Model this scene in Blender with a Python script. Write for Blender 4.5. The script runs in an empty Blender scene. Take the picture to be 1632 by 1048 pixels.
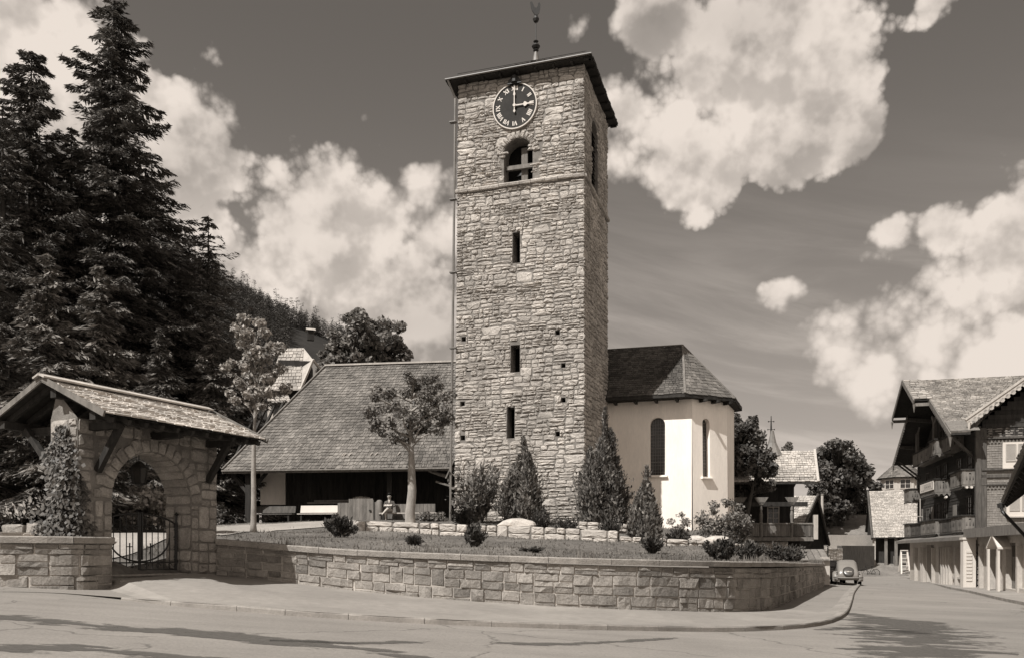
import bpy, math, random
import numpy as np
from mathutils import Vector, Matrix
R = math.radians
F, CZ, HY, CX = 1358.0, 1.4, 880.0, 816.0
scene = bpy.context.scene
C = scene.collection

def P(px, py, Z):
    return Vector(((px - CX) / F * Z, Z, CZ + (HY - py) / F * Z))

# ------------------------------------------------------------------ materials
def T(v):
    return (v, v * .915, v * .825, 1)

class N:
    """tiny node-tree helper"""
    def __init__(s, nt):
        s.nt = nt; nt.nodes.clear()
    def new(s, t, ins=None, **kw):
        n = s.nt.nodes.new(t)
        for k, v in kw.items(): setattr(n, k, v)
        if ins:
            for k, v in ins.items():
                if isinstance(v, bpy.types.NodeSocket): s.nt.links.new(v, n.inputs[k])
                else: n.inputs[k].default_value = v
        return n
    def math(s, op, a, b=0.0, c=0.0, clamp=False):
        n = s.new('ShaderNodeMath', {0: a, 1: b, 2: c}, operation=op); n.use_clamp = clamp
        return n.outputs[0]
    def vmath(s, op, a, b=(0, 0, 0), c=(0, 0, 0)):
        n = s.new('ShaderNodeVectorMath', {0: a, 1: b}, operation=op)
        if op == 'MULTIPLY_ADD':
            if isinstance(c, bpy.types.NodeSocket): s.nt.links.new(c, n.inputs[2])
            else: n.inputs[2].default_value = c
        return n
    def maprange(s, v, a, b, c, d, smooth=False):
        n = s.new('ShaderNodeMapRange', {0: v, 1: a, 2: b, 3: c, 4: d})
        if smooth: n.interpolation_type = 'SMOOTHSTEP'
        return n.outputs[0]

def mat(name, v, var=.2, scale=3.0, island=0.0, rough=.9, bump=0.0, bscale=25.0, spec=.15, trans=0.0,
        stretch=(1, 1, 1), fine=0.12, metal=0.0, macro=0.0):
    m = bpy.data.materials.new(name); m.use_nodes = True
    k = N(m.node_tree)
    out = k.new('ShaderNodeOutputMaterial')
    co = k.new('ShaderNodeTexCoord').outputs['Object']
    if stretch != (1, 1, 1):
        co = k.vmath('MULTIPLY', co, stretch).outputs[0]
    n1 = k.new('ShaderNodeTexNoise', {'Vector': co, 'Scale': scale, 'Detail': 6.0, 'Roughness': .62}).outputs[0]
    f = k.maprange(n1, .3, .7, 1 - var, 1 + var)
    if fine:
        n2 = k.new('ShaderNodeTexNoise', {'Vector': co, 'Scale': scale * 11, 'Detail': 4.0, 'Roughness': .7}).outputs[0]
        f = k.math('MULTIPLY', f, k.maprange(n2, .3, .7, 1 - fine, 1 + fine))
    if macro:
        wco = k.new('ShaderNodeNewGeometry').outputs['Position']
        n3 = k.new('ShaderNodeTexNoise', {'Vector': k.vmath('MULTIPLY', wco, (1, 1, .55)).outputs[0], 'Scale': .42, 'Detail': 7.0, 'Roughness': .62}).outputs[0]
        f = k.math('MULTIPLY', f, k.maprange(n3, .34, .64, 1 - macro, 1 + macro * .7))
    if island:
        ri = k.new('ShaderNodeNewGeometry').outputs['Random Per Island']
        f = k.math('MULTIPLY', f, k.maprange(ri, 0, 1, 1 - island, 1 + island))
    col = k.new('ShaderNodeVectorMath', {0: T(v)[:3]}, operation='SCALE')
    m.node_tree.links.new(f, col.inputs['Scale'])
    ins = {'Base Color': col.outputs[0], 'Roughness': rough, 'Specular IOR Level': spec, 'Metallic': metal}
    if bump:
        nb = k.new('ShaderNodeTexNoise', {'Vector': co, 'Scale': bscale, 'Detail': 7.0, 'Roughness': .68}).outputs[0]
        ins['Normal'] = k.new('ShaderNodeBump', {'Height': nb, 'Strength': min(1, bump), 'Distance': .03 * max(1, bump)}).outputs[0]
    b = k.new('ShaderNodeBsdfPrincipled', ins)
    sh = b.outputs[0]
    if trans:
        t = k.new('ShaderNodeBsdfTranslucent', {'Color': col.outputs[0]})
        sh = k.new('ShaderNodeMixShader', {0: trans, 1: sh, 2: t.outputs[0]}).outputs[0]
    k.new('ShaderNodeOutputMaterial') if False else None
    m.node_tree.links.new(sh, out.inputs[0])
    return m

# ------------------------------------------------------------------ mesh building
class MB:
    def __init__(s): s.v = []; s.f = []; s.mi = []
    def add(s, vs, fs, m=0):
        o = len(s.v); s.v.extend([tuple(p) for p in vs])
        for f in fs:
            s.f.append(tuple(i + o for i in f)); s.mi.append(m)
    def quad(s, a, b, c, d, m=0): s.add([a, b, c, d], [(0, 1, 2, 3)], m)
    def poly(s, pts, m=0): s.add(pts, [tuple(range(len(pts)))], m)
    def box(s, x0, x1, y0, y1, z0, z1, m=0):
        s.add([(x0, y0, z0), (x1, y0, z0), (x1, y1, z0), (x0, y1, z0), (x0, y0, z1), (x1, y0, z1), (x1, y1, z1), (x0, y1, z1)],
              [(0, 3, 2, 1), (4, 5, 6, 7), (0, 1, 5, 4), (1, 2, 6, 5), (2, 3, 7, 6), (3, 0, 4, 7)], m)
    def bar(s, p0, p1, w, h, up=(0, 0, 1), m=0):
        p0, p1, up = Vector(p0), Vector(p1), Vector(up)
        d = (p1 - p0).normalized(); a = d.cross(up)
        if a.length < 1e-4: a = d.cross(Vector((1, 0, 0)))
        a.normalize(); b = a.cross(d).normalized()
        a *= w / 2; b *= h / 2
        s.add([p0 - a - b, p0 + a - b, p0 + a + b, p0 - a + b, p1 - a - b, p1 + a - b, p1 + a + b, p1 - a + b],
              [(0, 1, 2, 3), (7, 6, 5, 4), (0, 4, 5, 1), (1, 5, 6, 2), (2, 6, 7, 3), (3, 7, 4, 0)], m)
    def tube(s, pts, rad, n=8, m=0, cap=True):
        pts = [Vector(p) for p in pts]
        if not isinstance(rad, (list, tuple)): rad = [rad] * len(pts)
        vs = []; a = None
        for i, p in enumerate(pts):
            d = (pts[min(i + 1, len(pts) - 1)] - pts[max(i - 1, 0)]).normalized()
            if a is None:
                a = d.cross(Vector((.31, .87, .21)))
                if a.length < .05: a = d.cross(Vector((1, 0, 0)))
            a = (a - d * a.dot(d)).normalized(); b = d.cross(a)
            for j in range(n):
                t = 2 * math.pi * j / n
                vs.append(p + (a * math.cos(t) + b * math.sin(t)) * rad[i])
        fs = []
        for i in range(len(pts) - 1):
            for j in range(n):
                k = (j + 1) % n
                fs.append((i * n + j, i * n + k, (i + 1) * n + k, (i + 1) * n + j))
        if cap:
            fs.append(tuple(reversed(range(n)))); fs.append(tuple(range((len(pts) - 1) * n, len(pts) * n)))
        s.add(vs, fs, m)
    def lathe(s, prof, c=(0, 0, 0), n=16, m=0):
        vs = []; fs = []
        for r, z in prof:
            for j in range(n):
                t = 2 * math.pi * j / n
                vs.append((c[0] + r * math.cos(t), c[1] + r * math.sin(t), c[2] + z))
        for i in range(len(prof) - 1):
            for j in range(n):
                k = (j + 1) % n
                fs.append((i * n + j, i * n + k, (i + 1) * n + k, (i + 1) * n + j))
        s.add(vs, fs, m)
    def prism(s, poly, fa, fb, m=0):
        """poly: list of 2D, fa/fb map 2D -> 3D front / back"""
        n = len(poly)
        vs = [fa(*p) for p in poly] + [fb(*p) for p in poly]
        fs = [tuple(range(n)), tuple(reversed(range(n, 2 * n)))]
        fs += [(i, i + n, (i + 1) % n + n, (i + 1) % n) for i in range(n)]
        s.add(vs, fs, m)
    def build(s, name, mats, parent=None, smooth=False):
        me = bpy.data.meshes.new(name)
        me.from_pydata(s.v, [], s.f)
        if not isinstance(mats, (list, tuple)): mats = [mats]
        for m in mats: me.materials.append(m)
        me.polygons.foreach_set('material_index', s.mi)
        if smooth: me.polygons.foreach_set('use_smooth', [True] * len(s.f))
        me.update()
        o = bpy.data.objects.new(name, me); C.objects.link(o)
        if parent: o.parent = parent
        return o

def build_split(mb, name, mats, parent=None):
    """one object for each separate piece in the builder"""
    par = list(range(len(mb.v)))
    def find(i):
        while par[i] != i: par[i] = par[par[i]]; i = par[i]
        return i
    for f in mb.f:
        r = find(f[0])
        for i in f[1:]: par[find(i)] = r
    groups = {}
    for f, m in zip(mb.f, mb.mi): groups.setdefault(find(f[0]), []).append((f, m))
    for fs in groups.values():
        b = MB(); idx = {}
        for f, m in fs:
            for i in f:
                if i not in idx: idx[i] = len(b.v); b.v.append(mb.v[i])
            b.f.append(tuple(idx[i] for i in f)); b.mi.append(m)
        b.build(name, mats, parent)

def mesh_np(name, V, Fc, m, parent=None, mi=None, smooth=False):
    """V (n,3), Fc (m,k) constant face size"""
    me = bpy.data.meshes.new(name)
    nf, k = Fc.shape
    me.vertices.add(len(V)); me.vertices.foreach_set('co', np.ascontiguousarray(V, dtype=np.float32).ravel())
    me.loops.add(nf * k); me.loops.foreach_set('vertex_index', np.ascontiguousarray(Fc, dtype=np.int32).ravel())
    me.polygons.add(nf)
    me.polygons.foreach_set('loop_start', np.arange(0, nf * k, k, dtype=np.int32))
    for x in (m if isinstance(m, (list, tuple)) else [m]): me.materials.append(x)
    if smooth: me.polygons.foreach_set('use_smooth', np.ones(nf, dtype=bool))
    me.update(calc_edges=True); me.validate()
    o = bpy.data.objects.new(name, me); C.objects.link(o)
    if parent: o.parent = parent
    return o

def tag(o, label, cat, group=None):
    o['label'] = label; o['category'] = cat
    if group: o['group'] = group
    return o
def thing(name, label, cat, loc=(0, 0, 0), rz=0, group=None):
    o = bpy.data.objects.new(name, None); C.objects.link(o)
    o.empty_display_size = .3
    o.location = loc; o.rotation_euler = (0, 0, R(rz))
    return tag(o, label, cat, group)
def kind(o, k):
    o['kind'] = k; return o

class Fr:
    """a local frame (origin, heading) that can be aimed at from the camera position"""
    def __init__(s, o, rz): s.o = Vector(o); s.rz = rz; s.c, s.s = math.cos(R(rz)), math.sin(R(rz))
    def w(s, x, y, z): return Vector((s.o.x + x * s.c - y * s.s, s.o.y + x * s.s + y * s.c, s.o.z + z))
    def loc(s, p):
        dx, dy = p[0] - s.o.x, p[1] - s.o.y
        return Vector((dx * s.c + dy * s.s, -dx * s.s + dy * s.c, p[2] - s.o.z))
    def hit(s, px, py, axis, off):
        a = s.loc((0, 0, CZ)); b = s.loc(P(px, py, 1.0)); d = b - a
        t = (off - a[axis]) / d[axis]
        return a + d * t

# ---- stones -------------------------------------------------------------
def stone(mb, fm, u0, u1, v0, v1, d, rnd, m=0, rough=.35, skew=.1, fine=False):
    if fine:
        w, h = u1 - u0, v1 - v0
        nu, nvv = max(4, int(w / .085) + 2), max(4, int(h / .075) + 2)
        gu = [0, .035] + [.035 + .93 * i / (nu - 3) for i in range(1, nu - 3)] + [.965, 1]; gv = [0, .06] + [.06 + .88 * i / (nvv - 3) for i in range(1, nvv - 3)] + [.94, 1]
        nu, nvv = len(gu), len(gv)
        ta, tb, ph = rnd.uniform(-.5, .5), rnd.uniform(-.45, .45), rnd.uniform(0, 6.3); fr_ = rnd.uniform(5, 12)
        vs = []
        for j, b in enumerate(gv):
            for i, a in enumerate(gu):
                ed = i in (0, nu - 1) or j in (0, nvv - 1); e2 = i in (1, nu - 2) or j in (1, nvv - 2)
                if ed: dd = -.012; ja = jb = rnd.uniform(-.004, .004)
                else:
                    dd = d * (1 + ta * (a - .5) + tb * (b - .5) + .35 * math.sin(fr_ * (a * w + b * h * 1.7) + ph)) * (.6 if e2 else 1) + d * rough * rnd.uniform(-.8, .8) * (.5 if e2 else 1)
                    ja, jb = rnd.uniform(-.02, .02) * (not e2), rnd.uniform(-.018, .018) * (not e2)
                vs.append(fm(u0 + a * w + ja, v0 + b * h + jb, dd))
        fs = []
        for j in range(nvv - 1):
            for i in range(nu - 1):
                q = (j * nu + i, j * nu + i + 1, (j + 1) * nu + i + 1, (j + 1) * nu + i)
                if rnd.random() < .5: fs += [(q[0], q[1], q[2]), (q[0], q[2], q[3])]
                else: fs += [(q[0], q[1], q[3]), (q[1], q[2], q[3])]
        mb.add(vs, fs, m); return
    w, h = u1 - u0, v1 - v0
    cu, cv = (u0 + u1) / 2, (v0 + v1) / 2
    n = 16 if fine else 12
    rings = ((1.0, -.012), (.965, d * .5), (.86, d), (.62, d), (.33, d)) if fine else ((1.0, -.012), (.93, d * .62), (.58, d))
    sk = rnd.uniform(-skew, skew) * h; tp = rnd.uniform(-skew, skew)
    base = []
    for i in range(n):
        t = 2 * math.pi * (i + .5) / n
        c, s = math.cos(t), math.sin(t)
        e = .38
        x = math.copysign(abs(c) ** e, c); y = math.copysign(abs(s) ** e, s)
        r = 1 + rnd.uniform(-.07, .03)
        base.append((x * r * (1 + tp * y), y * r + sk / max(h, .05) * x * .5))
    vs = []
    for (sc, dd) in rings:
        for (x, y) in base:
            k = sc * (1 + rnd.uniform(-.05, .05) * (1 if sc < .9 else .25))
            z = dd if sc == 1.0 else dd * (1 + rnd.uniform(-rough, rough))
            vs.append(fm(cu + x * k * w / 2, cv + y * k * h / 2, z))
    vs.append(fm(cu, cv, d * (1 + rnd.uniform(-rough, rough))))
    fs = []
    nr_ = len(rings)
    for ring in range(nr_ - 1):
        for i in range(n):
            j = (i + 1) % n
            fs.append((ring * n + i, ring * n + j, (ring + 1) * n + j, (ring + 1) * n + i))
    for i in range(n): fs.append(((nr_ - 1) * n + i, (nr_ - 1) * n + (i + 1) % n, nr_ * n))
    mb.add(vs, fs, m)

def inside_open(u, v, ops, pad=0.0):
    for (a, b, c, d, arch) in ops:
        if a - pad < u < b + pad and c - pad < v < d + pad:
            if arch:
                r = (b - a) / 2; sp = d - r
                if v > sp and math.hypot(u - (a + b) / 2, v - sp) > r + pad: continue
            return True
    return False

def masonry(mb, fm, u0, u1, v0, v1, rnd, band=(.35, .7), wid=(.3, .8), d=(.02, .06), gap=.014, split=(.2, .5, .3),
            ops=(), m=0, rough=.35, wob=.0, skew=.1, fine=False):
    v = v0
    while v < v1 - 1e-3:
        bh = rnd.uniform(*band)
        if v + bh > v1 - band[0] * .5: bh = v1 - v
        u = u0 - (rnd.uniform(0, wid[0]) if False else 0)
        while u < u1 - 1e-3:
            bw = rnd.uniform(*wid)
            if u + bw > u1 - wid[0] * .6: bw = u1 - u
            x = rnd.random()
            ns = 1 if x < split[0] else 2 if x < split[0] + split[1] else 3
            if ns == 1 and len(split) > 3: bw2 = min(bw, split[3])
            else: bw2 = bw
            if u + bw2 > u1 - wid[0] * .5: bw2 = u1 - u
            cuts = [0] + sorted((i + rnd.uniform(-.22, .22)) / ns for i in range(1, ns)) + [1]
            for a, b in zip(cuts[:-1], cuts[1:]):
                sa, sb = v + a * bh, v + b * bh
                segs = [(u, u + bw2)]
                if ns > 1 and bw2 > wid[0] * 1.5 and rnd.random() < .55:
                    q = u + bw2 * rnd.uniform(.35, .65); segs = [(u, q), (q, u + bw2)]
                for (p, q) in segs:
                    dv = wob * math.sin(p * 1.7 + v * 2.1)
                    pts = [((p + q) / 2, (sa + sb) / 2 + dv), (p, sa), (q, sa), (p, sb), (q, sb), ((p + q) / 2, sa), ((p + q) / 2, sb)]
                    if any(inside_open(*t, ops, .0) for t in pts):
                        # clip to one side of the opening, or drop
                        done = False
                        for (a0, b0, c0, d0, ar) in ops:
                            if ar: continue
                            if p < b0 and q > a0 and sa < d0 and sb > c0:
                                done = True
                                for (pp, qq) in ((p, min(q, a0)), (max(p, b0), q)):
                                    if qq - pp > .07: stone(mb, fm, pp + gap, qq - gap, sa + gap, sb - gap, rnd.uniform(*d), rnd, m, rough, .02)
                                break
                        if done: continue
                        if inside_open(*pts[0], ops, .03): continue
                        bad = sum(inside_open(*t, ops) for t in pts)
                        if bad > 2: continue
                        cx, cy = pts[0]
                        stone(mb, fm, cx - (q - p) * .33, cx + (q - p) * .33, cy - (sb - sa) * .36, cy + (sb - sa) * .36, rnd.uniform(*d), rnd, m, rough, skew)
                        continue
                    stone(mb, fm, p + gap, q - gap, sa + gap + dv, sb - gap + dv, rnd.uniform(*d), rnd, m, rough, skew, fine)
            u += bw2
        v += bh

def wall_open(mb, fm, x0, x1, z0, z1, ops, depth, m=0, mr=None):
    """wall face with real openings; fm(u,v,d): d>0 out of the face"""
    mr = m if mr is None else mr
    xs = sorted({x0, x1, *[o[0] for o in ops], *[o[1] for o in ops]}); xs = [x for x in xs if x0 <= x <= x1]
    zs = sorted({z0, z1, *[o[2] for o in ops], *[o[3] for o in ops]}); zs = [z for z in zs if z0 <= z <= z1]
    for i in range(len(xs) - 1):
        for j in range(len(zs) - 1):
            cx, cz = (xs[i] + xs[i + 1]) / 2, (zs[j] + zs[j + 1]) / 2
            if any(o[0] < cx < o[1] and o[2] < cz < o[3] for o in ops): continue
            mb.quad(fm(xs[i], zs[j], 0), fm(xs[i + 1], zs[j], 0), fm(xs[i + 1], zs[j + 1], 0), fm(xs[i], zs[j + 1], 0), m)
    for (a, b, c, d, arch) in ops:
        if arch:
            r = (b - a) / 2; sp = d - r; cx = (a + b) / 2; n = 14
            arc = [(cx - r * math.cos(math.pi * k / n), sp + r * math.sin(math.pi * k / n)) for k in range(n + 1)]
            for k in range(n):
                p, q = arc[k], arc[k + 1]
                mb.quad(fm(p[0], p[1], 0), fm(q[0], q[1], 0), fm(q[0], d, 0), fm(p[0], d, 0), m) if (d - max(p[1], q[1])) > -1e-6 else None
            path = [(a, c)] + arc + [(b, c)]
        else:
            path = [(a, c), (a, d), (b, d), (b, c)]
        for p, q in zip(path, path[1:] + path[:1]):
            mb.quad(fm(p[0], p[1], 0), fm(p[0], p[1], -depth), fm(q[0], q[1], -depth), fm(q[0], q[1], 0), mr)

# ---- shingles -------------------------------------------------------------
def shingles(mb, A, B, Cc, D, rows, w, rnd, th=.03, m=0, jit=.12, lift=.0, skip=0.0):
    A, B, Cc, D = (Vector(p) for p in (A, B, Cc, D))
    nrm = (B - A).cross(D - A).normalized()
    if nrm.z < 0: nrm = -nrm
    L = lambda t: A + (D - A) * t
    Rr = lambda t: B + (Cc - B) * t
    for i in range(rows):
        t0, t1 = i / rows, min(1.0, (i + 1.35) / rows)
        l0, r0, l1, r1 = L(t0), Rr(t0), L(t1), Rr(t1)
        ln = max((r0 - l0).length, 1e-3)
        n = max(1, int(ln / w))
        cuts = [0.0]
        while cuts[-1] < 1: cuts.append(cuts[-1] + rnd.uniform(.55, 1.45) / n)
        cuts[-1] = 1.0
        for a, b in zip(cuts[:-1], cuts[1:]):
            if b - a < .15 / n: continue
            g = .05 / n
            j = rnd.uniform(-jit, jit) / rows
            up = (L(1) - L(0)) * j
            h = nrm * (th * rnd.uniform(.75, 1.35) + lift * math.sin(a * 9 + i))
            p0 = l0.lerp(r0, a + g) + up; p1 = l0.lerp(r0, b - g) + up
            q0 = l1.lerp(r1, a + g); q1 = l1.lerp(r1, b - g)
            lo = nrm * .004
            mb.add([p0 + h, p1 + h, q1 + lo, q0 + lo, p0, p1],
                   [(0, 1, 2, 3), (4, 5, 1, 0), (4, 0, 3), (5, 2, 1)], m)
    return nrm

# ---- foliage -------------------------------------------------------------
def leaf_quads(pos, nrm, up, L, W):
    """kites: pos (n,3) centre; axes from normal+up"""
    nrm = nrm / (np.linalg.norm(nrm, axis=1, keepdims=True) + 1e-9)
    a = np.cross(nrm, up); a /= (np.linalg.norm(a, axis=1, keepdims=True) + 1e-9)
    b = np.cross(a, nrm)
    L = L.reshape(-1, 1); W = W.reshape(-1, 1)
    p0 = pos - b * L * .5; p2 = pos + b * L * .5
    p1 = pos + a * W * .5 + b * L * .08 + nrm * W * .12; p3 = pos - a * W * .5 + b * L * .08 + nrm * W * .12
    V = np.stack([p0, p1, p2, p3], 1).reshape(-1, 3)
    Fc = np.arange(len(V)).reshape(-1, 4)
    return V, Fc

def rand_unit(rg, n):
    v = rg.normal(size=(n, 3)); return v / np.linalg.norm(v, axis=1, keepdims=True)

def clump_leaves(rg, centers, radii, per, size, flat=.75, updir=.5, outward=None):
    Vs, Fs, off = [], [], 0
    cen = np.repeat(np.array(centers), per, axis=0); rad = np.repeat(np.array(radii), per)
    n = len(cen)
    d = rand_unit(rg, n) * (rg.random((n, 1)) ** .45)
    d[:, 2] *= flat
    pos = cen + d * rad[:, None]
    nr = rand_unit(rg, n) + np.array([0, 0, updir]) + d * .7
    up = rand_unit(rg, n) + np.array([0, 0, -.4])
    L = size * rg.uniform(.6, 1.3, n); W = L * rg.uniform(.5, .85, n)
    return leaf_quads(pos, nr, up, L, W)

def broad_tree(name, label, cat, base, H, cz, rx, rz, seed, clumps, per, leaf, tr, mats, group=None, fork=.35, crad=(.16, .3), shape=1.0, lean=(0, 0), core=.35, ry=None):
    """trunk with limbs, crown of leaf clumps; cz = crown centre height, rx/rz its radii"""
    rg = np.random.default_rng(seed); rnd = random.Random(seed)
    ry = ry or rx
    t = thing(name, label, cat, base, 0, group)
    mb = MB()
    top = Vector((lean[0], lean[1], cz + rz * .55))
    tp = [Vector((lean[0] * k + rnd.uniform(-.2, .2) * tr * (0 < k < 1), lean[1] * k + rnd.uniform(-.2, .2) * tr * (0 < k < 1), top.z * k)) for k in (0, .04, .15, .3, .45, .6, .8, 1)]
    rr = [tr * 1.35, tr * 1.05, tr * .95, tr * .85, tr * .72, tr * .5, tr * .25, tr * .08]
    mb.tube(tp, rr, 9)
    cs, rs = [], []
    for i in range(clumps):
        u = rand_unit(rg, 1)[0]
        rad = (rg.random() ** core)
        w = 1.0 if shape == 1.0 else (1 - (u[2] * .5 + .5) * (1 - shape))
        wob = 1 + .22 * math.sin(u[0] * 5 + seed) * math.cos(u[1] * 4 + u[2] * 3)
        c = Vector((lean[0] + u[0] * rx * rad * w * wob, lean[1] + u[1] * ry * rad * w * wob, cz + u[2] * rz * rad * wob))
        cs.append(tuple(c)); rs.append(rg.uniform(*crad) * (rx + rz) * .5)
        if i % 2 == 0:
            z0 = min(top.z * .95, max(top.z * fork, c.z - rnd.uniform(.25, .7) * rz))
            s = Vector((lean[0] * z0 / top.z, lean[1] * z0 / top.z, z0))
            mid = s.lerp(c, .5) + Vector((rnd.uniform(-.1, .1) * rx, rnd.uniform(-.1, .1) * rx, rnd.uniform(.0, .12) * rz))
            r0 = tr * rnd.uniform(.18, .36)
            mb.tube([s, mid, c], [r0, r0 * .6, r0 * .15], 5, cap=False)
    mb.build('trunk', mats[1], t, smooth=True)
    V, Fc = clump_leaves(rg, cs, rs, per, leaf)
    mesh_np('crown', V, Fc, mats[0], t)
    return t

def spruce_mesh(rg, H, Rm, n_spray, first=.08, spray=.5, droop=.35, power=.85, ragged=.25, whorl=None, wide=.42):
    """returns (V,F) of needle sprays, list of branch polylines"""
    nb = whorl or int(H * 15)
    tz = first + (1 - first) * (np.arange(nb) / nb) ** .92
    tz = np.clip(tz + rg.normal(0, .006, nb), first * .8, .985)
    az = rg.uniform(0, 2 * np.pi, nb)
    ln = Rm * ((1 - tz) ** power) * rg.uniform(1 - ragged * 1.9, 1 + ragged, nb) + .12; droop = droop * rg.uniform(.4, 1.5, nb)
    w = ln ** 1.15; w /= w.sum()
    bi = rg.choice(nb, n_spray, p=w)
    s = rg.random(n_spray) ** .62
    d = np.stack([np.cos(az[bi]), np.sin(az[bi])], 1)
    sidev = np.stack([-d[:, 1], d[:, 0]], 1)
    r = ln[bi] * s
    sag = -droop[bi] * ln[bi] * (s ** 1.3) + .16 * ln[bi] * s ** 4 + .1 * ln[bi] * s * (tz[bi] > .75)
    side = rg.normal(0, 1, n_spray) * wide * ln[bi] * (1 - s * .75) * .5
    z = tz[bi] * H + sag - np.abs(side) * .35 - rg.random(n_spray) * .16 * np.minimum(1, ln[bi])
    pos = np.stack([d[:, 0] * r + sidev[:, 0] * side, d[:, 1] * r + sidev[:, 1] * side, z], 1)
    out = np.stack([d[:, 0] + sidev[:, 0] * np.sign(side) * .7, d[:, 1] + sidev[:, 1] * np.sign(side) * .7, np.full(n_spray, -.45)], 1) + rg.normal(0, .3, (n_spray, 3))
    out /= np.linalg.norm(out, axis=1, keepdims=True)
    nr = np.array([0, 0, 1.0]) + rg.normal(0, .55, (n_spray, 3))
    L = spray * rg.uniform(.5, 1.3, n_spray); W = L * rg.uniform(.14, .27, n_spray)
    nr = nr - out * (nr * out).sum(1, keepdims=True)
    V, Fc = leaf_quads(pos, nr, out, L, W)
    lines = []
    for i in range(nb):
        pts = []
        for q in (0, .35, .7, .97):
            rr = ln[i] * q; zz = tz[i] * H - droop[i] * ln[i] * q ** 1.3 + .16 * ln[i] * q ** 4
            pts.append((math.cos(az[i]) * rr, math.sin(az[i]) * rr, zz))
        lines.append((pts, ln[i]))
    return V, Fc, lines

def spruce(name, label, base, H, Rm, seed, n, mats, group=None, **kw):
    rg = np.random.default_rng(seed)
    t = thing(name, label, 'tree', base, 0, group)
    V, Fc, lines = spruce_mesh(rg, H, Rm, n, **kw)
    mb = MB()
    mb.tube([(0, 0, 0), (0, 0, H * .3), (0, 0, H * .7), (0, 0, H * .99)], [H * .017, H * .013, H * .006, .01], 8)
    for pts, l in lines:
        mb.tube(pts, [.008 + l * .012, .007 + l * .008, .006 + l * .004, .004], 4, cap=False)
    mb.build('trunk', mats[1], t)
    mesh_np('crown', V, Fc, mats[0], t)
    return t

def conifer_shrub(name, label, base, H, Rm, seed, n, mats, group=None, prof=None, spray=.185, lean=.5):
    """upright shrub of feathery sprays: prof(t)->relative radius"""
    rg = np.random.default_rng(seed)
    prof = prof or (lambda t: np.minimum(1, (t + .12) * 3.2) * (1 - t) ** .7 * 1.15)
    t = thing(name, label, 'shrub', base, 0, group)
    # several leaders
    k = 13
    la = rg.uniform(0, 2 * np.pi, k); lr = np.sqrt(rg.random(k)) * .72 * Rm; lh = H * (1.02 - .55 * (lr / Rm) ** 1.3) * rg.uniform(.68, 1.05, k); lh[0] = H; lr[0] = 0
    li = rg.integers(0, k, n)
    tt = rg.random(n) ** 1.15
    rad = (.27 + .1 * np.sin(tt * 13 + li * 2.1) + .07 * np.sin(tt * 29 + li)) * Rm * np.minimum(1, (1 - tt) * 2.2 + .1)
    th = rg.uniform(0, 2 * np.pi, n); rr = rad * np.sqrt(rg.random(n)) * rg.uniform(.7, 1.3, n) * (1 + .35 * np.sin(th * 4 + tt * 17 + li))
    lx, ly = np.cos(la) * lr, np.sin(la) * lr
    sq = prof(tt * lh[li] / H) / np.maximum(.3, prof(np.full(n, .3)))
    pos = np.stack([lx[li] * np.minimum(1.15, sq) + np.cos(th) * rr, ly[li] * np.minimum(1.15, sq) + np.sin(th) * rr, tt * lh[li] + .02], 1)
    out = np.stack([np.cos(th) * lean, np.sin(th) * lean, np.ones(n)], 1) + rg.normal(0, .38, (n, 3))
    nr = np.stack([np.cos(th), np.sin(th), np.full(n, .2)], 1) + rg.normal(0, .6, (n, 3))
    L = spray * rg.uniform(.5, 1.3, n); W = L * rg.uniform(.25, .5, n)
    nr = nr - out * ((nr * out).sum(1, keepdims=True) / (out * out).sum(1, keepdims=True))
    V, Fc = leaf_quads(pos, nr, out, L, W)
    mesh_np('foliage', V, Fc, mats[0], t)
    mb = MB()
    for i in range(k):
        mb.tube([(0, 0, -.05), (lx[i] * .8, ly[i] * .8, lh[i] * .4), (lx[i] * .65, ly[i] * .65, lh[i] * .93)], [.035, .02, .006], 5)
    mb.build('stem', mats[1], t)
    return t

def vase_shrub(name, label, base, H, Rm, seed, n, mats, group=None, spray=.16, stems=26):
    rg = np.random.default_rng(seed)
    t = thing(name, label, 'shrub', base, 0, group)
    th = rg.uniform(0, 2 * np.pi, stems); ex = rg.uniform(.15, 1.0, stems) * Rm; hh = H * rg.uniform(.55, 1.05, stems) * (1 - .25 * (ex / Rm))
    si = rg.integers(0, stems, n); s = rg.random(n) ** .8
    j = rg.normal(0, .055 * H, (n, 3))
    pos = np.stack([np.cos(th[si]) * ex[si] * s ** 1.1, np.sin(th[si]) * ex[si] * s ** 1.1, hh[si] * s], 1) + j * (.35 + s[:, None])
    pos[:, 2] = np.maximum(pos[:, 2], .02)
    out = np.stack([np.cos(th[si]) * ex[si], np.sin(th[si]) * ex[si], hh[si]], 1) / H + rg.normal(0, .4, (n, 3))
    nr = rand_unit(rg, n)
    nr = nr - out * ((nr * out).sum(1, keepdims=True) / (out * out).sum(1, keepdims=True))
    L = spray * rg.uniform(.5, 1.3, n); W = L * rg.uniform(.25, .5, n)
    V, Fc = leaf_quads(pos, nr, out, L, W)
    mesh_np('foliage', V, Fc, mats[0], t)
    mb = MB()
    for i in range(stems):
        mb.tube([(0, 0, -.05), (math.cos(th[i]) * ex[i] * .45, math.sin(th[i]) * ex[i] * .45, hh[i] * .5), (math.cos(th[i]) * ex[i] * .95, math.sin(th[i]) * ex[i] * .95, hh[i] * .95)], [.018, .012, .004], 4)
    mb.build('stem', mats[1], t)
    return t

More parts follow.
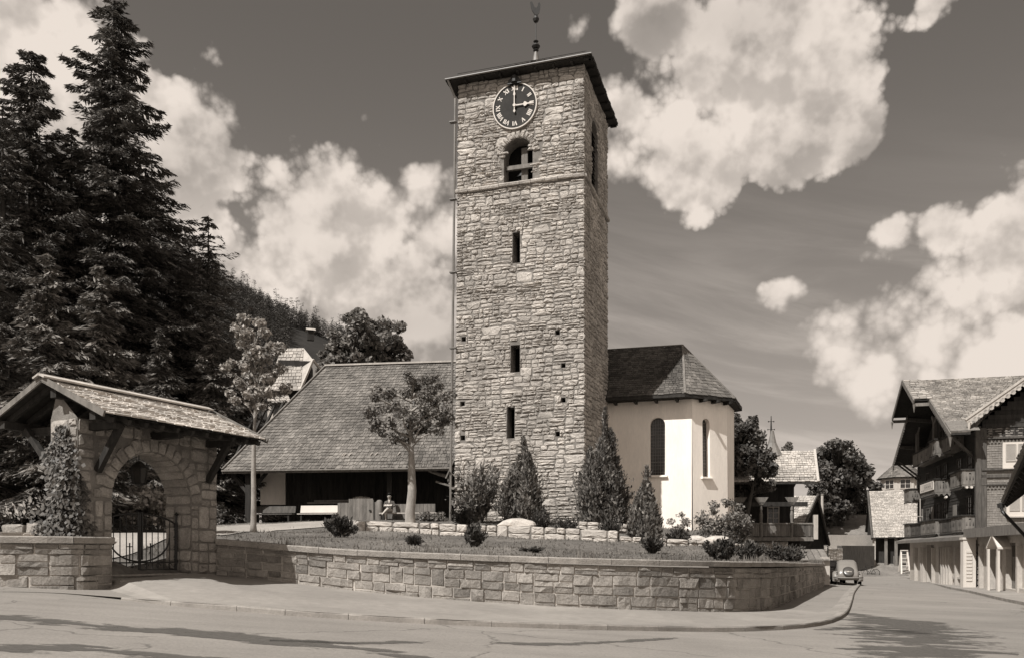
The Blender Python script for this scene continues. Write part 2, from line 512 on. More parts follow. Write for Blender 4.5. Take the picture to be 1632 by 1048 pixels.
def round_shrub(name, label, base, H, Rm, seed, mats, group=None, clumps=40, per=60, leaf=.12):
    rg = np.random.default_rng(seed)
    t = thing(name, label, 'shrub', base, 0, group)
    cs, rs = [], []
    mb = MB()
    for i in range(clumps):
        u = rand_unit(rg, 1)[0]; r = rg.random() ** .35
        c = (u[0] * Rm * r, u[1] * Rm * r, H * .5 + u[2] * H * .45 * r)
        cs.append(c); rs.append(rg.uniform(.2, .4) * Rm)
        if i % 3 == 0: mb.tube([(0, 0, -.05), (c[0] * .5, c[1] * .5, c[2] * .6), c], [.03, .02, .006], 4)
    V, Fc = clump_leaves(rg, cs, rs, per, leaf)
    mesh_np('foliage', V, Fc, mats[0], t)
    mb.build('stem', mats[1], t)
    return t
# ------------------------------------------------------------------ camera, sun, sky
cam = bpy.data.cameras.new('camera'); camo = bpy.data.objects.new('camera', cam); C.objects.link(camo)
camo.location = (0, 0, CZ); camo.rotation_euler = (R(90), 0, 0)
cam.sensor_width = 36; cam.lens = 36 * F / 1632; cam.shift_y = (HY - 524) / 1632
cam.clip_end = 6000; cam.clip_start = .1
scene.camera = camo
SUN_AZ, SUN_EL = -133.5, 51.0          # heading of the sun (degrees from +X), elevation
sun = bpy.data.lights.new('sun', 'SUN'); suno = bpy.data.objects.new('sun', sun); C.objects.link(suno)
sun.energy = 4.3; sun.angle = R(.53); sun.color = (1, .985, .955)
sd = Vector((math.cos(R(SUN_EL)) * math.cos(R(SUN_AZ)), math.cos(R(SUN_EL)) * math.sin(R(SUN_AZ)), math.sin(R(SUN_EL))))
suno.rotation_euler = sd.to_track_quat('Z', 'Y').to_euler()
scene.view_settings.view_transform = 'Standard'; scene.view_settings.look = 'None'
scene.view_settings.exposure = 0.5; scene.view_settings.gamma = 1

world = bpy.data.worlds.new('World'); scene.world = world; world.use_nodes = True
k = N(world.node_tree)
wout = k.new('ShaderNodeOutputWorld')
sky = k.new('ShaderNodeTexSky'); sky.sky_type = 'NISHITA'; sky.sun_disc = False
sky.sun_elevation = R(SUN_EL); sky.sun_rotation = R(90 - SUN_AZ); sky.altitude = 1300; sky.air_density = 1.0; sky.dust_density = 1.2; sky.ozone_density = 1.0
sep = k.new('ShaderNodeSeparateColor', {0: sky.outputs[0]})
# orthochromatic print: the sky as a panchromatic film with a yellow filter sees it
skyv = k.math('ADD', k.math('MULTIPLY', sep.outputs[0], .62), k.math('MULTIPLY', sep.outputs[1], .2))
geo = k.new('ShaderNodeTexCoord').outputs['Generated']
dirn = k.vmath('NORMALIZE', geo).outputs[0]

CLOUD = .525
BLOBS = [  # where the cloud heads stand (slopes from the eye) and their size
 (225,170,72),(300,205,66),(350,262,80),(240,300,130),(432,345,88),(530,330,74),(605,352,80),(672,300,46),(700,375,80),(560,450,130),
 (680,490,120),(420,450,120),(620,580,120),(330,410,120),(110,60,80),(20,30,110),(40,160,120),(150,200,90),
 (1060,60,78),(1210,75,84),(1280,45,95),(1110,150,112),(1230,150,120),(1325,115,66),(1012,180,62),(1130,250,84),(1090,296,46),(1245,240,84),
 (1325,225,66),(1368,212,42),(1165,295,52),(1000,250,44),(1525,-40,40),
 (1425,375,44),(1490,372,50),(1580,378,62),(1640,420,76),(1338,566,56),(1405,575,68),(1480,540,86),(1560,470,100),(1560,570,90),(1640,420,120),(1600,560,112),(1500,600,76),
 (936,46,24),(1235,486,15),(1262,476,13),
]
def cloud_field(p):
    M = None
    for (px, py, r) in BLOBS:
        c = Vector(((px - CX) / F, 1, (HY - py) / F)); ln = c.length; c = c / ln
        rr = r / F / ln ** 1.5; pk = .45 if r < 30 or py < -20 else 1.0
        q = p
        if M is not None:
            q = k.vmath('MULTIPLY_ADD', k.nt_comb(M), (1e-9, 1e-9, 1e-9), p).outputs[0]
        d = k.vmath('DISTANCE', q, tuple(c)).outputs['Value']
        v = k.math('MULTIPLY_ADD', d, -pk / rr, pk)
        M = v if M is None else k.math('SMOOTH_MAX', M, v, .3)
    return M
k.nt_comb = lambda s_: k.new('ShaderNodeCombineXYZ', {0: s_}).outputs[0]
def warp(vec):
    n1 = k.new('ShaderNodeTexNoise', {'Vector': vec, 'Scale': 5.0, 'Detail': 3.0, 'Roughness': .55}).outputs['Color']
    o = k.vmath('SUBTRACT', n1, (.5, .5, .5)).outputs[0]
    return k.vmath('MULTIPLY_ADD', o, (.055, .055, .055), vec).outputs[0]
def detail(vec):
    a = k.new('ShaderNodeTexNoise', {'Vector': vec, 'Scale': 9.0, 'Detail': 7.0, 'Roughness': .58}).outputs[0]
    b = k.new('ShaderNodeTexVoronoi', {'Vector': vec, 'Scale': 11.0, 'Detail': 3.0, 'Roughness': .55, 'Lacunarity': 2.3}, feature='F1')
    bv = k.math('SUBTRACT', .62, b.outputs['Distance'])
    return k.math('ADD', k.math('MULTIPLY', k.math('SUBTRACT', a, .5), 2.7), k.math('MULTIPLY', bv, 1.45))
field = cloud_field(warp(dirn))
d0 = detail(dirn); d1 = detail(k.vmath('ADD', dirn, (-.012, 0, .022)).outputs[0])
D0 = k.math('ADD', k.math('ADD', field, k.math('MULTIPLY', d0, .8)), .55)
soft = k.new('ShaderNodeTexNoise', {'Vector': dirn, 'Scale': 3.3, 'Detail': 2.0}).outputs[0]
cov = k.math('POWER', k.new('ShaderNodeMapRange', {0: D0, 1: -.1, 2: k.maprange(soft, .36, .62, .16, .75), 3: 0.0, 4: 1.0}, interpolation_type='SMOOTHSTEP').outputs[0], .85)
lit = k.math('SUBTRACT', d0, d1)
core = k.maprange(D0, .2, 1.6, 0, 1, True)
big = k.new('ShaderNodeTexNoise', {'Vector': dirn, 'Scale': 3.4, 'Detail': 4.0, 'Roughness': .5}).outputs[0]
lo0 = k.new('ShaderNodeTexNoise', {'Vector': dirn, 'Scale': 5.5, 'Detail': 2.0, 'Roughness': .5}).outputs[0]
lo1 = k.new('ShaderNodeTexNoise', {'Vector': k.vmath('ADD', dirn, (-.03, 0, .055)).outputs[0], 'Scale': 5.5, 'Detail': 2.0, 'Roughness': .5}).outputs[0]
cl = k.math('ADD', CLOUD, k.math('MULTIPLY', k.maprange(lit, -.6, .6, -1, 1, True), .11))
cl = k.math('ADD', cl, k.math('MULTIPLY', k.math('SUBTRACT', lo0, lo1), .5))
cl = k.math('ADD', cl, k.math('MULTIPLY', core, -.05))
cl = k.math('ADD', cl, k.math('MULTIPLY', k.math('SUBTRACT', big, .5), .85))
cl = k.math('MINIMUM', k.math('MAXIMUM', cl, .2), .59)
# thin high cirrus and brightening towards the horizon
zc = k.new('ShaderNodeSeparateXYZ', {0: dirn}).outputs[2]
ci = k.new('ShaderNodeTexNoise', {'Vector': k.vmath('MULTIPLY', k.new('ShaderNodeVectorRotate', {'Vector': dirn, 'Angle': R(-14)}, rotation_type='Y_AXIS').outputs[0], (2.2, 2.2, 15)).outputs[0], 'Scale': 1.7, 'Detail': 7.0, 'Roughness': .6, 'Distortion': .5}).outputs[0]
cirr = k.math('MULTIPLY', k.maprange(ci, .38, .72, 0, 1, True), k.maprange(zc, .45, .15, 0, .12, True))
hor = k.maprange(zc, .56, .03, 0, 1)
base = k.math('MULTIPLY_ADD', k.math('POWER', hor, 1.7), .25, .086)
SKY_STRENGTH = .1
skyterm = k.math('MULTIPLY', k.math('MULTIPLY', skyv, SKY_STRENGTH), .12)
clear = k.math('ADD', k.math('ADD', base, cirr), skyterm)
mixv = k.math('ADD', k.math('MULTIPLY', clear, k.math('SUBTRACT', 1.0, cov)), k.math('MULTIPLY', cl, cov))
sepd = k.new('ShaderNodeSeparateXYZ', {0: dirn})
bn = k.new('ShaderNodeTexNoise', {'Vector': dirn, 'Scale': 2.1, 'Detail': 6.0, 'Roughness': .6}).outputs[0]
back = k.math('MULTIPLY', k.maprange(sepd.outputs[1], .15, -.25, 0, 1, True), k.maprange(bn, .38, .52, 0, 1, True))   # unseen bright cloud cover added behind the camera as fill light
mixv = k.math('ADD', k.math('MULTIPLY', mixv, k.math('SUBTRACT', 1.0, back)), k.math('MULTIPLY', back, .52))
below = k.maprange(zc, -.06, .0, .0, 1)
mixv = k.math('ADD', k.math('MULTIPLY', mixv, below), k.math('MULTIPLY', k.math('SUBTRACT', 1.0, below), .16))
vv = k.math('MULTIPLY', mixv, 1 / SKY_STRENGTH)
colr = k.new('ShaderNodeVectorMath', {0: (1, .89, .795)}, operation='SCALE')
k.nt.links.new(vv, colr.inputs['Scale'])
bg = k.new('ShaderNodeBackground', {'Color': colr.outputs[0], 'Strength': SKY_STRENGTH})
k.nt.links.new(bg.outputs[0], wout.inputs[0])
world.cycles.sampling_method = 'MANUAL'; world.cycles.sample_map_resolution = 256
cy = scene.cycles
cy.use_adaptive_sampling = True; cy.adaptive_threshold = .015
cy.max_bounces = 6; cy.diffuse_bounces = 3; cy.glossy_bounces = 2; cy.transmission_bounces = 4; cy.transparent_max_bounces = 8
cy.use_denoising = True
cy.sample_clamp_indirect = 5

# ------------------------------------------------------------------ materials
M = {}
def road_mat():
    m = bpy.data.materials.new('road'); m.use_nodes = True; q = N(m.node_tree)
    out = q.new('ShaderNodeOutputMaterial'); co = q.new('ShaderNodeTexCoord').outputs['Object']
    nz = lambda v, s_, d_=6.0: q.new('ShaderNodeTexNoise', {'Vector': v, 'Scale': s_, 'Detail': d_, 'Roughness': .65}).outputs[0]
    f = q.maprange(nz(co, .28), .3, .7, .86, 1.12)
    f = q.math('MULTIPLY', f, q.maprange(nz(q.vmath('MULTIPLY', co, (.12, 1.5, 1)).outputs[0], 1.0), .35, .68, .9, 1.07))          # wear along the way of travel
    f = q.math('MULTIPLY', f, q.maprange(nz(co, 26.0, 3.0), .3, .7, .86, 1.12))                       # grit
    sp_ = q.new('ShaderNodeTexVoronoi', {'Vector': co, 'Scale': 2.3}).outputs['Distance']
    f = q.math('MULTIPLY', f, q.maprange(sp_, .02, .05, .55, 1.0))                                     # dark flecks
    wv = q.vmath('ADD', co, q.vmath('SCALE', q.new('ShaderNodeTexNoise', {'Vector': co, 'Scale': 1.2, 'Detail': 5.0}).outputs['Color']).outputs[0]).outputs[0]
    ck = q.new('ShaderNodeTexVoronoi', {'Vector': wv, 'Scale': .22}, feature='DISTANCE_TO_EDGE').outputs['Distance']
    f = q.math('MULTIPLY', f, q.math('MAXIMUM', q.maprange(ck, .002, .007, .62, 1.0), q.maprange(nz(co, .5, 2.0), .42, .5, 1.0, 0.0)))   # hairline cracks, here and there
    col = q.new('ShaderNodeVectorMath', {0: T(.235)[:3]}, operation='SCALE'); q.nt.links.new(f, col.inputs['Scale'])
    bp = q.new('ShaderNodeBump', {'Height': nz(co, 22.0), 'Strength': .4, 'Distance': .02})
    bs = q.new('ShaderNodeBsdfPrincipled', {'Base Color': col.outputs[0], 'Roughness': .93, 'Specular IOR Level': .15, 'Normal': bp.outputs[0]})
    q.nt.links.new(bs.outputs[0], out.inputs[0]); return m
M['road'] = road_mat()
M['pave'] = mat('pavement', .26, .12, .5, rough=.93, bump=.35, bscale=40, fine=.1, macro=0.12)
M['kerb'] = mat('kerb_stone', .25, .2, 2, island=.15, rough=.9, bump=.5, bscale=30)
M['road_streak'] = None
M['grassbase'] = mat('turf', .12, .3, .5, rough=.95, bump=.6, bscale=12, fine=.3, macro=0.25)
M['grass'] = mat('grass_blades', .19, .25, .3, island=.35, rough=.85, trans=.3, macro=0.2)
M['soil'] = mat('churchyard_gravel', .20, .25, .6, rough=.95, bump=.5, bscale=20)
M['path'] = mat('gravel_path', .31, .15, .8, rough=.95, bump=.5, bscale=30)
M['rubble'] = mat('rubble_stone', .40, .22, 1.1, island=.16, rough=.95, bump=.9, bscale=14, fine=.3, macro=0.24)
M['mortar'] = mat('old_mortar', .19, .3, 3, rough=.95, bump=.7, bscale=30)
M['ashlar'] = mat('rock_faced_stone', .25, .25, 2.5, island=.26, rough=.95, bump=1.0, bscale=16, fine=.25, macro=0.2)
M['joint'] = mat('pale_joint', .42, .2, 2, rough=.95, bump=.5, bscale=40, macro=0.2)
M['coping'] = mat('coping_stone', .28, .25, 3, island=.12, rough=.95, bump=.7, bscale=25, fine=.25, macro=0.2)
M['gatestone'] = mat('gatehouse_stone', .29, .25, 2.5, island=.2, rough=.95, bump=.8, bscale=18, fine=.25, macro=0.2)
M['white_stone'] = mat('pale_dry_stone', .46, .2, 3, island=.15, rough=.95, bump=.8, bscale=20, fine=.2)
M['plaster'] = mat('lime_plaster', .88, .08, .9, rough=.92, bump=.25, bscale=22, fine=.05, stretch=(1.6, 1.6, .35), macro=0.06)
M['shingle'] = mat('weathered_shingle', .145, .3, .6, island=.3, rough=.85, bump=.4, bscale=20, stretch=(1, 1, 1), macro=0.25)
M['shingle_pale'] = mat('silver_shingle', .37, .2, .9, island=.2, rough=.85, bump=.4, bscale=20, macro=0.15)
M['shingle_dark'] = mat('dark_shingle', .085, .3, .8, island=.35, rough=.85, bump=.4, bscale=20, macro=0.25)
M['gate_shingle'] = mat('gate_shingle', .5, .2, 1.2, island=.25, rough=.9, bump=.5, bscale=20, macro=0.2)
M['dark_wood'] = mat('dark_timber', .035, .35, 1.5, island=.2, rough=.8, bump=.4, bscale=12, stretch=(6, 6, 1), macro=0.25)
M['brown_wood'] = mat('brown_timber', .085, .35, 1.5, island=.25, rough=.8, bump=.4, bscale=12, stretch=(6, 6, 1), macro=0.2)
M['grey_wood'] = mat('grey_timber', .16, .3, 1.5, island=.2, rough=.85, bump=.4, bscale=12, stretch=(5, 5, 1))
M['pale_wood'] = mat('pale_timber', .42, .2, 1.5, island=.12, rough=.85, bump=.3, bscale=12, stretch=(5, 5, 1))
M['white'] = mat('white_paint', .58, .05, 2, rough=.6, fine=.03)
M['offwhite'] = mat('shop_plaster', .42, .1, .8, rough=.9, bump=.2, bscale=30, macro=0.12)
M['iron'] = mat('black_iron', .022, .2, 4, rough=.55, spec=.4)
M['lead'] = mat('zinc_sheet', .16, .25, 1.5, rough=.5, spec=.4)
M['glass'] = mat('dark_glass', .03, .3, 2, rough=.12, spec=.6)
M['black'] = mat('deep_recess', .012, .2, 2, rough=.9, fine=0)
M['dial'] = mat('clock_dial', .032, .3, 2, rough=.7)
M['gold'] = mat('pale_gilding', .6, .1, 4, rough=.5, fine=.05)
M['bark'] = mat('dark_bark', .06, .35, 4, rough=.95, bump=.9, bscale=14, stretch=(1, 1, .4))
M['bark_pale'] = mat('pale_bark', .30, .3, 4, rough=.95, bump=.8, bscale=14, stretch=(1, 1, .5))
M['needle'] = mat('spruce_needles', .125, .35, .6, island=.5, rough=.75, trans=.12, fine=0)
M['needle_mid'] = mat('fir_needles', .2, .35, .6, island=.5, rough=.75, trans=.15, fine=0)
M['larch'] = mat('larch_needles', .17, .35, .8, island=.5, rough=.75, trans=.2, fine=0)
M['forest'] = mat('forest_needles', .085, .3, .3, island=.4, rough=.8, trans=.1, fine=0)
M['leaf'] = mat('leaf_mid', .18, .3, 1.2, island=.5, rough=.6, spec=.3, trans=.3, fine=0)
M['leaf_pale'] = mat('leaf_pale', .35, .3, 1.2, island=.5, rough=.55, spec=.35, trans=.3, fine=0)
M['leaf_dark'] = mat('leaf_dark', .10, .3, 1.0, island=.5, rough=.6, spec=.3, trans=.25, fine=0)
M['thuja'] = mat('cypress_sprays', .17, .35, 1.5, island=.5, rough=.75, trans=.15, fine=0)
M['thuja_dark'] = mat('dark_cypress_sprays', .13, .35, 1.5, island=.5, rough=.75, trans=.15, fine=0)
M['juniper'] = mat('juniper_sprays', .07, .3, 2, island=.5, rough=.75, trans=.15, fine=0)
M['ivy'] = mat('ivy_leaves', .11, .3, 2, island=.5, rough=.55, spec=.3, trans=.2, fine=0)
# ------------------------------------------------------------------ terrain
def sstep(a, b, x):
    t = min(1, max(0, (x - a) / (b - a))); return t * t * (3 - 2 * t)
def road_z(x, y):
    if x < 4: gx = -.0625 * x
    elif x < 24: gx = -.25 - .035 * (x - 4)
    else: gx = -.95
    return CZ - 1.395 + gx + .0107 * min(y, 24)
def on_road(px, py):
    lo, hi = 3.0, 300.0
    for _ in range(60):
        m = (lo + hi) / 2; p = P(px, py, m)
        if p.z > road_z(p.x, p.y): lo = m
        else: hi = m
    p = P(px, py, lo); p.z = road_z(p.x, p.y); return p

def grid(name, xs, ys, zf, m, parent=None, smooth=True):
    nx, ny = len(xs), len(ys)
    V = np.array([(x, y, zf(x, y)) for y in ys for x in xs])
    Fc = np.array([(j * nx + i, j * nx + i + 1, (j + 1) * nx + i + 1, (j + 1) * nx + i) for j in range(ny - 1) for i in range(nx - 1)])
    return mesh_np(name, V, Fc, m, parent, smooth=smooth)

def resample(pts, step):
    pts = [Vector(p) for p in pts]; out = []
    n = len(pts)
    for i in range(n - 1):
        p0, p1, p2, p3 = pts[max(i - 1, 0)], pts[i], pts[i + 1], pts[min(i + 2, n - 1)]
        kk = max(1, int((p2 - p1).length / step))
        for j in range(kk):
            t = j / kk
            out.append(.5 * ((2 * p1) + (p2 - p0) * t + (2 * p0 - 5 * p1 + 4 * p2 - p3) * t * t + (3 * p1 - p0 - 3 * p2 + p3) * t ** 3))
    out.append(pts[-1]); return out
def at_frac(line, f):
    """point at a fraction of arc length"""
    if not hasattr(at_frac, 'c'): at_frac.c = {}
    key = id(line)
    if key not in at_frac.c:
        s = [0.0]
        for a, b in zip(line[:-1], line[1:]): s.append(s[-1] + (b - a).length)
        at_frac.c[key] = (s, line)
    s = at_frac.c[key][0]; d = f * s[-1]
    import bisect
    i = min(len(s) - 2, max(0, bisect.bisect_right(s, d) - 1))
    t = (d - s[i]) / max(1e-9, s[i + 1] - s[i])
    return line[i].lerp(line[i + 1], t)
def length(line): return sum((b - a).length for a, b in zip(line[:-1], line[1:]))

# long retaining wall: foot and top lines
WB = [(345, 916, 19.7), (395, 920.5, 19.65), (445, 925.5, 19.5), (520, 935, 19.3), (600, 944, 19.1), (700, 953, 18.8), (800, 960, 18.6), (900, 966, 18.5), (1000, 970, 18.7),
      (1090, 973, 19.2), (1160, 974.5, 20.0), (1205, 973, 21.2), (1232, 969.5, 22.8), (1252, 962.5, 26), (1275, 952.5, 31), (1295, 943.5, 38), (1313, 936, 46)]
WT = [(345, 858), (395, 862), (445, 866), (520, 872), (600, 877), (700, 880.5), (800, 884.5), (900, 888), (1000, 890.5),
      (1090, 892.3), (1160, 893.3), (1205, 894), (1232, 894.6), (1252, 895.2), (1275, 896), (1295, 896.6), (1313, 897.5)]
wall_foot = resample([P(*p) for p in WB], .4)
wall_top = resample([P(a, b, c[2]) for (a, b), c in zip(WT, WB)], .4)
left_foot = [P(-260, 942, 15.3), P(0, 940, 15.9), P(110, 940, 16.15), P(140, 939.5, 16.35), P(178, 937.5, 17.0)]
left_top = [P(-260, 852, 15.3), P(0, 853, 15.9), P(110, 854, 16.15), P(140, 854.5, 16.35), P(178, 855, 17.0)]
gate = Fr(P(178, 880, 17.2), 64.0); gate.o.z = CZ           # local z counted from eye height
gate_floor = -.45
kerb_px = [(-260, 944), (0, 942.5), (95, 945), (180, 953.5), (260, 963), (380, 973.5), (500, 983), (700, 994.5), (900, 1001.5), (1050, 1005), (1150, 1006), (1230, 1004), (1290, 999), (1325, 992), (1344, 983), (1353, 972), (1358, 957), (1361, 946), (1366, 938), (1372, 931)]
kerb_line = resample([on_road(*p) for p in kerb_px], .35)
# road
xs = sorted(set([-60, -45, -35] + [x * 1.0 for x in range(-28, 60)] + [4, 24, 70, 90, 120])); ys = [1, 4] + [6 + i * 1.0 for i in range(0, 60)] + [24] + [68 + i * 6 for i in range(12)]
ys = sorted(set(ys))
kind(grid('road', xs, ys, road_z, M['road']), 'structure')
# pavement between the wall foot and the kerb
foot_all = left_foot + [gate.w(0, -.15, gate_floor - .1), gate.w(2.07, -.15, gate_floor - .02)] + wall_foot
foot_all = [Vector(p) for p in foot_all]
mb = MB(); n = 180; KH = .085
def k_h(p): return KH * sstep(-8.6, -4.5, p.x)
prev = None
for i in range(n + 1):
    f = i / n
    a = at_frac(foot_all, f); b = at_frac(kerb_line, f)
    row = []
    for t in (0, .25, .5, .75, 1):
        q = a.lerp(b, t); 
        if t == 1: q.z = b.z + k_h(b) + .006
        if t == 0: q = q + (a - b).normalized() * .12
        row.append(q)
    if prev:
        for u in range(4): mb.quad(prev[u], prev[u + 1], row[u + 1], row[u])
    prev = row
kind(mb.build('pavement', M['pave'], smooth=True), 'structure')
# kerb
mb = MB(); rnd = random.Random(5); L = length(kerb_line); s = 0
while s < L - .3:
    e = min(L, s + rnd.uniform(.85, 1.25))
    a, b = at_frac(kerb_line, (s + .004) / L), at_frac(kerb_line, (e - .004) / L)
    m_ = at_frac(kerb_line, (s + e) / 2 / L)
    ha, hb = k_h(a), k_h(b)
    if ha > .012:
        d = (b - a); d.z = 0; d.normalize(); nn = Vector((-d.y, d.x, 0))   # towards the wall
        lo, up = Vector((0, 0, -.1)), Vector((0, 0, 1))
        o0 = -nn * .015; o1 = nn * .15; bev = nn * .02
        A = [a + o0 + lo, a + o0 + up * (ha - .01), a + o0 + bev + up * (ha + .012), a + o1 + up * (ha + .012), a + o1 + lo]
        B = [b + o0 + lo, b + o0 + up * (hb - .01), b + o0 + bev + up * (hb + .012), b + o1 + up * (hb + .012), b + o1 + lo]
        mb.add(A + B, [(i, i + 5, i + 6, i + 1) for i in range(4)] + [(0, 1, 2, 3, 4), (9, 8, 7, 6, 5)])
    s = e
kind(mb.build('kerb', M['kerb']), 'structure')

# thin dark sheets with ragged edges laid along the carriageway
dm = bpy.data.materials.new('dark_asphalt'); dm.use_nodes = True
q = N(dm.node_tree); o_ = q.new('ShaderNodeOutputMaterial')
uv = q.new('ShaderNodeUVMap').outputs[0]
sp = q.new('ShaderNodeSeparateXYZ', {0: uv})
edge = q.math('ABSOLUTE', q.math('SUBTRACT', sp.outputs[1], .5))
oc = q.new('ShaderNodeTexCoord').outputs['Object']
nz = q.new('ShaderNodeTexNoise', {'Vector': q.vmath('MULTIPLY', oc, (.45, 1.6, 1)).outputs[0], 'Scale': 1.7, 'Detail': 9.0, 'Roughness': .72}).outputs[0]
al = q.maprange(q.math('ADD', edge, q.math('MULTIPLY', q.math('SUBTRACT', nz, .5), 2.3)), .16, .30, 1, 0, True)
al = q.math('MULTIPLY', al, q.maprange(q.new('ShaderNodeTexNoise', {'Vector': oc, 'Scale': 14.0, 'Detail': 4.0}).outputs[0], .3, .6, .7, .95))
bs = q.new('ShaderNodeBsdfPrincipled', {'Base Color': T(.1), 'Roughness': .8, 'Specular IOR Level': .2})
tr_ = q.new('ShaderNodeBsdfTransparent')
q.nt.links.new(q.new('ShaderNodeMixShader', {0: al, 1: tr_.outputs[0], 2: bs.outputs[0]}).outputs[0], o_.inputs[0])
def road_streak(px_pts, widths):
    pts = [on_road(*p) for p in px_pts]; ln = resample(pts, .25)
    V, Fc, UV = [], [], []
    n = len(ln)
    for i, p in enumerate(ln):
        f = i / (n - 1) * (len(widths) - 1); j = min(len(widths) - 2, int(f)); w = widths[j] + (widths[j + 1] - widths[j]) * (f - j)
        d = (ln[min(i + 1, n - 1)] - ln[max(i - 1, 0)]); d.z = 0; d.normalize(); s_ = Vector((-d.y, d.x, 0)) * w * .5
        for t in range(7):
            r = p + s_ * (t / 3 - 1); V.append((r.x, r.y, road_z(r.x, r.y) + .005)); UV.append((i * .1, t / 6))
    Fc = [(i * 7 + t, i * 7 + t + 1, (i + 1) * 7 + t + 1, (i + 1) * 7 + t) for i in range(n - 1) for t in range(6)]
    o = mesh_np('dark_streak', np.array(V), np.array(Fc), dm)
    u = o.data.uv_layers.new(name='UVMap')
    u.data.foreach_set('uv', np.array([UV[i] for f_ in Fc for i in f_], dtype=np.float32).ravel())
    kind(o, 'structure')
road_streak([(-120, 975), (20, 985), (110, 993), (220, 1003), (330, 1008), (440, 1020), (560, 1032), (680, 1050)], [.5, .9, 1.0, .8, 1.1, 1.1, .9, .5])
road_streak([(-60, 1032), (60, 1032), (170, 1035), (280, 1046), (400, 1052)], [.6, .9, .8, .6, .3])
road_streak([(430, 1020), (560, 1024), (690, 1022), (830, 1026), (960, 1023), (1080, 1016)], [.2, .35, .6, .4, .4, .15])
road_streak([(1345, 976), (1400, 984), (1440, 994), (1465, 1010), (1470, 1030), (1450, 1052), (1430, 1075)], [.8, 3.2, 3.6, 3.2, 2.8, 2.2, 1.6])
road_streak([(1300, 1003), (1360, 1001), (1420, 1003), (1470, 1010)], [.2, .9, 1.3, .9])

# churchyard, by inverse-distance weights over levels read on the ground
CTRL = []
for p in wall_top[::3]: CTRL.append((p.x, p.y + .3, p.z - .06))
for p in left_top: CTRL.append((p.x, p.y + .4, p.z - .25))
for px, py, Z in [(600, 846, 30.5), (760, 853, 30), (900, 859, 29.5), (985, 863, 29.3), (1100, 869, 29.5), (1180, 876, 31), (1250, 884, 38),
                  (600, 829, 37), (735, 830, 38), (930, 832, 37.5), (830, 829, 38), (1030, 840, 38), (1105, 845, 40), (1160, 852, 43), (980, 836, 41),
                  (400, 832, 38), (500, 830, 38.5), (620, 828, 40), (700, 828, 40), (360, 836, 36), (420, 848, 30), (540, 856, 25.5), (760, 871, 24), (1040, 881, 24),
                  (0, 838, 30), (100, 838, 30), (200, 838, 32), (300, 838, 34), (60, 845, 24), (-100, 838, 30), (-100, 840, 45), (200, 836, 50), (500, 832, 55), (1220, 878, 47), (1290, 888, 50), (250, 850, 25)]:
    p = P(px, py, Z); CTRL.append((p.x, p.y, p.z))
for lx, ly in [(0, .1), (2.07, .1), (1, .8), (1, 1.6), (1, 3)]:
    p = gate.w(lx, ly, gate_floor + .03 + max(0, ly - 1.2) * .15); CTRL.append((p.x, p.y, p.z))
CT = np.array(CTRL)
def yard_z(x, y):
    d2 = (CT[:, 0] - x) ** 2 + (CT[:, 1] - y) ** 2 + .05
    w = d2 ** -1.6
    return float((w * CT[:, 2]).sum() / w.sum())
back_line = resample([P(-420, 838, 44), P(0, 836, 58), P(500, 834, 62), P(900, 836, 60), P(1150, 850, 56), P(1270, 872, 53), P(1318, 896, 49)], 1.0)
front_line = resample(left_top, .8)[:-1] + [gate.w(-.1, .06, gate_floor + .02), gate.w(2.17, .06, gate_floor + .02)] + wall_top
mb = MB(); n, mrows = 150, 44; prev = None
yard_rows = []
for i in range(n + 1):
    f = i / n
    a = at_frac(front_line, f); b = at_frac(back_line, f)
    row = []
    for j in range(mrows + 1):
        t = (j / mrows) ** 1.35
        p = a.lerp(b, t)
        if j == 0: p.z = a.z - .07
        else:
            p = p + (b - a).normalized() * .12 * (1 - t); p.z = yard_z(p.x, p.y)
        row.append(p)
    if prev:
        for u in range(mrows): mb.quad(prev[u], row[u], row[u + 1], prev[u + 1])
    prev = row; yard_rows.append(row)
kind(mb.build('lawn', M['grassbase'], smooth=True), 'structure')
# gravel path running along the foot of the nave from the gate
pp = [gate.w(1.0, 1.0, 0), gate.w(1.0, 3.2, 0), P(330, 850, 28.5), P(380, 843, 32.5), P(440, 840, 34), P(520, 836, 35.2), P(566, 834, 35.6)]
pl = resample(pp, .5); mb = MB(); prev = None
for i, p in enumerate(pl):
    d = (pl[min(i + 1, len(pl) - 1)] - pl[max(i - 1, 0)]); d.z = 0; d.normalize(); s_ = Vector((-d.y, d.x, 0))
    row = []
    for t in range(6):
        q_ = p + s_ * (t / 5 - .5) * (1.3 + 1.5 * min(1, i / len(pl) * 1.6)); row.append(Vector((q_.x, q_.y, yard_z(q_.x, q_.y) + .03)))
    if prev:
        for u in range(5): mb.quad(prev[u], row[u], row[u + 1], prev[u + 1])
    prev = row
kind(mb.build('path', M['path'], smooth=True), 'structure')
# wide base ground to the horizon
def base_z(x, y):
    return road_z(min(max(x, -20), 60), min(y, 60)) - .6 - (2.5 if y > 70 else 0)
gx = [-3000, -1000, -300, -120, -60] + list(range(-40, 121, 10)) + [200, 500, 1200, 3000]; gy = [-400, -100, -20, 0] + list(range(5, 121, 10)) + [160, 300, 700, 1500, 4000]
kind(grid('ground', gx, gy, base_z, M['grassbase']), 'structure')

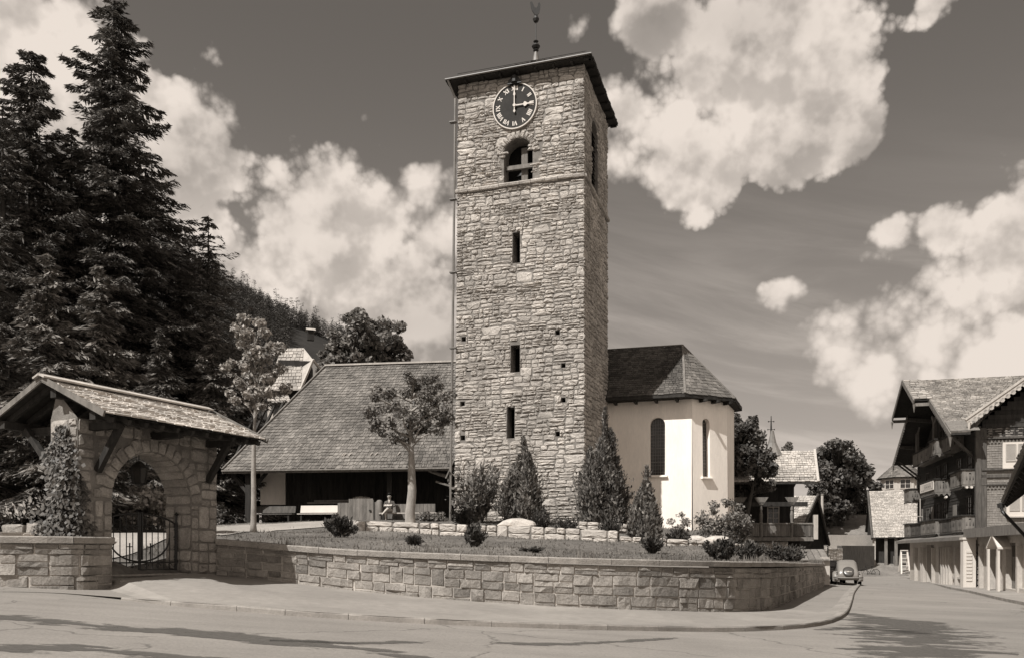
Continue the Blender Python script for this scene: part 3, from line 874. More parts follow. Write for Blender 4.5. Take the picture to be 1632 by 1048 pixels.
# short grass, thickest where the lawn meets the walls
rg = np.random.default_rng(3)
bl = []
nb = 52000
ii = rg.integers(20, n - 6, nb); jj = (rg.random(nb) ** 1.5 * 24).astype(int); fu = rg.random(nb); fv = rg.random(nb)
Y0 = np.array([[tuple(p) for p in r] for r in yard_rows])
A_ = Y0[ii, jj] * (1 - fu)[:, None] + Y0[ii + 1, jj] * fu[:, None]; B_ = Y0[ii, jj + 1] * (1 - fu)[:, None] + Y0[ii + 1, jj + 1] * fu[:, None]
Pg = A_ * (1 - fv)[:, None] + B_ * fv[:, None]
h = rg.uniform(.025, .06, nb) * (1 + 1.3 * ((np.sin(Pg[:, 0] * 2.9 + Pg[:, 1]) * np.sin(Pg[:, 1] * 2.3 - Pg[:, 0] * .7) * rg.random(nb)) > .35)) * (1 + 1.1 * (jj == 0)); th = rg.uniform(0, 2 * np.pi, nb); w = .012 + .012 * rg.random(nb)
dx, dy = np.cos(th) * w, np.sin(th) * w
lean = rg.normal(0, .035, (nb, 2))
V = np.stack([np.stack([Pg[:, 0] - dx, Pg[:, 1] - dy, Pg[:, 2] - .01], 1), np.stack([Pg[:, 0] + dx, Pg[:, 1] + dy, Pg[:, 2] - .01], 1),
              np.stack([Pg[:, 0] + lean[:, 0], Pg[:, 1] + lean[:, 1], Pg[:, 2] + h], 1)], 1)
lg = np.array([tuple(gate.loc(p)) for p in Pg])
nav = Fr(P(722, 880, 40.3), -8)
keep = ~((lg[:, 0] > -1.2) & (lg[:, 0] < 3.2) & (lg[:, 1] < 3.5) & (lg[:, 1] > -1))
for p in pl: keep &= ((Pg[:, 0] - p.x) ** 2 + (Pg[:, 1] - p.y) ** 2) > .55
V = V[keep].reshape(-1, 3)
kind(mesh_np('grass', V, np.arange(len(V)).reshape(-1, 3), M['grass']), 'stuff')

# ------------------------------------------------------------------ the retaining walls
def line_map(foot, top, H=1.0, inward=None):
    Ls = length(foot)
    def fm(u, v, d):
        f = min(1, max(0, u / Ls)); a = at_frac(foot, f); b = at_frac(top, f)
        e = .15 / Ls
        t = at_frac(foot, min(1, f + e)) - at_frac(foot, max(0, f - e)); t.z = 0; t.normalize()
        nn = Vector((t.y, -t.x, 0))
        p = Vector((a.x, a.y, a.z + (b.z - a.z) * v))
        return p + nn * d
    return fm, Ls
def retaining(name, label, foot, top, seed, thick=.42, cop=.13):
    fm, Ls = line_map(foot, top)
    t = thing(name, label, 'wall', foot[0])
    o = Vector(foot[0]); g = lambda u, v, d: fm(u, v, d) - o
    rnd = random.Random(seed); mb = MB()
    k_ = max(2, int(Ls / .4))
    for i in range(k_):
        u0, u1 = Ls * i / k_, Ls * (i + 1) / k_
        mb.quad(g(u0, -.25, 0), g(u1, -.25, 0), g(u1, .87, 0), g(u0, .87, 0), 1)
        mb.quad(g(u1, -.25, -thick), g(u0, -.25, -thick), g(u0, .87, -thick), g(u1, .87, -thick), 1)
    mb.quad(g(Ls, -.25, 0), g(Ls, -.25, -thick), g(Ls, .87, -thick), g(Ls, .87, 0), 1)
    mb.quad(g(0, -.25, -thick), g(0, -.25, 0), g(0, .87, 0), g(0, .87, -thick), 1)
    masonry(mb, g, 0, Ls, -.12, .86, rnd, band=(.36, .42), wid=(.42, .95), d=(.025, .07), gap=.007, split=(.16, .72, .12, .3), rough=.6, skew=.02, fine=True)
    if Ls < 20:   # the end seen beside the gate
        mm = MB()
    mb.build('masonry', [M['ashlar'], M['joint']], t)
    mb = MB(); s = 0
    while s < Ls - .05:
        e = min(Ls, s + rnd.uniform(.8, 1.5))
        sub = 3; jz = rnd.uniform(-.006, .006)
        for q_ in range(sub):
            a_, b_ = s + .006 + (e - s - .012) * q_ / sub, s + .006 + (e - s - .012) * (q_ + 1) / sub
            j = lambda: rnd.uniform(-.008, .008)
            hh = lambda u: (at_frac(top, u / Ls).z - at_frac(foot, u / Ls).z)
            def c(u, d, dz):
                p = g(u, 1, d); return p + Vector((0, 0, dz + jz))
            prof = [(.075, -cop), (.085, -.02), (.06, 0), (-thick, .005), (-thick - .03, -cop)]
            pa = [c(a_, d, z) for d, z in prof]; pb = [c(b_, d, z) for d, z in prof]
            mb.add(pa + pb, [(i, i + 5, (i + 1) % 5 + 5, (i + 1) % 5) for i in range(5)] + ([(4, 3, 2, 1, 0)] if q_ == 0 else []) + ([(5, 6, 7, 8, 9)] if q_ == sub - 1 else []))
        s = e
    mb.build('coping', M['coping'], t)
    return t
retaining('retaining_wall', 'long curved rock-faced stone retaining wall sweeping round the pavement corner', wall_foot, wall_top, 11)
retaining('retaining_wall', 'short straight stone wall on the left ending at the arched gateway', resample(left_foot, .4), resample(left_top, .4), 12)
# ------------------------------------------------------------------ church tower
A_ = P(930, 880, 38.0)
tw = Fr((0, 0, 0), -17.3)
TWX, TWY = 5.95, 5.5
org = A_ - Vector((TWX * tw.c, TWX * tw.s, 0)); tw = Fr((org.x, org.y, CZ), -17.3)     # local z from eye height
tower = thing('church_tower', 'tall square rubble-stone church tower with clock and low pyramid roof', 'tower', tuple(tw.o), -17.3)
ZB, ZT = 1.0, 21.75
def th(px, py): p = tw.hit(px, py, 1, 0.0); return p.x, p.z
def rect(x0, y0, x1, y1, arch=False):
    a = th(x0, y1); b = th(x1, y0); return (a[0], b[0], a[1], b[1], arch)
ops = [rect(819, 370, 829, 420), rect(817, 549, 829, 593), rect(812, 648, 824, 698)]
bell = rect(804, 218, 849, 292, True); ops.append(bell)
for (x, y) in [(742, 540), (750, 588), (741, 643), (742, 697), (888, 530), (897, 582), (897, 637), (888, 691)]:
    ops.append(rect(x - 3, y - 4, x + 4, y + 4))
taper = .012
def tmap(u, v, d): # slight batter: the tower narrows upwards
    s = (ZT - v) * taper
    return ((u - TWX / 2) * (1 + s * .06) + TWX / 2 - (s * .5 if u < TWX / 2 else 0) , -d - s * .3, v)
def smap(u, v, d):
    s = (ZT - v) * taper
    return (TWX + d + s * .15, u - s * .3 * (1 - u / TWY), v)
rnd = random.Random(21); mb = MB()
wall_open(mb, tmap, 0, TWX, ZB, ZT, ops, .75, 1, 1)
sops = [(2.35, 3.35, bell[2] + .3, bell[3] + .7, True), (2.2, 2.55, 7.0, 8.2, False)]
sops = [(1.7, 3.1, 16.9, 20.3, True)]
wall_open(mb, smap, 0, TWY, ZB, ZT, sops, .75, 1, 1)
mb.quad((0, TWY, ZB), (0, 0, ZB), (0, 0, ZT), (0, TWY, ZT), 1); mb.quad((TWX, TWY, ZB), (0, TWY, ZB), (0, TWY, ZT), (TWX, TWY, ZT), 1)
SC = bell[2] - .12                                # string course height
for (z0, z1) in ((ZB, SC - .14), (SC + .12, ZT)):
    masonry(mb, tmap, -.04, TWX + .03, z0, z1, rnd, band=(.3, .52), wid=(.3, .95), d=(.02, .06), gap=.012, split=(.06, .58, .36), ops=ops, rough=.5, wob=.05, skew=.3)
    masonry(mb, smap, -.03, TWY, z0, z1, rnd, band=(.3, .52), wid=(.3, .95), d=(.02, .06), gap=.012, split=(.06, .58, .36), ops=sops, rough=.5, wob=.05, skew=.3)
# rough voussoirs round the bell opening
cx, r = (bell[0] + bell[1]) / 2, (bell[1] - bell[0]) / 2; sp = bell[3] - r
for kx in range(13):
    a0, a1 = math.pi * kx / 13, math.pi * (kx + 1) / 13
    am = (a0 + a1) / 2; w_ = (a1 - a0) * (r + .17)
    def vm(u, v, d, am=am): return tmap(cx + (r + .18 + v) * math.cos(am) - u * math.sin(am), sp + (r + .18 + v) * math.sin(am) + u * math.cos(am), d)
    stone(mb, vm, -w_ * .5 + .01, w_ * .5 - .01, -.17, .17, .075, rnd, 0, .3, .05)
mb.build('wall', [M['rubble'], M['mortar']], tower)
# dark interior behind the openings
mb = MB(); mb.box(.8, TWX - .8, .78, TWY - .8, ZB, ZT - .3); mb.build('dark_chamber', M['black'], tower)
# string course
mb = MB(); rnd = random.Random(4)
for (fm, Ls) in ((tmap, TWX + .1), (smap, TWY)):
    u = -.1 if fm is tmap else -.02
    while u < Ls - .05:
        e = min(Ls, u + rnd.uniform(.5, 1.0)); j = rnd.uniform(-.02, .02)
        pr = [(.02, -.10), (.12, -.07), (.15, .02), (.13, .06), (.02, .1)]
        pa = [fm(u + .01, SC + z + j, d) for d, z in pr]; pb = [fm(e - .01, SC + z + j + rnd.uniform(-.015, .015), d + rnd.uniform(-.01, .01)) for d, z in pr]
        mb.add(pa + pb, [(i, i + 5, i + 6, i + 1) for i in range(4)] + [(4, 3, 2, 1, 0), (5, 6, 7, 8, 9)]); u = e
mb.build('string_course', M['rubble'], tower)
# roof
OV = .47; ze = ZT + .12; apex = (TWX / 2, TWY / 2, ze + 2.05)
mb = MB()
co = [(-OV, -OV, ze), (TWX + OV, -OV, ze), (TWX + OV, TWY + OV, ze), (-OV, TWY + OV, ze)]
lo = [(x, y, z - .085) for x, y, z in co]
for i in range(4):
    j = (i + 1) % 4
    mb.quad(lo[i], lo[j], co[j], co[i], 1)
    shingles(mb, co[i], co[j], apex, apex, 16, .3, random.Random(i), .03, 0)
    mb.poly([co[i], co[j], apex], 1)
mb.quad(*reversed(lo), 1)
for i in range(9):   # rafter ends under the eaves
    x = -OV + .1 + (TWX + 2 * OV - .2) * i / 8
    mb.box(x - .05, x + .05, -OV + .05, -.1, ze - .18, ze - .09, 1)
    y = -OV + .1 + (TWY + 2 * OV - .2) * i / 8
    mb.box(TWX + .1, TWX + OV - .05, y - .05, y + .05, ze - .18, ze - .09, 1)
mb.build('roof', [M['shingle_dark'], M['dark_wood']], tower)
mb = MB(); mb.tube([(-OV, -OV - .05, ze - .02), (TWX + OV, -OV - .05, ze + .01)], .045, 8)
mb.build('gutter', M['lead'], tower)
mb = MB(); zw = ze + .2
mb.tube([(-OV + .5, -OV + .25, zw + .12), (TWX + OV - .3, -OV + .25, zw + .12)], .012, 5)
for i in range(8): x = -OV + .5 + (TWX + 2 * OV - .8) * i / 7; mb.tube([(x, -OV + .25, zw - .1), (x, -OV + .25, zw + .12)], .012, 5)
mb.build('snow_rail', M['iron'], tower)
mb = MB(); xg = -.12
mb.tube([(-OV + .12, -OV - .02, ze - .05), (xg, -.12, ze - .75), (xg - .1, -.14, 12), (xg - .22, -.22, ZB)], .055, 8)
for z in (20, 16.4, 13, 9.5, 6, 3): mb.box(xg - .26, xg + .06, -.24, -.02, z, z + .05)
mb.build('downpipe', M['grey_wood'] if False else M['lead'], tower)
# weather vane on the apex
vane = thing('weather_vane', 'iron weathercock on a tall rod at the tower roof peak', 'weathercock', tuple(tw.w(*apex)))
def vz(py): return (HY - py) / F * (vane.location.y) + CZ - vane.location.z
mb = MB(); mb.lathe([(.26, -.35), (.17, .0), (.10, .35), (.05, vz(80)), (0, vz(79))], n=12); mb.build('base_cone', M['lead'], vane, smooth=True)
mb = MB(); mb.tube([(0, 0, 0), (0, 0, vz(24))], .022, 6)
mb.build('rod', M['iron'], vane)
mb = MB()
for py, rr, hh in ((81, .14, .06), (74.5, .21, .14), (66.5, .13, .06), (31, .16, .17)):
    z = vz(py); mb.lathe([(0, z - hh), (rr * .7, z - hh * .7), (rr, z), (rr * .7, z + hh * .7), (0, z + hh)], n=12)
build_split(mb, 'knob', M['iron'], vane)
z0 = vz(24.5)
out = [(-.05, 0), (.08, 0), (.16, .12), (.2, .3), (.22, .5), (.17, .62), (.1, .56), (.09, .44), (.02, .34), (-.06, .36), (-.12, .5), (-.2, .66), (-.28, .62), (-.25, .42), (-.2, .24), (-.12, .1)]
mb = MB(); mb.prism(out, lambda x, z: (x, -.03, z0 + z), lambda x, z: (x, .03, z0 + z)); mb.build('cockerel', M['iron'], vane)
# clock
ccx, ccz = th(821.5, 171); CRAD = 1.02
zs_ = (ZT - ccz) * taper * .3
def cl(x, z, d): return (ccx + x, -.1 - d - zs_, ccz + z)
mb = MB(); n = 48
ring = [(CRAD * math.cos(2 * math.pi * i / n), CRAD * math.sin(2 * math.pi * i / n)) for i in range(n)]
mb.prism(ring, lambda x, z: cl(x, z, 0), lambda x, z: cl(x, z, -.14))
clock = mb.build('clock', M['dial'], tower)
mb = MB()
for i in range(n):
    a, b = 2 * math.pi * i / n, 2 * math.pi * (i + 1) / n
    pr = [(CRAD * .985, .0), (CRAD * .985, .03), (CRAD * 1.03, .03), (CRAD * 1.03, -.12)]
    pa = [cl(r_ * math.cos(a), r_ * math.sin(a), d) for r_, d in pr]; pb = [cl(r_ * math.cos(b), r_ * math.sin(b), d) for r_, d in pr]
    mb.add(pa + pb, [(q_, q_ + 4, q_ + 5, q_ + 1) for q_ in range(3)])
mb.build('rim', M['gold'], clock)
mb = MB()
def strokes(s):
    out_ = []; x = 0.0
    for ch in s:
        if ch == 'I': out_.append((x, 0, x, 1, .05)); x += .1
        elif ch == 'V': out_ += [(x, 1, x + .09, 0, .05), (x + .18, 1, x + .09, 0, .028)]; x += .25
        else: out_ += [(x, 1, x + .2, 0, .05), (x, 0, x + .2, 1, .028)]; x += .27
    w_ = x - .08; return [(a - w_ / 2, b, c - w_ / 2, d, e) for a, b, c, d, e in out_]
for hnum, s in enumerate(['XII', 'I', 'II', 'III', 'IIII', 'V', 'VI', 'VII', 'VIII', 'IX', 'X', 'XI']):
    t = math.pi / 2 - hnum * math.pi / 6
    rad, tan = (math.cos(t), math.sin(t)), (math.sin(t), -math.cos(t))
    for (x0, r0, x1, r1, w_) in strokes(s):
        def pt(x, q_): rr = .70 + .2 * q_; return (rad[0] * rr + tan[0] * x * .72, rad[1] * rr + tan[1] * x * .72)
        p, q_ = pt(x0, r0), pt(x1, r1)
        mb.bar(cl(p[0], p[1], .012), cl(q_[0], q_[1], .012), .016, w_ * .95, up=(tan[0], 0, tan[1]) if False else (0, 1, 0)) if False else None
        d_ = Vector((q_[0] - p[0], 0, q_[1] - p[1])).normalized(); s_ = Vector((-d_.z, 0, d_.x)) * w_ * .5
        P0, P1 = Vector(cl(p[0], p[1], .014)), Vector(cl(q_[0], q_[1], .014))
        mb.quad(P0 - s_, P1 - s_, P1 + s_, P0 + s_)
mb.build('numerals', M['gold'], clock)
def hand(name, ang, Lh, tail, w_, orn):
    mb = MB(); t = math.pi / 2 - ang
    ra, ta = (math.cos(t), math.sin(t)), (-math.sin(t), math.cos(t))
    pt = lambda a, b: (ra[0] * a + ta[0] * b, ra[1] * a + ta[1] * b)
    pl_ = [pt(-tail, 0), pt(-tail * .8, w_ * 1.6), pt(-tail * .5, w_ * .5), pt(0, w_ * .8), pt(Lh * .45, w_ * .55)]
    pl2 = [pt(Lh * .5, orn), pt(Lh * .56, orn * .9), pt(Lh * .66, w_ * .7), pt(Lh * .8, w_ * .8), pt(Lh, 0)]
    up_ = pl_ + pl2
    mir = [pt(*c) for c in []]
    low = []
    for (a, b) in reversed([(-tail * .8, w_ * 1.6), (-tail * .5, w_ * .5), (0, w_ * .8), (Lh * .45, w_ * .55), (Lh * .5, orn), (Lh * .56, orn * .9), (Lh * .66, w_ * .7), (Lh * .8, w_ * .8)]):
        low.append(pt(a, -b))
    poly = up_ + low
    dd = .05 if name == 'hour_hand' else .075
    mb.prism(poly, lambda x, z: cl(x, z, dd + .012), lambda x, z: cl(x, z, dd))
    mb.build(name, M['gold'], clock)
hand('hour_hand', math.pi / 2, .93, .0001, .04, .11)
hand('minute_hand', 0, .95, .34, .034, .05)
mb = MB(); mb.prism([(.07 * math.cos(i * .524), .07 * math.sin(i * .524)) for i in range(12)], lambda x, z: cl(x, z, .105), lambda x, z: cl(x, z, .02)); mb.build('hub', M['gold'], clock)
mb = MB(); mb.tube([cl(0, CRAD + .02, .05), cl(0, CRAD + .3, .05)], .16, 8); mb.prism([(-.34, .98), (.34, .98), (.26, 1.16), (.1, 1.3), (-.1, 1.3), (-.26, 1.16)], lambda x, z: cl(x, z, .1), lambda x, z: cl(x, z, -.1))
mb.build('clock_hood', M['iron'], tower)
# timber bell frame seen in the opening
mb = MB(); bx = lambda f: bell[0] + (bell[1] - bell[0]) * f; bz = lambda f: bell[2] + (bell[3] - bell[2]) * f
mb.box(bx(.52), bx(.74), .38, .55, bell[2], bz(.86)); mb.box(bx(.62), bx(.64), .365, .379, bz(.1), bz(.84))
mb.box(bx(.02), bx(1.02), .2, .36, bz(.34), bz(.435))
mb.build('bell_frame', M['grey_wood'], tower)
mb = MB()
for i in range(9):
    zz = bz(.03) + i * .02
mb.lathe([(.02, .0), (.3, .0), (.42, -.12), (.5, -.5), (.62, -.78), (.66, -.85)], (bx(.5), 1.3, bz(.72)), 18)
mb.build('bell', M['iron'], tower, smooth=True)
# long dark louvre panel of the side belfry opening
mb = MB()
for i in range(14): z = 16.95 + i * .22; mb.add([(TWX - .1, 1.72, z), (TWX - .1, 3.08, z), (TWX - .35, 3.08, z + .2), (TWX - .35, 1.72, z + .2)], [(0, 1, 2, 3)])
mb.build('louvre', M['dark_wood'], tower)

# ------------------------------------------------------------------ choir
C0 = tw.w(TWX, TWY, 0); ch = Fr(C0, -17.3)
choir = thing('church_choir', 'white plastered polygonal church choir with tall arched windows and dark shingle roof', 'church', tuple(ch.o), -17.3)
LC = 4.23; fa = R(30 + 17.3); FL = 2.32
fdir = Vector((math.cos(fa), math.sin(fa), 0)); fn = Vector((fdir.y, -fdir.x, 0))
ZC0, ZC1 = .3, 7.62
p0 = Vector((-2.2, 0, 0)); p1 = Vector((LC, 0, 0)); p2 = p1 + fdir * FL; p3 = p2 + Vector((0.25, 2.4, 0)); p4 = Vector((LC, 5.4, 0)); p5 = Vector((-2.2, 5.4, 0))
bat = .012
def m_front(u, v, d): return (p0.x + u, -d - (ZC1 - v) * bat, v)
def m_facet(u, v, d): q_ = p1 + fdir * u + fn * (d + (ZC1 - v) * bat * 1.2 * min(1, u / .4 + .8)); return (q_.x, q_.y, v)
a = ch.hit(1036, 757, 1, 0); b = ch.hit(1060, 664, 1, 0)
w1 = (a.x - p0.x, b.x - p0.x, a.z, b.z, True)
ff = Fr(ch.w(p1.x, p1.y, 0), -17.3 + math.degrees(fa))
a = ff.hit(1119, 759, 1, 0); b = ff.hit(1130.5, 667, 1, 0)
w2 = (a.x, b.x, a.z, b.z, True)
mb = MB()
wall_open(mb, m_front, 0, LC - p0.x, ZC0, ZC1, [w1], .32)
wall_open(mb, m_facet, 0, FL, ZC0, ZC1, [w2], .32)
for a, b in ((p2, p3), (p3, p4), (p4, p5)):
    mb.quad((a.x, a.y, ZC0), (b.x, b.y, ZC0), (b.x, b.y, ZC1), (a.x, a.y, ZC1))
mb.build('wall', M['plaster'], choir)
def choir_window(fm, w):
    mb = MB(); r = (w[1] - w[0]) / 2; cx = (w[0] + w[1]) / 2; sp = w[3] - r; n = 14
    arc = [(cx - r * math.cos(math.pi * i / n), sp + r * math.sin(math.pi * i / n)) for i in range(n + 1)]
    pl_ = [(w[0], w[2])] + arc + [(w[1], w[2])]
    mb.poly([fm(x, z, -.25) for x, z in pl_])
    win = mb.build('window', M['glass'], choir)
    mb = MB()
    nv, nh = 6, int((w[3] - w[2]) / .17)
    for i in range(1, nv):
        x = w[0] + (w[1] - w[0]) * i / nv; zt = sp + math.sqrt(max(0, r * r - (x - cx) ** 2))
        mb.bar(fm(x, w[2], -.245), fm(x, zt, -.245), .012, .012)
    for i in range(1, nh):
        z = w[2] + .17 * i; hw = r if z < sp else math.sqrt(max(0, r * r - (z - sp) ** 2))
        mb.bar(fm(cx - hw, z, -.24), fm(cx + hw, z, -.24), .035 if i % 4 == 0 else .012, .03 if i % 4 == 0 else .012)
    mb.build('leading', M['lead'], win)
    mb = MB()
    s0, s1 = w[0] - .12, w[1] + .12
    for q_ in range(6): pass
    P8 = [fm(s0, w[2] - .1, -.2), fm(s1, w[2] - .1, -.2), fm(s1, w[2] - .1, .13), fm(s0, w[2] - .1, .13), fm(s0, w[2] + .03, -.2), fm(s1, w[2] + .03, -.2), fm(s1, w[2] - .03, .13), fm(s0, w[2] - .03, .13)]
    mb.add(P8, [(0, 1, 2, 3), (7, 6, 5, 4), (3, 2, 6, 7), (0, 3, 7, 4), (1, 5, 6, 2)])
    mb.build('sill', M['plaster'], win)
choir_window(m_front, w1); choir_window(m_facet, w2)
ze = 7.74
e1 = ch.loc(P(1091, 625, 0.001)); 
def at_z(px, zl):   # not a trick: where the eave level is met in plan
    return None
a = ch.hit(1091, 625, 2, ze)
E0 = Vector((-2.6, -.72, ze)); E1 = Vector((a.x, -.72, ze))
E2 = p2 + fn * .5 + fdir * .12; E2.z = ze
E3 = p3 + Vector((.4, .3, 0)); E3.z = ze
E4 = Vector((LC, 6.1, ze)); E5 = Vector((-2.6, 6.1, ze))
rg_ = ch.hit(1088, 550, 1, 2.6); RZ = rg_.z
Rr = Vector((rg_.x, 2.6, RZ)); R0 = Vector((-2.6, 2.6, RZ + .05))
mb = MB(); rnd = random.Random(31)
for (A1, B1, C1, D1, rows) in ((E0, E1, Rr, R0, 24), (E1, E2, Rr, Rr, 17), (E2, E3, Rr, Rr, 17), (E3, E4, Rr, Rr, 17), (E4, E5, R0, Rr, 20)):
    pl_ = [A1, B1, C1] + ([D1] if (D1 - C1).length > .01 else [])
    mb.poly([p - Vector((0, 0, .03)) for p in pl_], 1)
    shingles(mb, A1, B1, C1, D1, rows, .2 if rows == 24 else .26, rnd, .028, 0 if rows != 17 else 2)
base = [E0, E1, E2, E3, E4, E5]
for i in range(5):
    a, b = base[i], base[i + 1]; dz = Vector((0, 0, .16))
    mb.quad(a - dz, b - dz, b - dz * .15, a - dz * .15, 1)
mb.poly([p - Vector((0, 0, .165)) for p in reversed(base)], 1)
roof = mb.build('roof', [M['shingle_dark'], M['dark_wood'], M['shingle']], choir)
mb = MB()
for i in range(5): x = -.6 + i * 1.02; mb.box(x, x + .12, -.62, -.02, ze - .3, ze - .17)
for i in range(3): c = p1 + fdir * (.5 + i * .8); mb.bar(tuple(c + fn * .03 + Vector((0, 0, ze - .24))), tuple(c + fn * .55 + Vector((0, 0, ze - .24))), .12, .12)
build_split(mb, 'rafter_end', M['dark_wood'], roof)
mb = MB(); up = Vector((0, 0, .03))
for a, b in ((E1, Rr), (E2, Rr), (R0, Rr)): mb.bar(a + up, b + up, .11, .045)
mb.build('ridge_cap', M['grey_wood'], roof)

# ------------------------------------------------------------------ nave
nv = Fr(Vector((P(722, 880, 40.3).x, 40.3, CZ)), -8)
nave = thing('church_nave', 'low church nave with broad weathered shingle roof sweeping over a dark porch', 'church', tuple(nv.o), -8)
ez = 4.05; LN = 11.55; w_ = 5.66; rz_ = 10.28; FZ = 1.48
A1, B1 = Vector((-LN, 0, ez)), Vector((.25, 0, ez)); C1 = Vector((3.5, w_, rz_)); D1 = Vector((-8.35, w_, rz_)); C1 = Vector((.25, w_, rz_))
mb = MB(); rnd = random.Random(41)
shingles(mb, A1, B1, C1, D1, 36, .17, rnd, .036, 0, lift=.005)
A2, D2 = Vector((-LN, 0, ez)), Vector((-LN, 2 * w_, ez))
shingles(mb, D2, A1, D1, D1, 26, .3, rnd, .035, 0)
mb.poly([A1 - Vector((0, 0, .05)), B1 - Vector((0, 0, .05)), C1 - Vector((0, 0, .05)), D1 - Vector((0, 0, .05))], 1)
mb.poly([D2 - Vector((0, 0, .05)), A1 - Vector((0, 0, .05)), D1 - Vector((0, 0, .05))], 1)
mb.poly([B1 + Vector((0, 2 * w_, 0)), D2, D1, C1], 1)
mb.poly([B1, B1 + Vector((0, 2 * w_, 0)), C1], 1)
roof = mb.build('roof', [M['shingle'], M['dark_wood']], nave)
mb = MB(); mb.bar(D1 + Vector((-.05, 0, .05)), C1 + Vector((0, 0, .05)), .26, .09); mb.build('ridge_cap', M['pale_wood'], roof)
mb = MB(); mb.bar(A1 + Vector((-.02, -.02, .05)), D1 + Vector((-.02, -.02, .06)), .12, .07); mb.build('hip_board', M['grey_wood'], roof)
mb = MB(); mb.box(-LN, .25, -.06, -.02, ez - .17, ez - .0)
mb.tube([(-LN, -.12, ez - .05), (.2, -.12, ez - .07)], .05, 8); mb.build('eave_board', M['grey_wood'], roof)
mb = MB()
for i in range(28):
    x = -LN + .3 + i * .42
    if x < .2: mb.bar((x, .0, ez - .1), (x, 3.6, ez + 3.6 * 1.1 - .12), .1, .13)
mb.build('rafter', M['dark_wood'], roof)
for px in (540, 597, 668):
    pass
for px_ in (531, 600, 652):   # three snow brackets glint on the tiles
    pass
mb = MB()
for px_ in (545, 548, 556, 590, 598, 634):
    h_ = nv.hit(px_, 729, 1, .62); mb.bar((h_.x, .55, ez + .55 * 1.1 + .06), (h_.x + .12, .62, ez + .62 * 1.1 + .16), .05, .03)
build_split(mb, 'snow_hook', M['white'], roof)
WY = 2.4
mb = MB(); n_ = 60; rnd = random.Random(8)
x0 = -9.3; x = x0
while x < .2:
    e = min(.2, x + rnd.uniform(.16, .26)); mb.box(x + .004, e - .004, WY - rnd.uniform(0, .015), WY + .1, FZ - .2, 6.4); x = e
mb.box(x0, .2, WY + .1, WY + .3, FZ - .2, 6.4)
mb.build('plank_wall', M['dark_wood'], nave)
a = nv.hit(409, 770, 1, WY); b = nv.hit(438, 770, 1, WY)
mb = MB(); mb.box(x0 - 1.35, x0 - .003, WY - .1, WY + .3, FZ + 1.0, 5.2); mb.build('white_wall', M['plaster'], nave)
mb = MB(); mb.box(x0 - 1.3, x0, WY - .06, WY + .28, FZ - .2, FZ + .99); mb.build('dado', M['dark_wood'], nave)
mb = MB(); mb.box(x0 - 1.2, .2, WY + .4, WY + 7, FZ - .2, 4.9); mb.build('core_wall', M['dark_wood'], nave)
for px in (396, 612):
    h_ = nv.hit(px, 800, 1, .35)
    mb = MB(); yo = 0 if px == 396 else 1.0
    mb.box(h_.x - .13, h_.x + .13, .25 + yo, .5 + yo, FZ - .3, ez + .2 + yo)
    if px == 396:
        mb.bar((h_.x, .36, ez - 1.15), (h_.x + .95, .36, ez - .1), .13, .15); mb.bar((h_.x, .36, ez - 1.15), (h_.x - .9, .36, ez - .1), .13, .15)
    mb.build('post', M['dark_wood'], nave)
mb = MB(); mb.box(-LN + .2, .2, .3, .46, ez - .02, ez + .2); mb.build('eave_beam', M['dark_wood'], nave)
mb = MB(); mb.tube([(-.2, .3, 3.6), (-.75, .3, 3.75), (-1.25, .3, 3.95)], .09, 7); mb.bar((.1, .3, 3.1), (-.9, .3, 3.4), .07, .09); mb.bar((.15, -.1, 4.45), (-.3, -.1, 3.5), .35, .06)
mb.build('eave_bracket', M['grey_wood'], nave)

# low timber partition with an arched wicket door, and the benches before it
def nx(px, y): return nv.hit(px, 800, 1, y).x
PY = .75
zt = lambda py, y: nv.hit(600, py, 1, y).z
part_ = thing('porch_partition', 'low grey plank partition with round-topped wicket door under the nave eaves', 'partition', tuple(nv.w(nx(538, PY), PY, FZ)), -8)
ox, oz = nx(538, PY), FZ
def planks(name, xa, xb, ztop, mm, par, arch=0, y0=0, seed=1):
    mb = MB(); rnd = random.Random(seed); x = xa
    while x < xb - .01:
        e = min(xb, x + rnd.uniform(.14, .2)); f0 = ((x + e) / 2 - xa) / (xb - xa) * 2 - 1
        zz = ztop - oz + arch * (math.sqrt(max(0, 1 - f0 * f0 * .85)) - 1)
        mb.box(x + .004 - ox, e - .004 - ox, y0 - rnd.uniform(0, .01), y0 + .05, -.15, zz); x = e
    return mb.build(name, mm, par)
planks('panel', nx(538, PY), nx(556, PY), zt(800, PY), M['grey_wood'], part_)
door = planks('door', nx(556, PY) + .01, nx(596, PY), zt(790, PY), M['grey_wood'], part_, .32, -.04, 2)
mb = MB(); mb.box(nx(592, PY) - ox - .1, nx(592, PY) - ox, -.1, -.055, .55, .62); mb.build('latch', M['iron'], door)
planks('panel', nx(597, PY), nx(609, PY), zt(799, PY), M['grey_wood'], part_, 0, 0, 3)
planks('panel', nx(609, PY) + .01, nx(693, PY), zt(802.5, PY), M['grey_wood'], part_, 0, .08, 4)
mb = MB(); mb.box(nx(490, 1.4) - ox, nx(556, 1.4) - ox, .6, .75, zt(799, PY) - oz - .03, zt(799, PY) - oz + .06); mb.box(nx(500, 1.4) - ox, nx(556, 1.4) - ox, .68, .8, zt(795, PY) - oz - .04, zt(795, PY) - oz + .04)
mb.build('top_rail', M['grey_wood'], part_)
mb = MB(); mb.lathe([(.16, -.1), (.17, .5), (.16, 1.0), (.1, 1.08), (0, 1.1)], (nx(606, PY) - ox, -.12, 0), 14); mb.build('rounded_post', M['grey_wood'], part_, smooth=True)
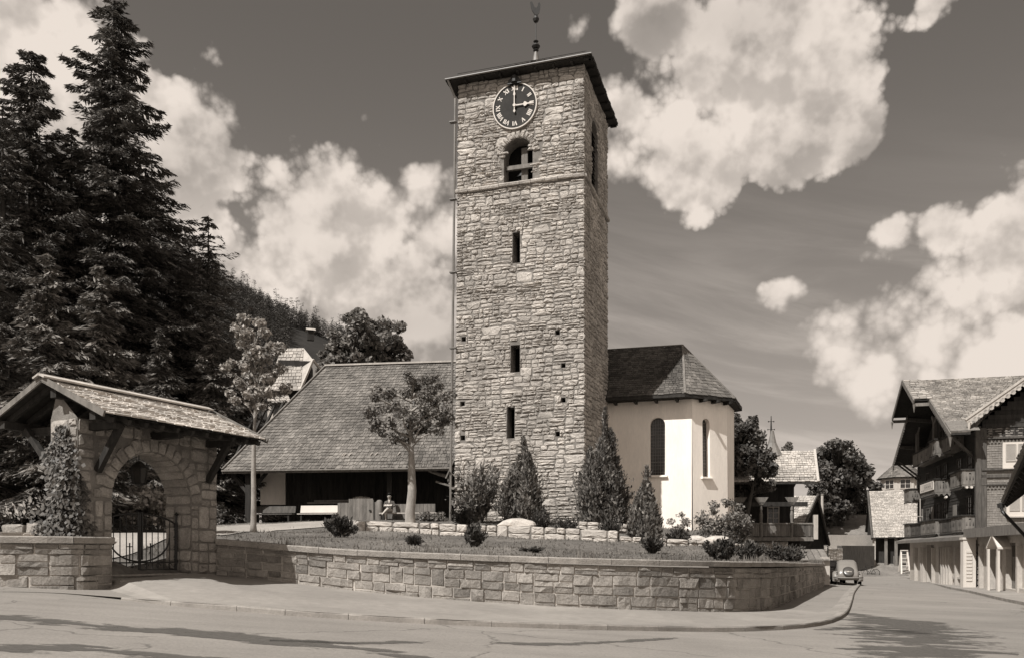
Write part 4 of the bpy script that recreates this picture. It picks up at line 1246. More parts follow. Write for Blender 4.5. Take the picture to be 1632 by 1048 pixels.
def bench(label, xa, xb, y, mback, seat_m, back=None):
    t = thing('bench', label, 'bench', tuple(nv.w(xa, y, FZ)), -8, 'benches in the church porch'); Lb = xb - xa
    mb = MB(); mb.box(0, Lb, -.22, .0, .40, .45); mb.box(0, Lb, .015, .2, .40, .45); mb.build('seat', seat_m, t)
    for x in (.15, Lb - .25):
        mb = MB(); mb.box(x, x + .08, -.18, .16, -.1, .4); mb.build('leg', M['dark_wood'], t)
    if back:
        mb = MB(); mb.add([(0, .2, .5), (Lb, .2, .5), (Lb, .3, back), (0, .3, back), (0, .25, .5), (Lb, .25, .5), (Lb, .35, back), (0, .35, back)], [(0, 1, 2, 3), (7, 6, 5, 4), (3, 2, 6, 7), (0, 3, 7, 4), (1, 5, 6, 2), (0, 4, 5, 1)])
        mb.build('backrest', mback, t)
    return t
bench('long plank bench under the porch where the reader sits', nx(606, .45), nx(697, .45), .45, None, M['pale_wood'])
bench('porch bench with a pale painted backboard left of the wicket door', nx(476, .6), nx(538, .6), .6, M['white'], M['pale_wood'], .86)
bench('dark porch bench beside the timber post at the left end', nx(404, .6), nx(468, .6), .6, M['brown_wood'], M['brown_wood'], .84)
# ------------------------------------------------------------------ lych gate (roofed stone archway)
lg_ = thing('lych_gate', 'roofed stone archway with shingled gable roof and iron gates at the churchyard entrance', 'gatehouse', tuple(gate.o), 64)
GT, GL0, GL1 = .78, -.77, 2.82
GF = gate_floor
top_z = 2.62
gops = [(0, 2.07, GF - .3, 2.13, True)]
def gfm(u, v, d): return (u, -d, v)
def gbk(u, v, d): return (u, GT + d, v)
mb = MB()
wall_open(mb, gfm, GL0, GL1, -1.2, top_z, gops, GT, 1, 1)
mb.quad((GL0, GT, -1.2), (GL0, 0, -1.2), (GL0, 0, top_z), (GL0, GT, top_z), 1)
mb.quad((GL1, 0, -1.2), (GL1, GT, -1.2), (GL1, GT, top_z), (GL1, 0, top_z), 1)
# back face
wall_open(mb, gbk, GL0, GL1, -1.2, top_z, gops, 0, 1, 1)
mb.poly([(GL0, 0, top_z), (GL0, GT, top_z), (GL0, GT / 2 + .2, top_z + .55)], 1)
rnd = random.Random(51)
st = dict(band=(.4, .56), wid=(.3, .62), d=(.02, .05), gap=.009, split=(.1, .8, .1), rough=.45, skew=.06)
vo = [(-.24, 2.31, GF - .3, 2.37, True)]
masonry(mb, gfm, GL0, -.2, -1.0, 1.06, rnd, **st); masonry(mb, gfm, 2.27, GL1, -1.0, 1.06, rnd, **st)
masonry(mb, gfm, 0 - .2, 0, GF, 1.06, rnd, **st); masonry(mb, gfm, 2.07, 2.27, GF - .2, 1.06, rnd, **st)
masonry(mb, gfm, GL0, GL1, 1.06, top_z, rnd, ops=vo, **st)
masonry(mb, lambda u, v, d: (GL0 - d, GT - u, v), 0, GT, -1.0, top_z, rnd, **st)
masonry(mb, lambda u, v, d: (GL1 + d, u, v), 0, GT, -1.0, top_z, rnd, **st)
# reveals of the arch
masonry(mb, lambda u, v, d: (d, GT - u, v), 0, GT, GF, 1.06, rnd, **st)
masonry(mb, lambda u, v, d: (2.07 - d, u, v), 0, GT, GF, 1.06, rnd, **st)
nv_ = 17; r = 1.035
for i in range(nv_):
    am = math.pi * (i + .5) / nv_; w_ = math.pi / nv_ * (r + .1)
    ex = .0 if i % 2 else .05
    stone(mb, lambda u, v, d: (1.035 + (r + .13 + v) * math.cos(am) - u * math.sin(am), -d, 1.095 + (r + .13 + v) * math.sin(am) + u * math.cos(am)), -w_ / 2, w_ / 2, -.13, .13 + ex, .05, rnd, 0, .3, .03)
    stone(mb, lambda u, v, d: (1.035 + (r - d) * math.cos(am) - u * math.sin(am), GT / 2 + v, 1.095 + (r - d) * math.sin(am) + u * math.cos(am)), -w_ / 2 + .006, w_ / 2 - .006, -GT / 2, GT / 2, .035, rnd, 0, .4, .02)
mb.build('wall', [M['gatestone'], M['mortar']], lg_)
mb = MB(); mb.box(-.0, 2.07, .1, .95, GF - .5, GF + .0); mb.box(-.05, 2.12, -.32, .1, GF - .5, GF - .1); mb.build('threshold', M['coping'], lg_)
# roof
RX0, RX1, EY, RYc = -1.05, 3.25, -1.1, .62
ez_, rz2 = 2.60, 3.37; BY = 2.35
A1, B1, C1, D1 = Vector((RX0, EY, ez_)), Vector((RX1, EY, ez_)), Vector((RX1 - .1, RYc, rz2)), Vector((RX0 - .05, RYc, rz2))
A2, B2 = Vector((RX1, BY, ez_)), Vector((RX0, BY, ez_))
mb = MB(); rnd = random.Random(53)
shingles(mb, A1, B1, C1, D1, 16, .17, rnd, .026, 0, jit=.25, lift=.008)
shingles(mb, A2, B2, D1, C1, 17, .17, rnd, .04, 0, jit=.2)
dz = Vector((0, 0, .04))
mb.quad(A1 - dz, B1 - dz, C1 - dz, D1 - dz, 1); mb.quad(A2 - dz, B2 - dz, D1 - dz, C1 - dz, 1)
roof = mb.build('roof', [M['gate_shingle'], M['dark_wood']], lg_)
mb = MB()
for x in (RX0 - .02, RX1 + .02):
    mb.bar((x, EY - .03, ez_ - .03), (x, RYc, rz2 - .0), .04, .11); mb.bar((x, BY + .03, ez_ - .03), (x, RYc, rz2 - .0), .04, .11)
build_split(mb, 'barge_board', M['grey_wood'], roof)
mb = MB(); mb.bar((RX0 - .1, RYc - .07, rz2 + .05), (RX1 - .05, RYc - .07, rz2 + .05), .2, .035, up=(0, -.4, 1)); mb.bar((RX0 - .1, RYc + .08, rz2 + .05), (RX1 - .05, RYc + .08, rz2 + .05), .2, .035, up=(0, .4, 1))
mb.build('ridge_cap', M['gate_shingle'], roof)
mb = MB()
for i in range(11):
    x = RX0 + .2 + i * (RX1 - RX0 - .4) / 10
    mb.bar((x, EY + .03, ez_ - .11), (x, RYc, rz2 - .1), .08, .1); mb.bar((x, BY - .03, ez_ - .11), (x, RYc, rz2 - .1), .08, .1)
mb.build('rafter', M['dark_wood'], lg_)
mb = MB()
for y, z in ((-.72, 2.62), (.39, 3.12), (1.95, 2.62)): mb.box(RX0 + .05, RX1 - .05, y - .08, y + .08, z - .12, z + .03)
for x in (GL0 + .3, 1.03, GL1 - .3): mb.box(x - .08, x + .08, -.8, 2.0, 2.4, 2.54)
mb.build('purlin', M['dark_wood'], lg_)
for x in (GL0 + .42, GL1 - .3):
    mb = MB(); mb.bar((x, -.03, 1.62), (x, -.70, 2.5), .11, .13, up=(0, 1, 1)); mb.build('bracket', M['dark_wood'], lg_)
mb = MB(); mb.bar((GL0 + .12, GT + .02, 1.55), (GL0 + .12, 1.7, 2.5), .1, .11); mb.build('bracket', M['dark_wood'], lg_)
mb = MB()  # two lines of worn, pale lettering strokes above the arch
rnd = random.Random(9)
for row, (xa, xb, z) in enumerate(((.55, 2.15, 2.43), (.75, 1.2, 2.31))):
    x = xa
    while x < xb:
        w_ = rnd.uniform(.03, .06)
        if rnd.random() > .18:
            mb.quad((x, -.062, z - .04), (x + .012, -.062, z - .04), (x + .012, -.062, z + .045), (x, -.062, z + .045))
            if rnd.random() < .6: mb.quad((x, -.0625, z), (x + w_, -.0625, z), (x + w_, -.0625, z + .012), (x, -.0625, z + .012))
            if rnd.random() < .5: mb.quad((x + w_ - .01, -.0622, z - .035), (x + w_, -.0622, z - .035), (x + w_, -.0622, z + .02), (x + w_ - .01, -.0622, z + .02))
        x += w_ + .025
mb.build('inscription', M['coping'], lg_)
# wrought-iron leaves
GY = .42; gz0, gz1 = GF + .04, GF + 1.3
def leaf(xa, xb, mirror):
    mb = MB(); W = xb - xa; n = 6
    cx = 1.035
    topz = lambda x: GF + .95 + .34 * math.sqrt(max(0, 1 - ((x - cx) / 1.06) ** 2))
    for x in (xa, xb): mb.tube([(x, GY, gz0), (x, GY, topz(x))], .022, 6)
    for z in (gz0 + .04, gz0 + .2): mb.bar((xa, GY, z), (xb, GY, z), .03, .03)
    for i in range(1, n):
        x = xa + W * i / n; mb.tube([(x, GY, gz0), (x, GY, topz(x) + .0)], .011, 5)
    pts = [(xa + W * i / 10, GY, topz(xa + W * i / 10)) for i in range(11)]; mb.tube(pts, .02, 6)
    pts = []
    for i in range(13):  # half of the great ring
        t = math.pi / 2 * i / 12
        x = cx + (-1 if not mirror else 1) * .78 * math.cos(t); pts.append((x, GY - .02, GF + .78 - .52 * math.sin(t)))
    mb.tube(pts, .018, 6)
    s = -1 if not mirror else 1
    pts = [(cx + s * .03, GY - .02, GF + .92), (cx + s * .36, GY - .02, GF + .92), (cx + s * .4, GY - .02, GF + .97), (cx + s * .36, GY - .02, GF + 1.02), (cx + s * .03, GY - .02, GF + 1.02)]
    mb.tube(pts, .02, 6)
    mb.tube([(cx + s * .05, GY - .02, GF + .3), (cx + s * .05, GY - .02, GF + 1.33)], .02, 6)
    x = cx + s * .27; mb.bar((x - .07, GY - .015, GF + .58), (x + .07, GY - .015, GF + .58), .02, .02); mb.bar((x, GY - .02, GF + .25), (x, GY - .02, GF + .66), .02, .02)
    # scrolls along the foot
    for i in range(3):
        c_ = xa + W * (i + .5) / 3
        mb.tube([(c_ + .07 * math.cos(q_ * .6) * (1 - q_ / 14), GY, gz0 + .12 + .07 * math.sin(q_ * .6) * (1 - q_ / 14)) for q_ in range(12)], .008, 4)
    return mb.build('gate_leaf', M['iron'], lg_)
leaf(.06, 1.02, False); leaf(1.05, 2.0, True)
for x in (.03, 2.03):
    mb = MB(); mb.tube([(x, GY, GF), (x, GY, GF + 1.28)], .03, 7); mb.lathe([(0, 0), (.05, .04), (0, .1)], (x, GY, GF + 1.27), 8)
    for i in range(5): z = GF + .12 + i * .22; mb.tube([(x + (.09 if x > 1 else .07) * math.cos(t) * (-1 if x > 1 else 1), GY - .02, z + .08 * math.sin(t)) for t in [q_ * .5 for q_ in range(13)]], .009, 4)
    mb.build('gate_post', M['iron'], lg_)
lan = thing('hanging_lantern', 'small black iron lantern hanging in the stone archway', 'lantern', tuple(gate.w(1.0, .4, 1.78)), 64)
mb = MB(); mb.tube([(0, 0, .2), (0, 0, .36)], .012, 5); mb.lathe([(0, .2), (.06, .17), (.2, .05), (.21, .03)], n=6); mb.lathe([(.13, -.3), (.1, -.33), (0, -.36)], n=6)
for i in range(6):
    t = math.pi / 3 * i; mb.tube([(.19 * math.cos(t), .19 * math.sin(t), .04), (.13 * math.cos(t), .13 * math.sin(t), -.31)], .012, 4)
mb.build('frame', M['iron'], lan)
mb = MB(); mb.lathe([(.17, .03), (.12, -.29)], n=6); mb.build('glass', M['glass'], lan)
# ivy up the near end of the gatehouse
rg = np.random.default_rng(61); n = 2900
iv = thing('ivy', 'ivy climbing the sunlit end of the gateway pier', 'climbing plant', tuple(gate.w(GL0, .35, .2)), 64)
def ivy_pts(n, face):
    v = rg.random(n) ** .85 * 2.35 - .1
    wdt = .5 - .13 * np.maximum(0, v) + .1 * np.sin(v * 5) 
    u = rg.normal(0, .42, n) * np.clip(wdt, .12, 1)
    return u, v
u, v = ivy_pts(n, 0); u = u * .8
b = rg.random(n) ** 2 * (.26 - .08 * v)
pos = np.stack([-.06 - np.abs(b), np.clip(u * 1.5, -.62, .62), v], 1)
pos2 = np.stack([np.clip(np.abs(u) * .9 - .05, -.1, .5), -.36 - np.abs(b) * .6, v * .6], 1)
pos = np.concatenate([pos, pos2[: n // 4]])
nr = np.concatenate([np.tile([-1.0, -.2, .35], (n, 1)), np.tile([0, -1, .4], (n // 4, 1))]) + rg.normal(0, .45, (len(pos), 3))
V, Fc = leaf_quads(pos, nr, np.tile([0, 0, -1.0], (len(pos), 1)) + rg.normal(0, .4, (len(pos), 3)), .1 * rg.uniform(.6, 1.3, len(pos)), .085 * rg.uniform(.6, 1.2, len(pos)))
mesh_np('foliage', V, Fc, M['ivy'], iv)
mb = MB()
for i in range(6): mb.tube([(-.05, -.3 + i * .12, -.2), (-.07, -.25 + i * .1 + .08 * math.sin(i), .8), (-.06, -.2 + i * .08, 1.7 + .1 * (i % 3))], [.022, .016, .006], 5)
mb.build('stem', M['bark'], iv)
# steps & graveyard bits seen through the arch and between gate and nave
st_ = thing('stone_steps', 'pale stone steps climbing beyond the iron gates', 'steps', tuple(gate.w(1.2, 3.4, GF + .1)), 64)
mb = MB(); rnd = random.Random(2)
for i in range(5):
    masonry(mb, lambda u, v, d, i=i: (u, i * .36 - d, v), -1.3, 1.3, i * .17 - .1, i * .17 + .17, rnd, band=(.25, .3), wid=(.4, .8), d=(.02, .04), split=(1, 0, 0), gap=.006)
    mb.box(-1.3, 1.3, i * .36, i * .36 + .5, i * .17 - .3, i * .17 + .165)
mb.build('tread', M['white_stone'], st_)
def headstone(px, py, Z, w, h, label, m='white_stone'):
    p = P(px, py, Z); t = thing('gravestone', label, 'gravestone', p, rnd.uniform(-12, 12))
    mb = MB(); pl_ = [(-w / 2, -.1), (w / 2, -.1), (w / 2, h * .8)] + [(w / 2 * math.cos(a), h * .8 + h * .2 * math.sin(a)) for a in (.5, 1.0, 1.57, 2.1, 2.64)] + [(-w / 2, h * .8)]
    mb.prism(pl_, lambda x, z: (x, -.08, z), lambda x, z: (x, .08, z)); mb.build('slab', M[m], t)
    mb = MB(); mb.box(-w * .65, w * .65, -.2, .2, -.15, .1); mb.build('plinth', M[m], t)
pil = thing('stone_pillar', 'pale stone pillar with stepped foot standing left of the nave porch', 'pillar', P(361, 800, 47))
mb = MB(); masonry(mb, lambda u, v, d: (u, -d, v), -.35, .35, .45, 1.75, rnd, band=(.22, .3), wid=(.35, .7), d=(.02, .05), split=(.6, .4, 0)); mb.box(-.34, .34, 0, .6, .4, 1.76); mb.build('shaft', M['white_stone'], pil)
mb = MB(); mb.box(-.6, .75, -.3, .9, -.5, .22); mb.box(-.45, .5, -.15, .75, .22, .42); mb.build('foot', M['white_stone'], pil)
headstone(207, 868, 27, .95, .9, 'dark upright gravestone seen through the iron gate', 'lead')
headstone(382, 790, 50, .5, .8, 'small pale gravestone beside the stone pillar')
# light stone blocks left of the gate
lw = thing('kerb_stones', 'row of pale squared stones edging the shrubbery left of the gateway', 'stone edging', P(40, 848, 22))
mb = MB()
for i in range(4): stone(mb, lambda u, v, d: (u, -d, v), -.6 + i * .62, -.03 + i * .62, -.1, .22 + .05 * (i % 2), .05, rnd); mb.box(-.58 + i * .62, -.05 + i * .62, 0, .4, -.1, .2 + .05 * (i % 2))
mb.build('blocks', M['coping'], lw)

# ------------------------------------------------------------------ low white dry-stone terrace walls
def low_wall(label, pts_top, pts_bot, seed, th_=.38):
    foot = resample([P(*p) for p in pts_bot], .4); top = [P(a, b, c[2]) for (a, b), c in zip(pts_top, pts_bot)]; top = resample(top, .4)
    fm, Ls = line_map(foot, top); t = thing('terrace_wall', label, 'wall', foot[0], 0, 'pale dry-stone terrace walls'); o = foot[0]
    g = lambda u, v, d: fm(u, v, d) - o
    mb = MB(); rnd = random.Random(seed)
    masonry(mb, g, 0, Ls, -.15, 1.0, rnd, band=(.9, 1.1), wid=(.45, 1.1), d=(.03, .08), gap=.01, split=(.12, .88, 0, .4), rough=.35, skew=.06)
    kk = max(2, int(Ls / .5))
    for i in range(kk):
        u0, u1 = Ls * i / kk, Ls * (i + 1) / kk
        mb.quad(g(u0, -.4, -.01), g(u1, -.4, -.01), g(u1, .95, -.01), g(u0, .95, -.01), 1)
        zt_ = .99 + rnd.uniform(-.05, .03); zt2 = zt_ + rnd.uniform(-.02, .02)
        mb.quad(g(u0 + .01, zt_, .01), g(u1 - .01, zt2, .01), g(u1 - .01, zt2, -th_), g(u0 + .01, zt_, -th_), 0)
        mb.quad(g(u0, -.4, -th_), g(u0, .95, -th_), g(u1, .95, -th_), g(u1, -.4, -th_), 1)
    mb.build('masonry', [M['white_stone'], M['mortar']], t)
low_wall('long pale dry-stone wall edging the lawn below the church tower', [(566, 828.5), (640, 831), (760, 835), (860, 838.5), (985, 844.5)], [(566, 846, 31.4), (640, 849, 31.2), (760, 854, 30.8), (860, 858.5, 30.4), (985, 864, 29.8)], 71)
low_wall('lower pale dry-stone wall stepping down below the choir', [(986, 853.5), (1060, 857), (1130, 861), (1190, 866)], [(986, 865, 29.9), (1060, 869, 30), (1130, 873, 30.6), (1190, 879, 32)], 72)
low_wall('short upper pale stone wall at the foot of the tower corner', [(905, 829), (950, 831), (1000, 834)], [(905, 841, 34), (950, 842.5, 33.8), (1000, 845, 33.6)], 73)
def boulder(px, py, Z, rx, ry, rz, label, seed):
    p = P(px, py, Z); rg = np.random.default_rng(seed); rnd = random.Random(seed)
    mb = MB(); prof = []; n = 16
    vs, fs = [], []
    ph = [rnd.uniform(0, 6) for _ in range(6)]
    for i in range(8):
        a = math.pi / 2 * (1 - i / 7)  if False else math.pi * .62 * i / 7
        for j in range(n):
            t = 2 * math.pi * j / n; q_ = 1 + .12 * math.sin(2 * t + ph[0]) + .08 * math.sin(3 * t + ph[1] + a * 3) + rnd.uniform(-.05, .05)
            vs.append((rx * q_ * math.sin(a) * math.cos(t), ry * q_ * math.sin(a) * math.sin(t), rz * math.cos(a) * (1 + rnd.uniform(-.03, .03))))
    for i in range(7):
        for j in range(n): fs.append((i * n + j, i * n + (j + 1) % n, (i + 1) * n + (j + 1) % n, (i + 1) * n + j))
    mb.add(vs, fs); o = mb.build('boulder', M['white_stone'], None); o.location = p; tag(o, label, 'rock')
boulder(824, 838, 31.2, .66, .4, .3, 'broad low pale boulder lying on the terrace wall below the tower', 1)
boulder(1143, 864, 31.2, .62, .4, .26, 'rounded pale boulder at the right end of the lawn', 2)
boulder(1109, 861, 31.5, .4, .3, .2, 'flat pale boulder under the choir facet beside the round bush', 3)
boulder(463, 838, 36, .3, .2, .14, 'small pale stone lying beside the path before the porch', 4)
# ------------------------------------------------------------------ shrubs and trees
TH, TD, JU = (M['thuja'], M['bark']), (M['thuja_dark'], M['bark']), (M['juniper'], M['bark'])
def gp(px, py, Z):
    p = P(px, py, Z); p.z = yard_z(p.x, p.y) - .02; return p
def hgt(py_top, Z, p): return CZ + (HY - py_top) / F * Z - p.z
def con(px, py, Z, top, R_, seed, n, mats, label, **kw):
    p = gp(px, py, Z); conifer_shrub('cypress_shrub', label, p, hgt(top, Z, p), R_, seed, n, mats, 'evergreens below the tower', **kw)
con(834, 830, 35.5, 694, 1.15, 1, 13000, TH, 'pointed cypress standing before the middle of the tower front')
con(964, 838, 35.5, 650, 1.3, 2, 22000, TD, 'tallest broad cypress at the right corner of the tower', prof=lambda t: np.minimum(1, (t + .3) * 2.2) * (1 - t ** 2.2) ** .8)
con(1031, 852, 34, 743, .85, 3, 10000, TH, 'small slender cypress before the white choir wall')
def vs_(px, py, Z, top, R_, seed, n, label, mats=JU, **kw):
    p = gp(px, py, Z); vase_shrub('juniper_bush', label, p, hgt(top, Z, p), R_, seed, n, mats, 'low shrubs on the lawn', **kw)
vs_(764, 830, 36, 735, 1.15, 41, 3600, 'loose ragged evergreen bush at the left corner of the tower', (M['thuja'], M['bark']), spray=.24, stems=20)
vs_(541, 858, 25.5, 819, .56, 1, 2600, 'spreading juniper bush on the lawn near the path')
vs_(757, 873, 23.6, 833, .33, 2, 1500, 'upright juniper bush behind the wall below the tower')
vs_(1040, 884, 23.6, 853, .34, 3, 1500, 'juniper bush at the wall below the choir')
vs_(1150, 888, 24.5, 856, .5, 4, 2400, 'dark spreading juniper bush before the rounded boulder')
vs_(1195, 889, 25.5, 862, .5, 5, 2000, 'bushy juniper left of the chalet foundation wall')
vs_(1237, 890, 30, 866, .5, 6, 1800, 'low bush beside the foundation wall of the chalet')
vs_(1262, 892, 33, 868, .55, 7, 1800, 'low bush at the right end of the churchyard')
vs_(972, 838, 32.5, 812, .6, 8, 1600, 'dark low bush at the foot of the tallest cypress')
vs_(1078, 862, 31, 838, .55, 9, 1600, 'straggling low shrub before the foot of the choir')
vs_(860, 832, 33.5, 808, .7, 10, 1600, 'low bush spreading right of the pointed cypress')
vs_(742, 832, 34, 800, .6, 11, 1700, 'low bush at the foot of the downpipe')
vs_(900, 838, 33, 822, .6, 12, 1300, 'flat low bush at the foot of the tower front')
vs_(848, 884, 22.6, 872, .35, 13, 700, 'tiny tuft growing just behind the wall coping under the tower')
vs_(662, 868, 24.5, 852, .3, 14, 700, 'tiny weedy plant on the lawn before the slender tree')
def rs_(px, py, Z, top, R_, seed, label, mats, **kw):
    p = gp(px, py, Z); round_shrub('round_bush', label, p, hgt(top, Z, p), R_, seed, mats, **kw)
rs_(1083, 848, 33.5, 815, .52, 1, 'small round bush against the lit choir wall', (M['leaf_pale'], M['bark']), clumps=26, per=45)
rs_(1153, 862, 33, 793, 1.0, 2, 'large round bush at the right corner of the choir', (M['leaf'], M['bark']), clumps=60, per=75)
rs_(100, 846, 20.5, 828, .7, 3, 'low leafy shrub at the ivy foot left of the gateway', (M['leaf'], M['bark']), clumps=30, per=60)
rs_(240, 848, 27, 770, .85, 4, 'pale leafy bush seen through the gateway arch', (M['leaf_pale'], M['bark']), clumps=34, per=55, leaf=.15)
rs_(690, 836, 37, 815, .7, 5, 'weedy green bush at the right end of the porch bench', (M['leaf'], M['bark']), clumps=24, per=45)
rs_(300, 842, 33, 800, 1.3, 6, 'dark bush behind the right pier of the gateway', (M['leaf_dark'], M['bark']), clumps=40, per=60)

BP, BD = M['bark_pale'], M['bark']
def bt(name, label, px, py, Z, top, cy, rxp, ryp, seed, clumps, per, leaf, tr, mats, yard=True, **kw):
    p = gp(px, py, Z) if yard else P(px, py, Z)
    s = Z / F
    z0 = lambda y: CZ + (HY - y) * s - p.z
    broad_tree(name, label, 'tree', p, z0(top), z0(cy), rxp * s, ryp * s, seed, clumps, per, leaf, tr, mats, **kw)
bt('maple_tree', 'young tree with a straight pale trunk between gateway and nave', 404, 846, 29, 493, 585, 52, 88, 3, 60, 120, .13, .095, (M['leaf_pale'], BP), lean=(.05, 0), fork=.5, crad=(.1, .2), core=.3, shape=.75)
bt('maple_tree', 'small round-headed tree with a stout pale trunk before the porch', 655, 838, 31.5, 590, 652, 68, 54, 8, 58, 130, .125, .19, (M['leaf'], BP), fork=.48, crad=(.12, .25), core=.3, lean=(0.02, 0))
bt('ash_tree', 'broad leafy tree rising behind the nave roof', 592, 640, 72, 490, 560, 68, 62, 11, 110, 110, .42, .5, (M['leaf'], BD), yard=False, crad=(.14, .26))
bt('ash_tree', 'leafy tree at the left end of the nave roof behind the pale house', 545, 640, 78, 545, 575, 34, 34, 12, 50, 90, .42, .3, (M['leaf'], BD), yard=False)
bt('lime_tree', 'dense tree standing behind the choir at its right edge', 1178, 840, 52, 648, 728, 42, 72, 13, 100, 120, .28, .4, (M['leaf_dark'], BD), yard=False, crad=(.18, .34))
bt('lime_tree', 'leafy branches hanging over the left end of the chalet roof', 1184, 850, 48, 715, 748, 26, 34, 14, 40, 90, .26, .14, (M['leaf_dark'], BD), yard=False, lean=(.95, 0))
bt('lime_tree', 'large dark rounded tree right of the chalet with the roof finial', 1335, 845, 92, 708, 768, 44, 60, 15, 110, 120, .5, .6, (M['leaf_dark'], BD), yard=False, crad=(.2, .36))
bt('lime_tree', 'smaller tree at the right shoulder of the large dark tree', 1368, 850, 98, 745, 788, 26, 40, 16, 60, 90, .5, .4, (M['leaf_dark'], BD), yard=False)
bt('lime_tree', 'bushy tree filling the gap above the grassy bank', 1308, 850, 88, 745, 800, 24, 48, 17, 50, 90, .45, .4, (M['leaf_dark'], BD), yard=False)
bt('lime_tree', 'distant tree top peeping above the chalet ridge', 1258, 840, 120, 707, 735, 11, 28, 18, 24, 60, .5, .3, (M['leaf'], BD), yard=False)
bt('lime_tree', 'far tree beside the round corner house', 1400, 860, 130, 770, 800, 18, 30, 19, 30, 60, .6, .3, (M['leaf'], BD), yard=False)

SP, SM, LA = (M['needle'], M['bark']), (M['needle_mid'], M['bark']), (M['larch'], M['bark'])
def sp_(px, Z, top, R_, seed, n, label, mats=SP, **kw):
    p = gp(px, 838, Z); spruce(kw.pop('name', 'spruce_tree'), label, p, hgt(top, Z, p), R_, seed, n, mats, 'tall conifers behind the gateway', **kw)
sp_(181, 43, -6, 4.78, 1, 105000, 'tallest spruce with its tip at the top of the sky', spray=.36, power=.52, ragged=.34, droop=.42)
sp_(50, 40, 74, 4.12, 2, 76000, 'second tallest spruce at the left with a thin pointed tip', spray=.36, power=.55, ragged=.34)
sp_(114, 41, 196, 4.45, 3, 52000, 'bushy spruce filling the gap between the two tallest spruces', spray=.34, ragged=.35)
sp_(232, 46, 262, 6.05, 4, 76000, 'broad dark spruce with drooping boughs right of the tallest spruce', spray=.34, power=.5, ragged=.32, droop=.5)
sp_(4, 38, 160, 3.92, 5, 24200, 'dark spruce cut by the left edge of the view', spray=.34, ragged=.3)
sp_(332, 47, 338, 4.80, 6, 26400, 'feathery larch with a thin tip before the forested slope', LA, name='larch_tree', spray=.34, power=.7, ragged=.4)
sp_(290, 46, 430, 3.68, 7, 19800, 'smaller spruce between larch and broad dark spruce', spray=.34)
sp_(75, 25, 400, 2.60, 8, 19800, 'paler fir low in front of the left spruces', SM, name='fir_tree', spray=.34, ragged=.4)
sp_(160, 26.5, 420, 2.40, 9, 19800, 'paler fir standing behind the gateway ridge', SM, name='fir_tree', spray=.34, ragged=.4)
sp_(340, 44, 500, 3.00, 10, 17600, 'fir behind the young pale-trunked tree', SM, name='fir_tree', spray=.34, ragged=.4)
sp_(255, 36, 520, 2.33, 11, 17600, 'small fir behind the arch at the foot of the tall spruces', SP, name='fir_tree', spray=.34)
sp_(20, 42, 300, 3.20, 12, 17600, 'spruce deep in the shade at the far left', spray=.36)
sp_(385, 52, 520, 3.20, 13, 17600, 'spruce half hidden behind the young tree and the pale house', SP, spray=.36)
sp_(-40, 25, 250, 2.80, 14, 13200, 'spruce just outside the left edge reaching in with its boughs', spray=.36)

# ------------------------------------------------------------------ far forested mountainside
SK = [(-500, 150), (-100, 285), (150, 355), (290, 420), (340, 450), (400, 482), (450, 508), (500, 530), (540, 543), (580, 560), (640, 590), (720, 640), (760, 700)]
def crest(px):
    for (a, b), (c, d) in zip(SK[:-1], SK[1:]):
        if a <= px <= c: return b + (d - b) * (px - a) / (c - a)
    return SK[-1][1]
ZF = 900.0
def hill_z(x, y):
    px = CX + F * x / y; px = max(-500, min(760, px))
    h = (HY - crest(px)) / F * ZF
    t = sstep(120, ZF, y)
    return CZ + h * (y / ZF) * (.3 + .7 * sstep(100, ZF, y)) if y <= ZF else CZ + h * (1 - .2 * sstep(ZF, ZF + 600, y))
ang = [-1.0 + i * .03 for i in range(34)]
ys_ = [120, 180, 260, 340, 430, 520, 610, 700, 790, 850, 900, 1000, 1200, 1600]
V = np.array([(a * y, y, hill_z(a * y, y)) for y in ys_ for a in ang]); na = len(ang)
Fc = np.array([(j * na + i, j * na + i + 1, (j + 1) * na + i + 1, (j + 1) * na + i) for j in range(len(ys_) - 1) for i in range(na - 1)])
hm = mat('forest_floor', .03, .2, .01, rough=.95, fine=.2)
kind(mesh_np('hillside', V, Fc, hm, smooth=True), 'structure')
protos = []
for i in range(4):
    rg = np.random.default_rng(100 + i)
    Vv, Ff, lines = spruce_mesh(rg, 1.0, .15, 800, first=.06, spray=.065, droop=.3, power=.85, ragged=.3, whorl=60)
    protos.append((Vv, Ff))
rnd = random.Random(77); cnt = 0; cand = []
for q_ in range(2600):
    y = 430 + 455 * rnd.random() ** .75; px = rnd.uniform(262, 585)
    x = (px - CX) / F * y; z = hill_z(x, y)
    py = HY - (z - CZ) * F / y
    if 458 < px < 534 and y < 835: continue        # the open meadow
    if py > 640: continue
    cand.append((y, px, x, z))
for i in range(46):       # the trees drawn against the sky
    px = 285 + i * 6.4 + rnd.uniform(-2.5, 2.5); y = ZF - rnd.uniform(0, 25); x = (px - CX) / F * y; cand.insert(i, (y, px, x, hill_z(x, y)))
rest = cand[290:1700]; cand = cand[:290]
pobj = []
